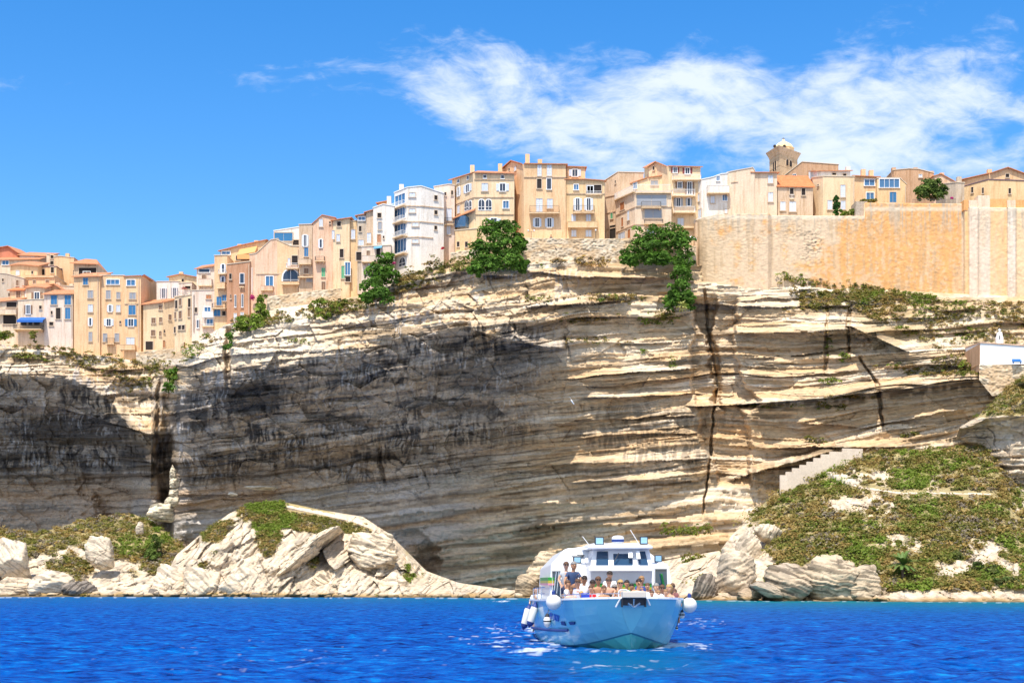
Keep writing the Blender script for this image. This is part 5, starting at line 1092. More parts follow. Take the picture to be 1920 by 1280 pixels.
bush('cliff_bush', 'green and ochre bush below the low stone wall in the rising row', [(592,572,18,12,259),(622,578,20,14,257),(606,588,14,10,256),(640,570,10,12,259)], LIME + OLIVE, n=480, size=.22, seed=9)
bush('cliff_bush', 'green bush at the top of the dark crack left of centre', [(431,630,8,10,256),(428,648,8,10,254)], GREEN, n=280, size=.2, seed=10)
bush('slope_bush', 'round dark green bush on the left rocky slope', [(293,1018,16,18,253),(284,1038,14,14,251)], [c3(.10,.16,.03), c3(.13,.19,.04)], n=700, size=.22, seed=11)
bush('slope_bush', 'olive bush beside houses at the far left edge of the cliff top', [(12,628,20,10,283),(-8,634,18,10,283)], LIME + OLIVE, n=420, size=.24, seed=12)
bush('slope_bush', 'small olive bush under the blue awning terrace', [(64,630,9,10,283.5)], OLIVE, n=300, size=.22, seed=13)
for i, (x, y, rx, ry, lb) in enumerate(((1832,1068,14,13,'dark round bush left of the bare sandy patch on the lower right slope'), (1862,1076,13,18,'tall dark bush near the right shore'), (1889,1092,24,11,'low spreading bush above the beach at the right edge'), (1795,1045,13,12,'grey green bush above the palm on the right slope'))):
    bush('slope_bush', lb, [(x, y, rx, ry, surf(RS, x, y) - 1)], [c3(.10,.15,.04), c3(.15,.17,.05)], n=700, size=.2, seed=20 + i)
for i, (x, y, rx, ry, lb) in enumerate(((1110,492,30,10,'rusty brown dry bush at the foot of the rubble retaining wall'), (1045,492,13,6,'small brown dry bush under the retaining wall left of the rusty one'), (1215,545,0,0,''), (1222,600,22,12,'yellowish shrub on the ledge below the fig tree'), (1155,560,36,6,'dry shrub line along the upper ledge of the cliff'),
    (1350,490,14,7,'brown shrub tuft at the foot of the round end of the bastion'), (1483,524,26,11,'green shrub patch below the middle of the bastion'), (1524,530,16,10,'grey green shrub right of the shrub patch under the bastion'), (1558,762,26,8,'grey shrub tuft on the layered cliff face'), (1708,815,18,8,'grey shrub on the ledge above the scrub hillside'),
    (1530,826,20,7,'grey shrub left above the stepped wall'), (1553,715,16,7,'yellow shrub on the sunlit beds of rock'), (1584,672,9,9,'small shrub beside the crack in the cliff'), (1285,995,46,13,'olive shrub mat at the cliff foot behind the boat'), (1300,1048,20,12,'green shrubs on the rocks right of the boat'), (1900,770,0,0,''), (1776,680,24,16,'grey leaved shrub left of the chapel'), (1815,692,18,14,'green shrub at the corner of the chapel'))):
    if rx == 0: continue
    sh = MS if y > 960 else None; Y = surf(MS, x, y) - .6 if sh is not None else cliffY(x, y) - .5
    pal = OCHRE + MAUVE if ('brown' in lb or 'dry' in lb) else (MAUVE + OLIVE if 'grey' in lb else OLIVE + LIME)
    n_ = max(1, int(rx / 9)); bush('rock_shrub', lb, [(x - rx + 2 * rx * (k + .5) / n_, y + rng.uniform(-2, 2), rx / n_ + 3, ry, Y) for k in range(n_)], pal, n=220, size=.2, seed=40 + i, trunk=False)

# scrub as ground cover
def scrub(name, label, pts, r0, r1, n, size, seed=0):
    """pts: list of (px, py, Y) arrays + palette index by noise"""
    P = np.array(pts); W_ = to_world(P[:, 0], P[:, 1], P[:, 2]); m = len(P)
    k = fbm(P[:, 0] / 60, P[:, 1] / 30, 3, 500 + seed, .6) + rng.normal(size=m) * .045
    pal = [LIME, OLIVE, OCHRE, MAUVE, OLIVE]
    th = np.array([.36, .52, .61, .65, 2]); idx = (k[:, None] > th[None]).sum(1)
    C = np.array([pal[i][rng.randint(len(pal[i]))] for i in idx]) * (.82 + .3 * rng.rand(m, 1))
    if P.shape[1] > 3: C = np.where(P[:, 3:4] > 0, np.array([LIME[rng.randint(3)] for _ in range(m)]), C)
    Rr = (r0 + (r1 - r0) * rng.rand(m, 1) ** (5 if r1 > 1.5 else 2)) * np.array([[1.25, 1.1, .75]]) * (.8 + .4 * rng.rand(m, 3))
    V, Q, Cc = leaves(W_ + np.array([0, 0, .1]), Rr, C, n, size, inner=.5, up=1.0, jit=.2)
    o = np_mesh(name, V, Q, M_LEAF, Cc); tag(o, label, kind='stuff'); return o
def pick(sh, count, thr=.5):
    X_, P_, Y_, vm = sh; w = (vm > thr).ravel().astype(float); w *= np.gradient(P_, axis=0).ravel().clip(.01); w[(X_ < -60).ravel() | (X_ > 1980).ravel()] *= .25
    i = rng.choice(w.size, count, p=w / w.sum()); return np.stack([X_.ravel()[i] + rng.uniform(-1, 1, count), P_.ravel()[i], Y_.ravel()[i]], 1)
PATHS = (([1588,1620,1690,1760,1860], [904,914,924,924,926], 4), ([536,600,660,705,740,768,792], [948,959,971,990,1018,1049,1079], 8))
def offpath(P):
    k = np.ones(len(P), bool)
    for xs, ys, w in PATHS: k &= ~((P[:, 0] > xs[0]) & (P[:, 0] < xs[-1]) & (np.abs(P[:, 1] - np.interp(P[:, 0], xs, ys)) < w + 2))
    return P[k]
scrub('hillside_scrub', 'dense olive and ochre scrub on the right hillside', offpath(pick(RS, 4300)), .38, 1.9, 34, .2, 1)
scrub('left_slope_scrub', 'brown and green scrub on the left slope', pick(LS, 2000), .35, 1.05, 30, .19, 2)
P_ = offpath(pick(MS, 2200)); g_ = (np.exp(-((P_[:, 0] - 500) / 45) ** 2 - ((P_[:, 1] - 950) / 16) ** 2) > .45).astype(float)
scrub('headland_scrub', 'green grass and scrub on the headland', np.concatenate([P_, g_[:, None]], 1), .22, .6, 22, .15, 3)
scrub('outcrop_scrub', 'ochre scrub on the cap of the right outcrop', pick(OS, 900), .3, .7, 20, .16, 4)
cp = []
def patch(x, y, rx, ry, n, off=.3):
    for _ in range(n):
        a = x + rx * rng.normal() * .5; b = y + ry * rng.normal() * .5; cp.append((a, b, cliffY(a, b) - off))
def inpoly(x0, x1, ytop, ybot, n, thr=.45, sd=0):
    c = 0
    for _ in range(n * 4):
        a = rng.uniform(x0, x1); f0 = np.interp(a, *zip(*ytop)); f1 = np.interp(a, *zip(*ybot)); b = rng.uniform(f0, f1)
        if fbm(np.array([a / 38]), np.array([b / 14]), 3, 520 + sd, .6)[0] > thr: cp.append((a, b, cliffY(a, b) - .25)); c += 1
        if c >= n: break
inpoly(1500, 1990, [(1500,548),(1600,545),(1700,562),(1850,566),(1990,568)], [(1500,575),(1600,580),(1680,618),(1760,660),(1835,668),(1990,640)], 1500, .43)
inpoly(1590, 1760, [(1590,525),(1600,530),(1700,548),(1760,556)], [(1590,550),(1760,570)], 220, .3, 1)
inpoly(0, 330, [(0,642),(150,655),(260,672),(330,660)], [(0,668),(150,690),(260,730),(330,720)], 420, .45, 2)
inpoly(340, 700, [(340,652),(400,618),(450,592),(620,568),(700,552)], [(340,690),(400,640),(450,618),(620,596),(700,575)], 420, .40, 3)
inpoly(700, 900, [(700,548),(760,510),(860,482),(900,485)], [(700,575),(760,548),(860,520),(900,505)], 260, .46, 4)
inpoly(1480, 1660, [(1480,515),(1660,545)], [(1480,560),(1660,590)], 200, .46, 5)
for a in ((1150,560,60,8,60),(1090,600,60,10,50),(1250,595,24,14,50),(1000,560,50,7,20),(940,500,60,10,20),(1120,640,60,8,30),(820,500,26,16,60),(780,520,26,16,60),(230,700,14,24,60),(250,720,30,14,40),(285,690,14,14,40),(1600,560,50,10,60),(1440,515,26,5,30),
          (1555,640,6,30,14),(1540,580,60,6,40),(1700,690,60,6,40),(1800,690,40,10,60),(1340,500,16,6,20),(1205,660,5,5,6),(1258,680,5,8,8),(1790,700,60,5,40),(1450,762,60,3,16),(1580,745,50,4,30),(1740,700,70,4,30),(560,640,20,6,12)): patch(*a)
scrub('cliff_scrub', 'dry scrub and tufts growing on the ledges of the cliff', cp, .22, .62, 18, .16, 5)
bg_ = MB()
# bougainvillea on the broad peach house, flowers on terrace
def tuft(name, label, px, py, rx, ry, Y, pal, n=160, size=.12, cat='plant'):
    k = Y / F; c = at(px, py, Y); V, Q, C = leaves(np.array([[0, 0, 0.]]), np.array([[rx * k, .35, ry * k]]), np.array([pal]), n, size, inner=.9)
    o = np_mesh(name, V, Q, M_LEAF, C); o.location = c; return tag(o, label, cat)
tuft('bougainvillea', 'magenta bougainvillea against the broad peach house', 473, 560, 4.5, 8, 267.8, (.55,.02,.22), 220)
tuft('flower_pot', 'magenta flowers at the end of the bastion railing', 1785, 372, 3, 3, 257.8, (.55,.03,.25), 90)
tuft('flower_pot', 'red flowers on a terrace rail right of the modern white house', 830, 466, 3.2, 3.5, 261, (.6,.03,.06), 90)
tuft('flower_pot', 'pink flowers at the foot of the modern white house', 739, 494, 3.5, 3, 257.5, (.6,.08,.25), 90)
tuft('potted_plant', 'red flowering plants along the roof terrace beside the white flat roofed house', 345, 541, 7, 3, 283.4, (.35,.05,.05), 90)

# palm and yucca
def palm(name, label, px, py, Y, L, n, colr_, trunk_h, cat):
    root = empty(name, at(px, py, Y) - Vector((0, 0, trunk_h)), label=label, cat=cat); top = at(px, py, Y)
    t = MB(); q = 6
    for i in range(q): t.bar(top - Vector((0, 0, trunk_h * (1 - i / q))), top - Vector((0, 0, trunk_h * (1 - (i + 1) / q) - .02)), .2 + .03 * (i % 2), 8, 0, .17)
    t.build('trunk', bpy.data.materials['bark'], root); f = []
    rs = np.random.RandomState(int(px))
    for i in range(n):
        az = 2 * math.pi * i / n * 2.4; el = R(75 - 95 * (i / n)); m = MB(); pts = []
        p = np.array([0., 0, 0]); d = np.array([math.cos(az) * math.cos(el), math.sin(az) * math.cos(el), math.sin(el)])
        for k in range(9): pts.append(p.copy()); p = p + d * L / 8; d = d + np.array([0, 0, -.13]); d /= np.linalg.norm(d)
        V = []; Fq = []
        for k in range(1, 9):
            a = pts[k - 1]; b = pts[k]; ax = b - a; ax /= np.linalg.norm(ax); s = np.cross(ax, [0, 0, 1]); s /= np.linalg.norm(s) + 1e-6
            for sg in (-1, 1):
                for h in (0, .5):
                    o = a + (b - a) * h; ln = L * .26 * (1 - abs(k / 8 - .45)); tip = o + (s * sg * .8 + ax * .6 + np.array([0, 0, -.15])) * ln; j = len(V)
                    V += [o, o + ax * .09 * L, tip]; Fq.append((j, j + 1, j + 2))
        m.add([tuple(top + Vector(v)) for v in V], Fq); m.build('frond', colr_, root)
palm('palm_tree', 'small green palm growing low on the right slope near the shore', 1693, 1058, surf(RS, 1693, 1080) - 1.5, 2.2, 34, simple('palm_green', (.10, .17, .03), .6), 2.0, 'palm')
palm('yucca', 'pale yellow green spiky agave at the tip of the trailing fig tree', 1279, 574, 250.2, 1.3, 26, simple('yucca_green', (.38, .40, .12), .6), .3, 'plant')

# ------------------------------------------------------------------ boulders
def boulder(px, py, rx, ry, Y, tilt, tint, seed, label, group=None, lay=1.0, rot=0, nu=64, nv=44, name='boulder'):
    k = Y / F; u = np.linspace(0, 2 * math.pi, nu, endpoint=False); v = np.linspace(-math.pi / 2, math.pi / 2, nv); Vv, U = np.meshgrid(v, u, indexing='ij')
    d = np.stack([np.cos(Vv) * np.cos(U), np.cos(Vv) * np.sin(U), np.sin(Vv)], -1)
    rs_ = np.random.RandomState(seed); N = rs_.normal(size=(16, 3)); N /= np.linalg.norm(N, axis=1, keepdims=True)
    N = np.concatenate([N, [[1, 0, .2], [-1, 0, .2], [.3, -.7, .8], [-.3, -.8, .5], [.1, .2, 1], [0, 0, -1]]]); N /= np.linalg.norm(N, axis=1, keepdims=True)
    off = np.concatenate([rs_.uniform(.72, .98, 16), rs_.uniform(.85, 1., 6)]); dn = d @ N.T; rr_ = np.where(dn > .05, off / np.maximum(dn, .05), 9.)
    r0 = -np.log(np.exp(-rr_ * 16).sum(-1)) / 16
    a, c = math.cos(tilt), math.sin(tilt)
    P0 = d * r0[..., None] * np.array([rx * k, max(rx, ry) * k * .85, ry * k])
    q = P0[..., 2] * a + P0[..., 0] * c; h = .13 + .03 * ry * k
    qq = q + h * 1.2 * (fbm(P0[..., 0] / 1.6 + seed, P0[..., 1] / 1.6, 3, 640) - .5) * 2; li = np.floor(qq / h)
    ly = (vn(P0[..., 0] / 2.5 + li * 3.7, P0[..., 1] / 2.5 + li * 1.9 + seed, 650) - .5)
    n = fbm(P0[..., 0] / 1.3 + seed, P0[..., 2] / 1.0 + P0[..., 1] / 1.4, 4, 600 + seed % 40, .6) - .5
    fH, fE = facets(P0[..., 0] + seed * 3 + P0[..., 1] * .5, P0[..., 2], max(.35, .3 * ry * k), seed, tilt, 2.0)
    P = P0 * (1 + .12 * n + lay * .05 * ly + .10 * fH)[..., None]
    if rot: cr_, sr_ = math.cos(rot), math.sin(rot); P = np.stack([P[..., 0] * cr_ - P[..., 2] * sr_, P[..., 1], P[..., 0] * sr_ + P[..., 2] * cr_], -1)
    th = vn(d[..., 0] * 2 + li * 2.3, li * 1.0, 651)
    col = np.broadcast_to(np.array(tint, np.float32), P.shape).astype(np.float32); col = mx(col, np.array(tint) * (.33 if lay > 2 else .55), sst(.58 if lay > 2 else .70, .78 if lay > 2 else .85, th) * .85); col = mx(col, np.minimum(np.array(tint) * 1.3, .82), sst(.4, .2, th) * .6)
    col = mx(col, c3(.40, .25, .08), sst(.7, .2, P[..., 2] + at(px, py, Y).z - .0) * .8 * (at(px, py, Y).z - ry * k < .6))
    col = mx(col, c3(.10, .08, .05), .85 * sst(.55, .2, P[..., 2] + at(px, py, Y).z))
    col = mx(col, c3(.16, .13, .10), .7 * sst(.07, .0, fE) * sst(.35, .6, vn(P0[..., 0] * 2 + seed, P0[..., 2] * 2, 655)))
    i = np.arange(nv - 1)[:, None] * nu + np.arange(nu)[None]; j = np.arange(nv - 1)[:, None] * nu + (np.arange(nu)[None] + 1) % nu
    Q = np.stack([i, j, j + nu, i + nu], -1).reshape(-1, 4)
    o = np_mesh(name, P.reshape(-1, 3), Q, M_ROCK, col.reshape(-1, 3)); o.location = at(px, py, Y); return tag(o, label, 'rock', group)
PALE, DARKR, MIDR = (.60, .50, .37), (.22, .19, .16), (.52, .44, .34)
big = [
 (1475,1082,58,32,184.5,.35,(.50,.44,.36),'broad striped boulder pile left part between the boat and the large layered boulder'),
 (1556,1078,66,42,183.5,.18,(.60,.53,.42),'large horizontally layered boulder on the right shore'),
 (1614,1090,36,34,182,.1,(.56,.49,.39),'rounded end of the large layered boulder with a dark notch beside it'),
 (1380,1062,40,46,194,-.4,(.68,.60,.49),'pale upright rock mass right of the boat'),
 (1322,1097,30,26,192,-1.0,(.26,.22,.18),'dark steeply striped boulder just right of the boat'),
 (1440,1107,34,18,182,.8,(.40,.34,.26),'dark tilted slab leaning at the waterline right of the boat'),
 (1405,1111,28,14,184,.3,(.44,.36,.27),'brown low boulder below the pale upright rock mass'),
 (1655,1112,14,14,183,.2,(.46,.40,.32),'small striped boulder right of the large layered boulder'),
 (1020,1062,40,30,222,.05,(.66,.57,.43),'rounded layered rock behind the stern of the boat'),
 (990,1092,26,20,220,.4,(.52,.44,.33),'brown leaning rock left of the boat stern'),
 (1040,1092,30,24,220,.3,(.50,.42,.31),'brown striped rock half hidden by the boat'),
 (188,1028,28,24,244,.5,(.76,.69,.58),'pale rounded boulder among scrub on the left slope'),
 (20,1040,34,30,243,.8,(.74,.68,.58),'pale cracked slab at the far left edge'),
 (100,1092,48,24,238,.2,(.72,.66,.56),'long pale boulder at the left shoreline'),
 (150,1102,32,18,236,-.7,(.24,.21,.18),'dark striped tilted boulder at the left shoreline'),
 (30,1096,38,18,238,.1,(.66,.58,.47),'low pale rock at the left end of the shoreline'),
 (262,986,8,10,252,.3,(.78,.72,.62),'small white rock standing in the left scrub'),
 (590,1020,64,15,240,.72,(.76,.69,.58),'long tilted slab running up the headland'),
 (560,1052,58,16,238,.66,(.74,.67,.56),'second long tilted slab below the first on the headland'),
 (700,1030,52,32,239,.3,(.74,.66,.54),'bulging layered rock at the right shoulder of the headland'),
 (740,1092,30,26,234,.1,(.76,.68,.57),'pointed pale boulder at the right foot of the headland'),
 (676,1098,20,17,233,.2,(.15,.13,.12),'dark boulder in the water under the headland'),
 (642,1104,16,11,233,.1,(.13,.11,.11),'smaller black boulder left of the dark boulder under the headland'),
 (468,1090,48,28,235,.7,(.72,.65,.54),'pale tilted slab at the waterline of the headland'),
 (380,1090,44,30,236,.65,(.74,.67,.56),'pale slanting slab at the left foot of the headland'),
 (320,1085,34,26,238,.5,(.72,.65,.55),'pale folded rock between left slope and headland'),
 (610,1090,34,22,235,.5,(.62,.55,.45),'grey layered block below the tilted slabs'),
 (1438,1000,20,34,212,-.9,(.74,.67,.56),'white rock rib high on the right slope'),
 (1404,1020,22,30,210,-.7,(.72,.65,.54),'white cracked rock left of the rock rib'),
 (120,940,0,0,0,0,0,''),
]
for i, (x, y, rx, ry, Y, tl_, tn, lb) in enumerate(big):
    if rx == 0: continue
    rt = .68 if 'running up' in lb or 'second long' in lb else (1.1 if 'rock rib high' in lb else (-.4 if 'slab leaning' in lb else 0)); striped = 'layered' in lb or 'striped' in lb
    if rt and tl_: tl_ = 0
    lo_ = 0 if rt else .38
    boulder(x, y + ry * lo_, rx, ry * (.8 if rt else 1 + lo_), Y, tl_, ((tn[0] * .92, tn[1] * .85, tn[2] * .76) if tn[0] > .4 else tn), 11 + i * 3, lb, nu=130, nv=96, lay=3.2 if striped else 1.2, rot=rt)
boulder(490, 914, 32, 5, 268, .05, (.80,.72,.58), 91, 'long pale sunlit ledge stone resting low on the shaded cliff'); boulder(436, 926, 11, 4.5, 268, .05, (.80,.72,.58), 92, 'short pale sunlit stone left of the long ledge stone')
pin = [(324, 885, 6, 14), (326, 905, 9, 14), (325, 925, 11, 12), (322, 940, 15, 12), (300, 960, 28, 20)]
for i, a in enumerate(pin): boulder(a[0], a[1], a[2], a[3], 268.5, .02, (.72,.62,.46), 95 + i, ['tip of the rock pinnacle in the cliff cleft', 'upper block of the rock pinnacle below its tip', 'middle block of the rock pinnacle', 'base block of the rock pinnacle', 'wide sunlit rock at the foot of the pinnacle'][i], lay=2.2)
rs = np.random.RandomState(77); USED = set()
LM = [(0, 'the far left cracked slab'), (100, 'the long pale left boulder'), (150, 'the dark striped boulder'), (293, 'the round dark slope bush'), (380, 'the slanting headland slab'), (470, 'the tilted headland slab'), (560, 'the long slabs on the headland'),
      (676, 'the dark boulder under the headland'), (740, 'the pointed pale boulder'), (812, 'the dark hollow at the cliff foot'), (900, 'the low spit'), (1322, 'the striped boulder beside the boat'), (1440, 'the dark tilted slab'), (1560, 'the large layered boulder'), (1655, 'the small striped boulder'), (1693, 'the palm'), (1790, 'the bare sand patch'), (1889, 'the low spreading bush')]
for i in range(120):
    x = rs.uniform(5, 1915); yb = np.interp(x, [0, 800, 1060, 1300, 1920], [1118.5, 1120, 1122, 1125, 1128.5])
    r_ = rs.uniform(4, 12); tk = 0 if rs.rand() < .4 else (1 if rs.rand() < .7 else 2); up_ = rs.rand() < .3; ti = rs.uniform(-.6, .6); hh = rs.uniform(.5, .8)
    if 985 < x < 1285: continue
    Y = shoreY(yb) + (3.5 if up_ else 1.5); lm = min(LM, key=lambda q: abs(q[0] - x)); side = 'right of' if x > lm[0] + 8 else ('left of' if x < lm[0] - 8 else 'in front of')
    lb = '%s %s rock %s %s %s' % ('small' if r_ < 7 else 'broad', ['pale', 'brown', 'dark'][tk], 'above the waterline' if up_ else 'at the waterline', side, lm[1])
    if lb in USED: continue
    USED.add(lb)
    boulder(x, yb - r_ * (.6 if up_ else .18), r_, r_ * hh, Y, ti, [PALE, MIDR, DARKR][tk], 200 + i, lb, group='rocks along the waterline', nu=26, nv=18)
# ------------------------------------------------------------------ excursion boat
BR = empty('tour_boat', at(1184, 1220, 51.3) * 1.0, rz=R(3.5), label='pale blue and white excursion boat with open bow full of passengers', cat='boat')
BR.location.z = 0.0
BM = Matrix.Translation(BR.location) @ Matrix.Rotation(R(3.5), 4, 'Z'); BI = BM.inverted()
def bp(px, py, Y): return BI @ at(px, py, Y)           # photo point at depth Y -> boat frame
def bl(mb, name, mat, parent=BR, smooth=False, bevel=0, **k):
    me = bpy.data.meshes.new(name); me.from_pydata([tuple(v) for v in mb.v], [], mb.f)
    mats = mat if isinstance(mat, (list, tuple)) else [mat]
    for m in mats: me.materials.append(m)
    if len(mats) > 1: me.polygons.foreach_set('material_index', mb.m)
    if smooth: me.polygons.foreach_set('use_smooth', [True] * len(me.polygons))
    o = bpy.data.objects.new(name, me); COL.objects.link(o); o.parent = parent
    if bevel: b = o.modifiers.new('b', 'BEVEL'); b.width = bevel; b.segments = 3; b.limit_method = 'ANGLE'
    return tag(o, **k)
def paint(name, col, rough=.25, coat=.4):
    m, t, b = mat_new(name); n = noise_node(t, 1.2, 5, .7); c = mixc(t, ramp(t, n, [(.4, (0, 0, 0)), (.75, (.25, .25, .25))]), col, tuple(min(1, x * 1.15 + .1) for x in col))
    t.links.new(c, b.inputs['Base Color']); b.inputs['Roughness'].default_value = rough; b.inputs['Coat Weight'].default_value = coat; b.inputs['Coat Roughness'].default_value = .12; return m
M_HULL = paint('hull_blue', (.19, .57, .70)); M_BOT = paint('hull_bottom', (.07, .42, .42)); M_BW = paint('boat_white', (.84, .86, .88), .3, .3)
M_BGREY = paint('boat_shade_grey', (.62, .62, .66), .4, .2); M_GLS = simple('boat_glass', (.02, .06, .12), .05, 0, .9); M_BLK = simple('rubber', (.02, .022, .03), .5)
M_NAVY = simple('navy', (.02, .05, .22), .5); M_ST = simple('steel', (.75, .76, .78), .25, .9); M_GRN = simple('stripe_green', (.03, .30, .05), .4); M_YEL = simple('stripe_yellow', (.45, .40, .05), .4)
M_MAR = simple('stripe_maroon', (.20, .03, .05), .4); M_FEND = simple('fender_vinyl', (.80, .77, .70), .4, 0, .5); M_DECK = simple('deck_paint', (.55, .56, .56), .8)
# stations: sheer (y, half, z), chine (y, half, z), keel (y, z)
ST = [((-.50,.42,1.93),(.10,.02,.66),(.28,-.35)), ((-.40,.85,1.92),(.30,.25,.60),(.45,-.42)), ((-.12,1.30,1.91),(.62,.60,.48),(.75,-.5)), ((.35,1.70,1.89),(1.05,1.0,.35),(1.2,-.6)),
      ((1.1,2.02,1.87),(1.7,1.40,.22),(1.9,-.65)), ((2.2,2.24,1.84),(2.7,1.75,.12),(2.9,-.7)), ((4.2,2.46,1.80),(4.4,2.10,.04),(4.5,-.7)), ((7.,2.62,1.75),(7.,2.35,0.),(7.,-.7)), ((10.,2.70,1.71),(10.,2.45,-.02),(10.,-.7)), ((13.,2.68,1.68),(13.,2.42,-.03),(13.,-.7))]
h = MB(); NP = 9; ring = []
for (sy, sh_, sz), (cy, ch, cz), (ky, kz) in ST:
    half = []
    for i in range(6):
        t = i / 5; w = t ** 2.0; half.append((lerp(sh_, ch, w) , lerp(sy, cy, t), lerp(sz, cz, t)))
    half.append((ch - .05, cy + .01, cz - .05)); half.append(((ch) * .5, lerp(cy, ky, .5), lerp(cz, kz, .5))); half.append((0, ky, kz)); ring.append(half)
def hull_faces(sg):
    n0 = len(h.v)
    for r_ in ring: h.v += [(x * sg, y, z) for x, y, z in r_]
    for s in range(len(ring) - 1):
        for i in range(NP - 1):
            a = n0 + s * NP + i; f = (a, a + 1, a + NP + 1, a + NP); h.f.append(f if sg > 0 else f[::-1]); h.m.append(1 if i >= 6 else (2 if i == 5 else 0))
hull_faces(1); hull_faces(-1)
# stem face closing both halves and the transom
n = len(h.v); s0 = ring[0]
for i in range(NP - 1):
    a, b = s0[i], s0[i + 1]; h.add([(-a[0], a[1] - .02, a[2]), (a[0], a[1] - .02, a[2]), (b[0], b[1] - .02, b[2]), (-b[0], b[1] - .02, b[2])], [(0, 3, 2, 1)], 1 if i >= 6 else (2 if i == 5 else 0))
sE = ring[-1]
for i in range(NP - 1):
    a, b = sE[i], sE[i + 1]; h.add([(-a[0], a[1], a[2]), (a[0], a[1], a[2]), (b[0], b[1], b[2]), (-b[0], b[1], b[2])], [(0, 1, 2, 3)], 0)
HL = bl(h, 'hull', [M_HULL, M_BOT, simple('chine_line', (.04, .22, .34), .4)], smooth=False)
c = MB()      # white cap rail along the sheer
for sg in (-1, 1):
    P = [Vector((s[0][1] * sg, s[0][0], s[0][2])) for s in ST]; 
    for a, b in zip(P[:-1], P[1:]):
        d = (b - a).normalized(); s = Vector((d.y, -d.x, 0)).normalized() * .07; u = Vector((0, 0, .035)); c.hexa([a - s - u, b - s - u, b + s - u, a + s - u, a - s + u, b - s + u, b + s + u, a + s + u] if sg > 0 else [a + s - u, b + s - u, b - s - u, a - s - u, a + s + u, b + s + u, b - s + u, a - s + u])
c.box(-.45, .45, -.58, -.42, 1.90, 1.965); bl(c, 'cap_rail', M_BW, HL)
d = MB(); P = [(lerp(s[0][1], s[1][1], ((s[0][2] - 1.15) / (s[0][2] - s[1][2])) ** 2.0) - .10, lerp(s[0][0], s[1][0], (s[0][2] - 1.15) / (s[0][2] - s[1][2])) + .12) for s in ST]; P = [(max(.05, x), y) for x, y in P]
PT = [(s[0][1] - .1, s[0][0] + .1) for s in ST]
for (x0, y0), (x1, y1) in zip(P[:-1], P[1:]): d.add([(-x0, y0, 1.15), (x0, y0, 1.15), (x1, y1, 1.15), (-x1, y1, 1.15)], [(0, 1, 2, 3)])
for sg in (-1, 1):      # inner bulwark
    for (x0, y0), (x1, y1), s, t, (u0, v0), (u1, v1) in zip(P[:-1], P[1:], ST[:-1], ST[1:], PT[:-1], PT[1:]): d.add([(sg * x0, y0, 1.15), (sg * x1, y1, 1.15), (sg * u1, v1, t[0][2] - .02), (sg * u0, v0, s[0][2] - .02)], [(0, 1, 2, 3)])
bl(d, 'deck', M_DECK)
# anchor platform at the stem
a = MB(); a.box(-.42, .42, -.78, -.2, 1.93, 2.16); AP = bl(a, 'anchor_platform', simple('platform_beige', (.62, .56, .48), .7), bevel=.03)
a = MB(); a.box(-.40, .40, -.60, -.47, 1.66, 1.925); a.box(-.44, -.40, -.66, -.4, 1.6, 1.925).box(.40, .44, -.66, -.4, 1.6, 1.925); bl(a, 'anchor_recess', M_BLK, AP)
a = MB(); a.bar((0, -.62, 1.9), (0, -.56, 1.62), .04).bar((-.22, -.63, 1.74), (0, -.60, 1.6), .04).bar((.22, -.63, 1.74), (0, -.60, 1.6), .04); bl(a, 'anchor', M_ST, AP)
a = MB(); a.bar((-.47, -.55, 1.92), (-.62, -.42, 1.60), .035).bar((.47, -.55, 1.92), (.6, -.42, 1.66), .035); bl(a, 'bow_bracket', M_BW, AP)

def quadpanel(mb, p, th, mi=0):
    """4 points (viewed from the front: bl, br, tr, tl), pushed aft by th"""
    p = [Vector(q) for q in p]; t = Vector((0, th, 0)); mb.hexa([p[0], p[1], p[1] + t, p[0] + t, p[3], p[2], p[2] + t, p[3] + t], mi)
# main cabin
YC = 6.6; xl, xr = -2.42, 2.72
cb = MB(); 
prof = [(xl, 1.15), (xl + .06, 2.1), (xl + .12, 3.20), (xl + .72, 3.84), (-.9, 3.95), (1.5, 3.95), (2.0, 3.55), (xr - .18, 3.16), (xr - .02, 2.1), (xr, 1.15)]
yf = [YC, YC + .05, YC + .25, YC + .7, YC + .8, YC + .8, YC + .6, YC + .3, YC + .05, YC]
n = len(prof); cb.add([(x, y, z) for (x, z), y in zip(prof, yf)] + [(x, 12.4, z - (.15 if z > 3 else 0)) for x, z in prof], [tuple(range(n))[::-1], tuple(range(n, 2 * n))] + [(i, (i + 1) % n, n + (i + 1) % n, n + i) for i in range(n)])
CB = bl(cb, 'cabin', M_BW, bevel=.05)
# vent louvres on the sloping roof shoulder
v = MB(); A0, A1 = Vector((-1.62, YC + .62, 3.62)), Vector((-.80, YC + .62, 3.62)); B0, B1 = Vector((-1.5, YC + 2.0, 3.97)), Vector((-.78, YC + 2.0, 3.97))
a0 = bp(1062, 1044, 58.4); a1 = bp(1094, 1044, 58.4); b0 = bp(1066, 1029, 58.9); b1 = bp(1100, 1029, 58.9)
base = MB(); base.add([a0, a1, b1, b0], [(0, 1, 2, 3)]); 
quadpanel(base, [a0 + Vector((-.04, -.02, -.04)), a1 + Vector((.04, -.02, -.04)), b1 + Vector((.04, -.02, .04)), b0 + Vector((-.04, -.02, .04))], .5); VT = bl(base, 'roof_vent', M_BW)
for i in range(6):
    t = (i + .3) / 6; p = a0.lerp(b0, t); q = a1.lerp(b1, t); s = MB(); s.hexa([p + Vector((0, -.07, 0)), q + Vector((0, -.07, 0)), q + Vector((0, 0, .0)), p, p + Vector((0, -.07, .028)), q + Vector((0, -.07, .028)), q + Vector((0, 0, .028)), p + Vector((0, 0, .028))]); bl(s, 'louvre', M_BLK, VT)
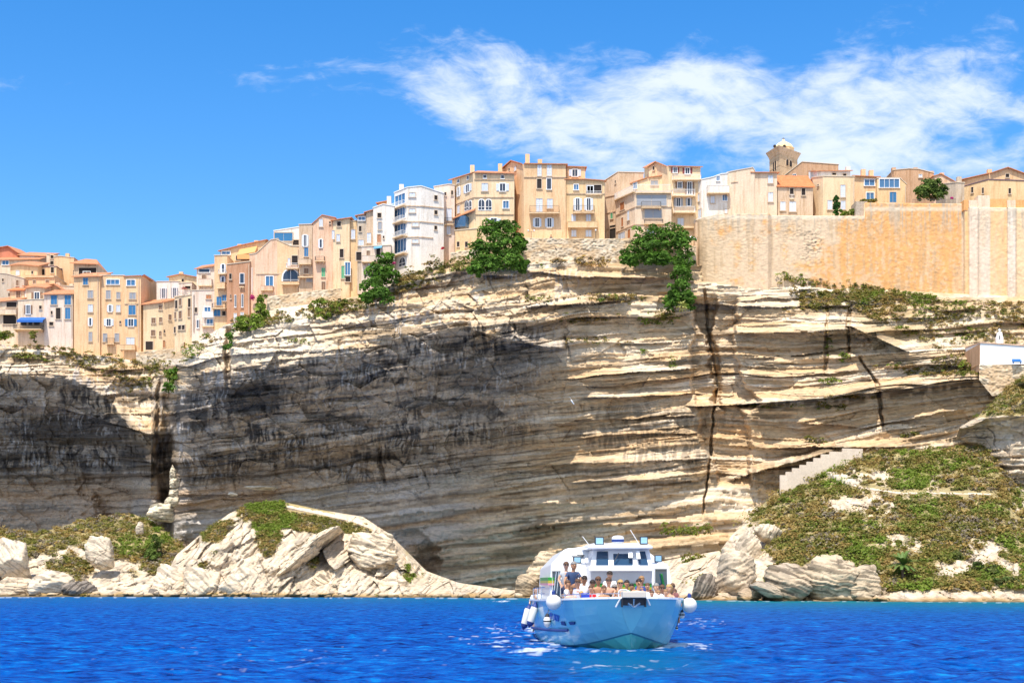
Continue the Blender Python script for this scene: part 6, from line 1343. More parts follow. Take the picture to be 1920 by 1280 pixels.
def glass(px0, py0, px1, py1, Y, name='window', skew=(0, 0, 0, 0), fr=.05, par=BR, mat=None):
    p = [bp(px0 + skew[0], py1, Y), bp(px1 + skew[1], py1, Y), bp(px1 + skew[2], py0, Y), bp(px0 + skew[3], py0, Y)]
    c0 = sum(p, Vector()) / 4; f = MB()
    for i in range(4):
        a, b = p[i], p[(i + 1) % 4]; A, B_ = a + (a - c0).normalized() * fr, b + (b - c0).normalized() * fr
        o = Vector((0, -.05, 0)); t = Vector((0, .1, 0)); f.hexa([a + o, b + o, b + t, a + t, A + o, B_ + o, B_ + t, A + t])
    W = bl(f, name, M_BW, par); g = MB(); quadpanel(g, p, .06); bl(g, 'pane', mat or M_GLS, W); return W
glass(1036, 1070, 1051, 1118, 57.75, skew=(1, -1, 0, -1))
s = MB()
for x in (1039, 1044): p, q = bp(x + 4, 1071, 57.6), bp(x - 1, 1117, 57.6); s.bar(p, q, .02)
bl(s, 'reflection_bar', M_ST)  # steel bars imitate diagonal reflections on the left pane
glass(1228, 1066, 1250, 1104, 57.75, skew=(0, 1, 0, 0))
s = MB(); 
for (x0, y0), (x1, y1), m_ in (((1240, 1075), (1246, 1104), M_GRN),): s.bar(bp(x0, y0, 57.55), bp(x1, y1, 57.55), .05)
bl(s, 'folded_umbrella', M_GRN)
# coloured side flashes on the cabin corner
for z0, z1, m_ in ((2.55, 2.68, M_GRN), (2.44, 2.55, M_YEL), (2.36, 2.44, simple('stripe_pink', (.7, .3, .35), .5))):
    s = MB(); s.box(xl - .03, xl + .22, YC - .03, YC + 4, z0, z1); bl(s, 'side_stripe', m_, CB)
# wheelhouse
def wb(px, py, Y): return bp(px, py, Y)
w = MB(); Yw = 56.6
fl, fr_ = bp(1108, 1093, Yw), bp(1222, 1093, Yw); 
lo = [bp(1110, 1108, Yw + .05), bp(1221, 1108, Yw + .05)]; mid = [bp(1107, 1066, Yw - .1), bp(1224, 1066, Yw - .1)]; tp_ = [bp(1112, 1030, Yw + .45), bp(1217, 1030, Yw + .45)]
bk_ = Vector((0, 3.0, 0))
w.hexa([lo[0], lo[1], lo[1] + bk_, lo[0] + bk_, mid[0], mid[1], mid[1] + bk_, mid[0] + bk_]); w.hexa([mid[0], mid[1], mid[1] + bk_, mid[0] + bk_, tp_[0], tp_[1], tp_[1] + bk_, tp_[0] + bk_])
WH = bl(w, 'wheelhouse', M_BGREY, bevel=.03)
s = MB(); a, b = bp(1106, 1070, Yw - .3), bp(1225, 1070, Yw - .3); s.hexa([a, b, b + Vector((0, .5, 0)), a + Vector((0, .5, 0)), a + Vector((0, .08, .22)), b + Vector((0, .08, .22)), b + Vector((0, .5, .22)), a + Vector((0, .5, .22))]); bl(s, 'visor', M_BW, WH, bevel=.03)
# window wall in white with three panes
s = MB(); quadpanel(s, [bp(1107.5, 1062, Yw - .14), bp(1223.5, 1062, Yw - .14), bp(1217, 1028, Yw + .38), bp(1112, 1028, Yw + .38)], .03); bl(s, 'window_wall', M_BW, WH)
def ws(px0, px1, px2, px3, y0=1033, y1=1061.5):
    Ya, Yb = Yw - .14 + (1062 - y1) * .0153 - .05, Yw - .14 + (1062 - y0) * .0153 - .05; p = [bp(px0, y1, Ya), bp(px1, y1, Ya), bp(px2, y0, Yb), bp(px3, y0, Yb)]; g = MB(); t = Vector((0, .03, 0)); g.hexa([p[0], p[1], p[1] + t, p[0] + t, p[3], p[2], p[2] + t, p[3] + t]); return bl(g, 'windscreen', M_GLS, WH)
W1 = ws(1117, 1141, 1140, 1119.5); W2 = ws(1151, 1186.5, 1185, 1150, 1037.5); W3 = ws(1199, 1216.5, 1209.5, 1195)
s = MB(); s.bar(bp(1160, 1036, Yw - .1), bp(1152, 1052, Yw - .22), .018); bl(s, 'wiper', M_BLK, W2)
s = MB(); quadpanel(s, [bp(1178.5, 1045, Yw - .2), bp(1186, 1045, Yw - .2), bp(1186, 1034, Yw - .05), bp(1178.5, 1034, Yw - .05)], .02); bl(s, 'notice', M_BW, W2)
s = MB(); quadpanel(s, [bp(1194, 1047, Yw - .2), bp(1201, 1047, Yw - .2), bp(1199, 1032, Yw - .02), bp(1193, 1032, Yw - .02)], .02); bl(s, 'notice', M_BW, W3)
for y0, y1, m_ in ((1093, 1100, M_GRN), (1100, 1104.5, M_YEL), (1104.5, 1108, M_MAR)):
    s = MB(); quadpanel(s, [bp(1110, y1, Yw - .03), bp(1222, y1, Yw - .03), bp(1222, y0, Yw - .03), bp(1110, y0, Yw - .03)], .05); bl(s, 'front_stripe', m_, WH)
# roof of the wheelhouse with its brow
s = MB(); a, b = bp(1102, 1029, Yw - .15), bp(1224, 1028, Yw - .15); a2, b2 = bp(1112, 1018, Yw + .5), bp(1213, 1018, Yw + .5); k_ = Vector((0, 3.4, 0))
s.add([a, b, b + k_, a + k_, a + Vector((0, -.02, .1)), b + Vector((0, -.02, .1)), a2, b2, b2 + Vector((0, 2.6, 0)), a2 + Vector((0, 2.6, 0)), b + k_ + Vector((0, 0, .1)), a + k_ + Vector((0, 0, .1))],
      [(3, 2, 1, 0), (0, 1, 5, 4), (4, 5, 7, 6), (6, 7, 8, 9), (1, 2, 10, 5), (5, 10, 8, 7), (0, 4, 11, 3), (4, 6, 9, 11), (2, 3, 11, 10), (9, 8, 10, 11)]); RFw = bl(s, 'wheelhouse_roof', M_BW, bevel=.03)
# things on the roof
r0 = bp(1158.5, 1018, Yw + .9); s = MB(); s.lathe(r0 - Vector((0, 0, .06)), [(.17, 0), (.17, .09), (.24, .1), (.25, .26), (.22, .33), (.12, .37), (0, .38)], 20); RD = bl(s, 'radar_dome', M_BW, smooth=True)
s = MB(); s.lathe(r0 + Vector((0, 0, .05)), [(.252, 0), (.253, .02), (.253, .1), (.252, .11)], 20); bl(s, 'dome_band', M_NAVY, RD)
M_LMP = simple('lamp_glass', (.30, .55, .75), .15, 0, .8)
def lamp(px, py, wpx, hpx, Y, foot):
    c = bp(px, py, Y); k = Y / F; a = MB(); a.box(c.x - wpx * k, c.x + wpx * k, c.y, c.y + .16, c.z - hpx * k, c.z + hpx * k); L = bl(a, 'flood_lamp', M_BLK, bevel=.04)
    a = MB(); a.box(c.x - wpx * k * .78, c.x + wpx * k * .78, c.y - .02, c.y + .005, c.z - hpx * k * .76, c.z + hpx * k * .76); bl(a, 'lamp_glass', M_LMP, L)
    a = MB(); f = bp(*foot); a.bar((c.x, c.y + .1, c.z - hpx * k * .9), f, .035); a.box(f.x - .16, f.x + .16, f.y - .08, f.y + .08, f.z - .02, f.z + .03); bl(a, 'bracket', M_ST, L)
lamp(1124, 1013.5, 8.6, 7.6, Yw + .2, (1124, 1024, Yw + .3)); lamp(1207.5, 1012.5, 7.6, 7.2, Yw + .2, (1208, 1024, Yw + .3))
lamp(1082.5, 1049, 7.6, 6.2, Yw + .5, (1096, 1057, Yw + .7)); lamp(1234.5, 1046.5, 7, 6.6, Yw + .4, (1224, 1056, Yw + .6))
s = MB(); s.bar(bp(1107, 1024, Yw + .8), bp(1092, 1005, Yw + .9), .012); bl(s, 'antenna', M_BW); s = MB(); s.bar(bp(1200, 1022, Yw + .8), bp(1182, 993, Yw + .9), .012); bl(s, 'antenna', M_BW)
s = MB(); s.lathe(bp(1100, 1051, Yw + .45), [(.0, 0), (.11, .01), (.12, .1), (.09, .12)], 16, (0, -1, 0)); bl(s, 'horn', M_BW); 
# side decks railings
s = MB()
for x0, y0, Y0, x1, y1, Y1 in ((1000, 1103, 63.5, 1022, 1100, 58.5), (1000, 1113, 63.5, 1022, 1112, 58.5)): s.bar(bp(x0, y0, Y0), bp(x1, y1, Y1), .02)
for x, Y in ((1000, 63.5), (1008, 61.5), (1015, 60)): p = bp(x, 1103, Y); s.bar(p, p - Vector((0, 0, .6)), .02)
bl(s, 'side_rail', M_ST)
s = MB()
path = [bp(1054, 1116, 53.6), bp(1075, 1114, 52.6), bp(1110, 1113, 51.9), bp(1150, 1112, 51.4), bp(1172, 1112, 51.1)]
s.tube(path, .016)
for p in path: s.bar(p, p - Vector((0, 0, .3)), .016)
bl(s, 'bow_rail', M_ST)
s = MB(); pts = [bp(1160, 1118, 51.6) , bp(1160, 1108, 51.6), bp(1164, 1105, 51.6), bp(1174, 1105, 51.6), bp(1181, 1109, 51.6), bp(1184, 1116, 51.6)]; s.tube(pts, .025, 8); bl(s, 'bow_arch', M_BW)
# hull markings: two navy marks, rub strake, blue lettering on the port quarter
def on_hull(px, py, Y0=52.0, off=.03):
    """point on the left hull side seen at a photo pixel"""
    best = None
    for i in range(400):
        Y = 51.2 + i * .033; p = BI @ at(px, py, Y)
        ys = [s[0][0] for s in ST]; t = np.clip((np.interp(p.y, ys, [s[0][2] for s in ST]) - p.z) / 1.75, 0, 1) ** 2.0
        hb = lerp(np.interp(p.y, ys, [s[0][1] for s in ST]), np.interp(p.y, [s[1][0] for s in ST], [s[1][1] for s in ST]), t)
        if abs(p.x) < hb: best = p; break
    p = best or p; return p + Vector((-off, -off, 0))
def decal(name, quads, mat):
    m = MB()
    for q in quads:
        P = [on_hull(*v, off=.03) for v in q]; I = [p + Vector((.05, .03, 0)) for p in P]; m.add(P + I, [tuple(range(4)), tuple(range(4, 8))[::-1]] + [(i, (i + 1) % 4, 4 + (i + 1) % 4, 4 + i) for i in range(4)])
    return bl(m, name, mat, HL)
decal('hull_mark', [[(1054,1171),(1061,1172),(1059,1165),(1052,1164)]], M_NAVY); decal('hull_mark', [[(1070,1171),(1077,1170),(1078,1165),(1067,1165)]], M_NAVY)
m = MB(); R1 = [on_hull(x, y, off=.05) for x, y in ((999, 1175.5), (1012, 1178), (1030, 1180), (1048, 1181), (1066, 1181))]
m.tube(R1, .055, 8); bl(m, 'rub_strake', M_NAVY, HL)
strokes = []
for x, y, s_ in ((1024, 1149, 0), (1031, 1148, 1), (1038, 1150, 2), (1043.5, 1152, 3)):
    strokes += [[(x, y + 12), (x + 1.2, y + 12), (x + 2.4, y), (x + 1.2, y)], [(x + 1.4, y + .5), (x + 2.4, y), (x + 3.6, y + 12), (x + 2.6, y + 12)], [(x + 3.0, y + 12), (x + 4.0, y + 12), (x + 5.0, y + 1), (x + 4.0, y + 1)]]
decal('lettering', strokes, simple('letter_blue', (.03, .14, .50), .4))
# name plate writing stays illegible in the photo: only its strokes are built

# seats in the bow
def bench(x0, x1, y0, y1, z, name='bow_bench'):
    s = MB(); s.box(x0, x1, y0, y1, 1.16, z - .06); s.box(x0 - .03, x1 + .03, y0 - .03, y1 + .03, z - .06, z); return bl(s, name, M_BW, bevel=.02)
bench(-2.0, 1.9, 3.6, 4.3, 1.62); bench(-1.5, 1.4, 1.7, 2.2, 1.6); bench(-2.1, -1.2, 4.6, 5.6, 1.5, 'step_box')
s = MB(); p = bp(1213, 1113, 53.0); s.hexa([(p.x - .55, p.y, 1.16), (p.x + .75, p.y, 1.16), (p.x + .75, p.y + .7, 1.16), (p.x - .55, p.y + .7, 1.16), (p.x - .5, p.y + .05, 2.14), (p.x + .7, p.y + .05, 2.04), (p.x + .65, p.y + .65, 2.04), (p.x - .4, p.y + .65, 2.2)]); bl(s, 'liferaft_cover', M_BW, bevel=.12)

# ---- fenders (hang on the boat, things of their own)
def fender_ball(px, py, r, Y, label, topline):
    c = at(px, py, Y); root = empty('ball_fender', c, label=label, cat='fender', group='round white fenders on the boat')
    m = MB(); m.lathe(c - Vector((0, 0, r * 1.02)), [(r * math.sin(t), r * (1 - math.cos(t))) for t in np.linspace(.02, math.pi - .02, 18)], 28); m.build('float', M_FEND, root, smooth=True)
    m = MB(); m.lathe(c + Vector((0, 0, r * .92)), [(.07, 0), (.07, .12), (.04, .18)], 12); m.build('eye', M_NAVY, root)
    m = MB(); m.bar(c + Vector((0, 0, r + .1)), at(*topline), .018); m.build('rope', M_BLK, root)
fender_ball(1038, 1128, .285, 52.9, 'big round white fender at the left end of the bow', (1054, 1121, 53.6)); fender_ball(1292.5, 1133.5, .285, 53.2, 'big round white fender at the right end of the bow', (1281, 1122, 53.9))
def fender_long(px0, py0, px1, py1, r, Y, label):
    a, b = at(px0, py0, Y), at(px1, py1, Y); L = (b - a).length; root = empty('long_fender', a, label=label, cat='fender', group='long white fenders at the stern')
    m = MB(); m.lathe(a, [(.05, 0), (r * .8, .06), (r, .16), (r, L - .16), (r * .8, L - .06), (.05, L)], 20, b - a); m.build('float', M_FEND, root, smooth=True)
    d_ = (b - a).normalized(); m = MB(); m.lathe(b - d_ * .17, [(r + .005, 0), (r * .84, .12), (.06, .2), (.04, .26)], 18, b - a); m.build('cap', M_NAVY, root); m = MB(); m.lathe(a + d_ * .1, [(r * .93 , 0), (r * .82, -.04), (.07, -.13), (.05, -.2)], 18, b - a); m.build('cap', M_NAVY, root)
    m = MB(); m.bar(a - d_ * .08, at(px0 + 4, 1127, Y), .015); m.build('rope', M_BLK, root)
fender_long(992, 1136, 982, 1176, .16, 61.5, 'outer long white fender with navy ends hanging at the stern'); fender_long(1004, 1133, 993, 1172, .16, 60.3, 'inner long white fender with navy ends nearer the hull')
def buoy(px, py, rx, ry, Y, label):
    c = at(px, py, Y); root = empty('small_buoy', c, label=label, cat='buoy'); m = MB(); m.lathe(c - Vector((0, 0, ry)), [(.03, 0), (rx * .8, ry * .25), (rx, ry * .8), (rx, ry * 1.3), (rx * .6, ry * 1.8), (.04, ry * 2)], 18); m.build('float', M_FEND, root, smooth=True)
    m = MB(); m.lathe(c + Vector((0, 0, ry * .75)), [(rx * .72, 0), (rx * .45, ry * .35), (.04, ry * .55)], 14); m.lathe(c - Vector((0, 0, .02)), [(rx * 1.02, 0), (rx * 1.02, .05)], 18); m.build('cap', M_BLK, root); m = MB(); m.bar(c + Vector((0, 0, ry)), c + Vector((.1, .2, ry + .35)), .015); m.build('rope', M_BLK, root)
buoy(1026, 1164, .15, .24, 56.5, 'white buoy with a black top against the left side of the hull'); buoy(1279, 1152, .1, .14, 53.6, 'small white buoy below the right round fender'); buoy(1269, 1177, .055, .06, 53.4, 'tiny dark topped float on the right side of the hull')

# ------------------------------------------------------------------ people
SK = [simple('skin_light', (.62, .36, .24), .55), simple('skin_tan', (.48, .25, .14), .55), simple('skin_pale', (.70, .45, .33), .55)]
HC = dict(dark=simple('hair_dark', (.03, .02, .015), .6), brown=simple('hair_brown', (.12, .06, .03), .6), blond=simple('hair_blond', (.50, .32, .12), .6), grey=simple('hair_grey', (.25, .24, .23), .6), sandy=simple('hair_sandy', (.32, .18, .08), .6))
CC = {}
def cloth(c):
    if c not in CC: CC[c] = simple('cloth_%d' % len(CC), c, .85)
    return CC[c]
def skin_obj(name, verts, edges, radii, mat, parent, root=0, sub=2):
    me = bpy.data.meshes.new(name); me.from_pydata([tuple(v) for v in verts], edges, []); me.materials.append(mat)
    o = bpy.data.objects.new(name, me); COL.objects.link(o); o.parent = parent
    o.modifiers.new('s', 'SKIN'); 
    sl = me.skin_vertices[0].data if me.skin_vertices else None
    if sl is None: return o
    for i, r in enumerate(radii):
        sl[i].radius = r if isinstance(r, tuple) else (r, r); sl[i].use_root = (i == root)
    o.modifiers['s'].use_smooth_shade = True
    if sub: sb = o.modifiers.new('u', 'SUBSURF'); sb.levels = sub; sb.render_levels = sub
    return o
def person(px, py, Y, label, hair='brown', shirt=(.8, .8, .8), skin=0, sit=True, glasses=False, lean=(0, 0), turn=0, arms=None, s=1.0, long_hair=False, shorts=(.05, .06, .12), sleeves=True, tank=False, headtilt=0):
    """px, py: centre of the head in the photo; the figure is posed from the head down"""
    H = at(px, py, Y); s = s * 1.15
    lx, ly = lean; hip = H - Vector((lx * .7, ly * .7, .76)) * s
    root = empty('person', hip, rz=R(turn), label=label, cat='person', group='passengers in the bow of the boat')
    V, E, Rd = [], [], []
    def add(p, r, par=None):
        V.append(Vector(p) * s); Rd.append(tuple(x * s for x in r) if isinstance(r, tuple) else r * s)
        if par is not None: E.append((par, len(V) - 1))
        return len(V) - 1
    L = lambda t: (lx * .7 * t / .76, ly * .7 * t / .76)
    def tp(x, y, z): a, b = L(max(z, 0)); return (x + a, y + b, z)
    pel = add(tp(0, 0, 0), (.155, .115)); sp = add(tp(0, 0, .2), (.13, .10), pel); ch = add(tp(0, 0, .4), (.155, .11), sp); nb = add(tp(0, 0, .53), (.085, .075), ch); nk = add(tp(0, -.005, .60), .052, nb)
    jw = add(tp(0, -.035, .675), (.072, .08), nk); hd = add(tp(0, -.015, .765), (.088, .105), jw); ht = add(tp(0, 0, .85), (.066, .08), hd)
    add(tp(0, -.135, .745), .014, hd)
    for sg in (-1, 1): add(tp(sg * .098, .0, .755), .016, hd)
    arms = arms or [((-.27, -.05, .27), (-.2, -.25, .12)), ((.27, -.05, .27), (.2, -.25, .12))]
    AR = []
    for sg, (el, ha) in zip((-1, 1), arms):
        sh = add(tp(sg * .175, 0, .49), .06, ch); e = add(tp(*el), .043, sh); e2 = Vector(el).lerp(Vector(ha), .5); mdl = add(tp(*e2), .038, e); w = add(tp(*ha), .027, mdl)
        AR.append((sh, e)); d = (Vector(ha) - Vector(el)).normalized(); q = d.orthogonal().normalized(); pm = Vector(ha) + d * .06; pi_ = add(tp(*pm), (.036, .02), w)
        for k in range(4):
            f0 = pm + q * (k - 1.5) * .02; f1 = f0 + d * (.05 + .008 * (1.5 - abs(k - 1.5))) + Vector((0, 0, -.012)); f2 = f1 + d * .035 + Vector((0, 0, -.025)); a = add(tp(*f1), .009, pi_); add(tp(*f2), .008, a)
        t1 = Vector(ha) + d * .03 + q * .05; a = add(tp(*t1), .011, w); add(tp(*(t1 + d * .03)), .009, a)
    LG = []
    for sg in (-1, 1):
        hj = add((sg * .095, 0, -.04), .095, pel)
        if sit: kn = add((sg * .13, -.42, -.02), .062, hj); an = add((sg * .13, -.42, -.44), .04, kn)
        else: kn = add((sg * .11, -.03, -.43), .062, hj); an = add((sg * .12, .02, -.84), .04, kn)
        ax, ay, az = (V[an] / s); add((ax, ay - .13, az - .03), .032, an); LG.append((hj, kn))
    B_ = skin_obj('body', V, E, Rd, SK[skin], root)
    # shirt
    sv, se, sr = [], [], []
    def sa(i, k, p=None, t=1.0, frm=None):
        v = V[i] if frm is None else V[frm].lerp(V[i], t); sv.append(v); r = Rd[i] if isinstance(Rd[i], tuple) else (Rd[i], Rd[i]); sr.append((r[0] * k + .012, r[1] * k + .012))
        if p is not None: se.append((p, len(sv) - 1))
        return len(sv) - 1
    if shirt:
        a = sa(pel, 1.02); b = sa(sp, 1.06, a); c_ = sa(ch, 1.06, b)
        if not tank: sa(nb, .95, c_)
        if sleeves and not tank:
            for sh, e in AR: q = sa(sh, 1.08, c_); sa(e, 1.15, q, .55, sh)
        skin_obj('shirt', sv, se, sr, cloth(shirt), root)
    sv, se, sr = [], [], []
    a = sa(pel, 1.04)
    for hj, kn in LG: q = sa(hj, 1.08, a); sa(kn, 1.25, q, .6, hj)
    skin_obj('shorts', sv, se, sr, cloth(shorts), root)
    # hair
    hc = V[hd] + Vector((0, .018, .03)) * s; m = MB(); vs = []; fs = []; nu, nv = 20, 12
    for j in range(nv + 1):
        ph = math.pi * j / nv
        for i in range(nu):
            th = 2 * math.pi * i / nu; x, y, z = math.sin(ph) * math.cos(th), math.sin(ph) * math.sin(th), math.cos(ph)
            r = 1.0 + .06 * math.sin(5 * th + j) ; low = z < (.12 if y < -.25 else -.55)
            zz = z if not low else (.12 if y < -.25 else -.55)
            ry_ = .118; xs = .104 * (1 + (.12 if long_hair and z < 0 and y > -.2 else 0))
            vs.append(hc + Vector((x * xs * r, y * ry_ * r - (.0), zz * .108 * r - (.14 * max(0, -z) * (y > -.2) if long_hair else 0))) * s)
    for j in range(nv):
        for i in range(nu): fs.append((j * nu + i, j * nu + (i + 1) % nu, (j + 1) * nu + (i + 1) % nu, (j + 1) * nu + i))
    m.add(vs, fs); bl(m, 'hair', HC[hair], root, smooth=True)
    if glasses:
        g = MB(); c = V[hd] + Vector((0, -.118, .012)) * s
        for sg in (-1, 1): g.box(c.x + sg * .036 * s - .028 * s, c.x + sg * .036 * s + .028 * s, c.y - .012, c.y + .012, c.z - .02 * s, c.z + .02 * s); g.box(c.x + sg * .075 * s, c.x + sg * .098 * s, c.y, c.y + .11 * s, c.z, c.z + .012)
        g.box(c.x - .02 * s, c.x + .02 * s, c.y - .01, c.y + .006, c.z + .006, c.z + .014); bl(g, 'sunglasses', M_BLK, root)
    else:
        g = MB(); c = V[hd] + Vector((0, -.104, .005)) * s
        for sg in (-1, 1): g.box(c.x + sg * .034 * s - .013 * s, c.x + sg * .034 * s + .013 * s, c.y - .008, c.y + .01, c.z - .006 * s, c.z + .006 * s)
        bl(g, 'eyes', M_BLK, root)
    g = MB(); c = V[jw] + Vector((0, -.083, .012)) * s; g.box(c.x - .024 * s, c.x + .024 * s, c.y - .006, c.y + .012, c.z - .005, c.z + .004); bl(g, 'mouth', cloth((.35, .10, .08)), root)
    return root
Z8 = lambda x, y: (960 + x * .20316, 980 + y * .20316)
def pz(zx, zy, Y, *a, **k): return person(*Z8(zx, zy), Y, *a, **k)
pz(500, 392, 57.1, 'man in sunglasses and grey shirt standing half hidden at the back left', 'brown', (.45,.47,.5), 0, sit=False, glasses=True)
pz(566, 392, 56.2, 'man in a navy t-shirt standing and leaning over the left bow rail', 'grey', (.04,.07,.16), 1, sit=False, arms=[((-.30,-.1,.25),(-.28,-.22,.05)), ((.30,-.16,.22),(.02,-.36,.16))], lean=(.05,-.1), turn=12, s=1.05)
pz(515, 560, 54.9, 'person with bare tanned arms and striped top leaning at the left bow corner', 'brown', (.75,.75,.78), 1, sit=True, arms=[((-.24,-.16,.2),(-.08,-.3,.3)), ((.24,-.16,.2),(.1,-.3,.3))], s=.9, turn=60)
pz(607, 552, 54.4, 'woman in sunglasses and lavender t-shirt seated at the left of the bow', 'brown', (.60,.64,.85), 0, glasses=True, arms=[((-.26,-.06,.24),(-.12,-.3,.14)), ((.26,-.06,.24),(.12,-.3,.14))])
pz(668, 522, 54.9, 'person in a pale striped top reclining with one arm stretched to the right', 'dark', (.75,.72,.78), 1, glasses=True, arms=[((-.26,-.06,.24),(-.14,-.3,.1)), ((.42,-.1,.44),(.66,-.16,.30))], lean=(.08, 0))
pz(727, 605, 53.3, 'small child in a red shirt squinting at the front of the bow', 'brown', (.75,.02,.03), 0, s=.78, arms=[((-.22,-.08,.26),(-.14,-.26,.2)), ((.22,-.08,.26),(.14,-.26,.2))])
pz(796, 530, 54.3, 'woman in sunglasses and white vest top seated left of centre', 'brown', (.80,.80,.80), 1, glasses=True, tank=True, arms=[((-.26,-.06,.24),(-.1,-.3,.16)), ((.30,-.1,.26),(.34,-.32,.18))])
pz(903, 478, 55.9, 'man in a white shirt standing in front of the wheelhouse', 'dark', (.84,.84,.84), 0, sit=False, glasses=True, s=1.0)
pz(893, 537, 54.0, 'woman in sunglasses and black top between the white vest and the blonde child', 'brown', (.03,.03,.04), 0, glasses=True, tank=True, arms=[((-.28,-.08,.24),(-.3,-.3,.06)), ((.27,-.08,.26),(.2,-.28,.2))])
pz(1000, 560, 53.9, 'blonde woman in sunglasses with bare shoulders right of centre', 'blond', (.75,.60,.50), 0, glasses=True, tank=True)
pz(975, 648, 52.8, 'young child with sandy hair low behind the bow rail', 'sandy', (.80,.55,.42), 0, s=.72, tank=True)
pz(1172, 552, 53.6, 'black haired woman in a blue top bending over behind the anchor platform', 'dark', (.10,.22,.65), 1, lean=(.1,-.16), tank=True, arms=[((-.30,-.14,.24),(-.22,-.34,.02)), ((.24,-.12,.2),(.1,-.32,.1))])
pz(1196, 524, 55.4, 'person with sandy hair behind the black haired woman', 'sandy', (.05,.09,.30), 1)
pz(1105, 590, 54.8, 'person in a black top partly hidden behind the bow arch', 'dark', (.03,.03,.04), 1, s=.85)
pz(1330, 592, 54.0, 'grey haired man in a white shirt at the right of the bow', 'grey', (.83,.83,.84), 0, turn=20)
pz(1386, 606, 54.4, 'person in sunglasses seated between the grey haired man and the blond woman', 'brown', (.80,.80,.82), 0, glasses=True)
pz(1450, 602, 53.8, 'blond woman with bare shoulders at the right corner of the bow', 'blond', (.78,.42,.30), 0, tank=True, turn=-40, long_hair=True)
pz(1480, 590, 55.5, 'dark haired person tucked behind the blond woman', 'brown', (.25,.10,.10), 1, glasses=True, s=.95)
pz(1500, 638, 56.6, 'person leaning out by the right round fender', 'brown', (.05,.10,.35), 1, s=.85)
pz(1250, 585, 55.0, 'person in blue between the wheelhouse door and the white cover', 'brown', (.08,.12,.3), 0, s=.85)
pz(1420, 640, 53.3, 'child in a white top with head down at the right bow', 'sandy', (.8,.8,.82), 0, s=.75)
pz(226, 612, 63.6, 'man in a blue and white striped shirt on the left side deck', 'dark', (.60,.68,.80), 2, sit=False, turn=-15, arms=[((-.25,-.05,.25),(-.2,-.22,.12)), ((.30,-.05,.36),(.38,-.14,.56))], shorts=(.15,.3,.6))
pz(280, 606, 62.8, 'second person on the left side deck holding the cabin side', 'sandy', (.80,.82,.85), 0, sit=False, shorts=(.3,.35,.5))
pz(745, 560, 55.2, 'woman with dark hair behind the child in red', 'dark', (.35,.45,.6), 1, glasses=True)
pz(640, 655, 53.2, 'child in a pale top low at the left bow rail', 'blond', (.7,.75,.85), 0, s=.75)
pz(850, 610, 53.0, 'person with bare shoulders low between the red child and the woman in black', 'brown', (.82,.8,.8), 1, s=.85, tank=True)
pz(945, 600, 54.6, 'man with grey hair half hidden beside the blonde woman', 'grey', (.7,.7,.72), 0, s=.95, glasses=True)
pz(1060, 560, 55.8, 'person in green shirt standing under the wheelhouse stripes', 'dark', (.1,.3,.15), 1, s=.95)
pz(1290, 650, 52.9, 'child with brown hair low behind the white cover', 'brown', (.85,.6,.5), 0, s=.72)
pz(545, 620, 53.9, 'girl with brown hair low at the left bow corner', 'brown', (.8,.5,.4), 1, s=.78)
pz(1350, 650, 53.2, 'person in striped top bent low at the right bow', 'sandy', (.6,.62,.8), 0, s=.8)
pz(1462, 658, 54.6, 'tanned person with bare shoulders at the right bow rail', 'dark', (.7,.45,.3), 1, s=.8, tank=True)
s = MB(); p = Z8(678, 672); q = at(p[0], p[1], 52.9); s.box(q.x - .16, q.x + .16, q.y, q.y + .12, q.z - .1, q.z + .1); s.build('bag', simple('bag_blue', (.02, .06, .5), .7), None, bevel=.03, label='small bright blue bag beside the child in red', cat='bag')

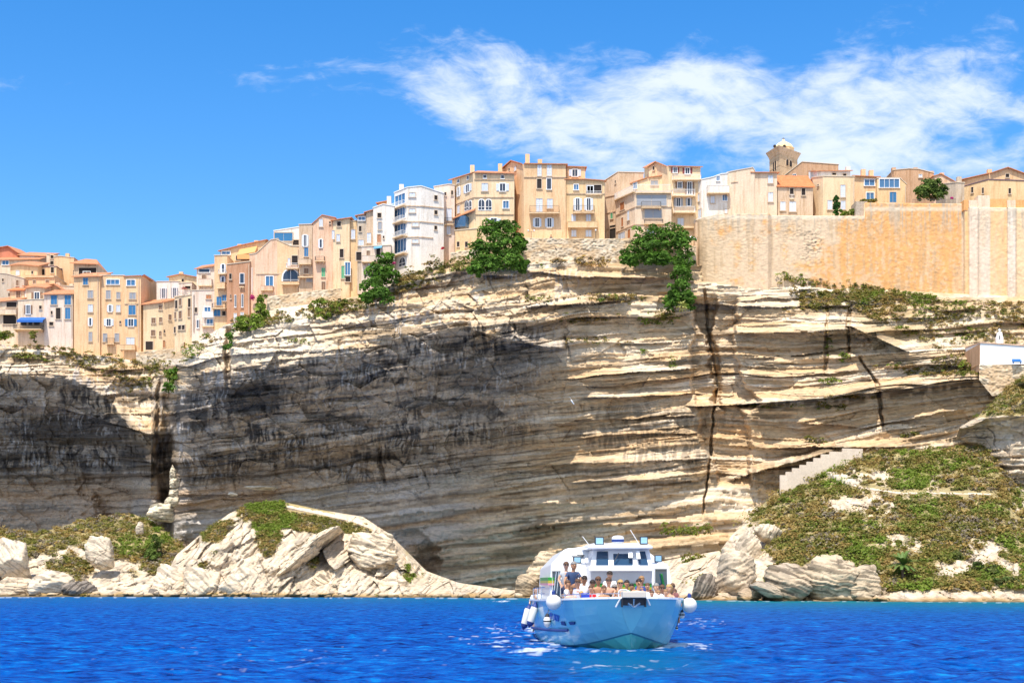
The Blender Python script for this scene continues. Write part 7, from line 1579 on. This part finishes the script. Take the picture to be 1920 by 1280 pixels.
# ------------------------------------------------------------------ gulls, people and lamps on the promenade
def gull(px, py, Y, span, label, roll, m):
    c = at(px, py, Y); root = empty('seagull', c, label=label, cat='bird'); b = MB(); ax = Vector((.5, .2, -.8)).normalized()
    b.lathe(c - ax * span * .2, [(.01, 0), (span * .05, span * .1), (span * .055, span * .2), (span * .035, span * .32), (span * .03, span * .38), (.01, span * .43)], 10, ax); BD = b.build('body', m, root, smooth=True)
    for sg in (-1, 1):
        w = MB(); d = Vector((sg * math.cos(roll), .15, -sg * math.sin(roll) + .1)).normalized(); k = ax * span * .07
        p0, p1, p2 = c, c + d * span * .26 + Vector((0, 0, span * .06)), c + d * span * .5 - ax * -.05
        for a, b_, t0, t1 in ((p0, p1, 1, .85), (p1, p2, .85, .15)):
            n_ = Vector((0, -.012, .006)); w.hexa([a - k * t0 + n_, b_ - k * t1 + n_, b_ + k * t1 + n_, a + k * t0 + n_, a - k * t0 - n_, b_ - k * t1 - n_, b_ + k * t1 - n_, a + k * t0 - n_])
        w.build('wing', m, root)
gull(1073, 753, 200, 1.9, 'white seagull gliding in front of the shaded cliff', 1.0, simple('gull_white', (.85, .85, .85), .7))
gull(1042, 466, 250, 1.6, 'small dark bird against the rubble retaining wall', .9, simple('bird_dark', (.12, .10, .08), .8))
def street_lamp(px, py0, py1, label, dbl=True):
    Y = 259.2; a = at(px, py1, Y); b = at(px, py0, Y); root = empty('street_lamp', a, label=label, cat='lamp', group='lamps on the promenade'); m = MB(); m.bar(a, b, .05); m.bar(b - Vector((.55 if dbl else 0, 0, .0)), b + Vector((.55 if dbl else .05, 0, 0)), .03); m.build('post', M_IRON, root)
    for sg in ((-1, 1) if dbl else (1,)): m = MB(); m.lathe(b + Vector((sg * (.55 if dbl else .0), 0, 0)), [(.05, 0), (.17, .1), (.17, .22), (.03, .34)], 10); m.build('globe', M_WHITE, root)
street_lamp(996, 434, 448, 'twin headed lamp on the promenade under the tallest peach house'); street_lamp(1117, 433, 448, 'single globe lamp below the orange trimmed house', False)
person(1033.2, 441.5, 259.3, 'tiny person in black standing at the promenade wall', 'dark', (.03,.03,.04), 1, sit=False, s=1.0)['group'] = 'strollers on the promenade'
bpy.context.view_layer.update()
um = empty('parasol', at(1296, 455, 258.5), label='white parasol open above the wall beside the fig tree and the round bastion', cat='parasol')
m = MB(); c = at(1296, 449, 258.5); m.lathe(c, [(1.1, 0), (1.12, .04), (.5, .38), (.05, .62), (.03, .75)], 8); m.build('canopy', M_WHITE, um); m = MB(); m.bar(c + Vector((0, 0, .5)), c - Vector((0, 0, 1.4)), .04); m.build('pole', M_IRON, um)
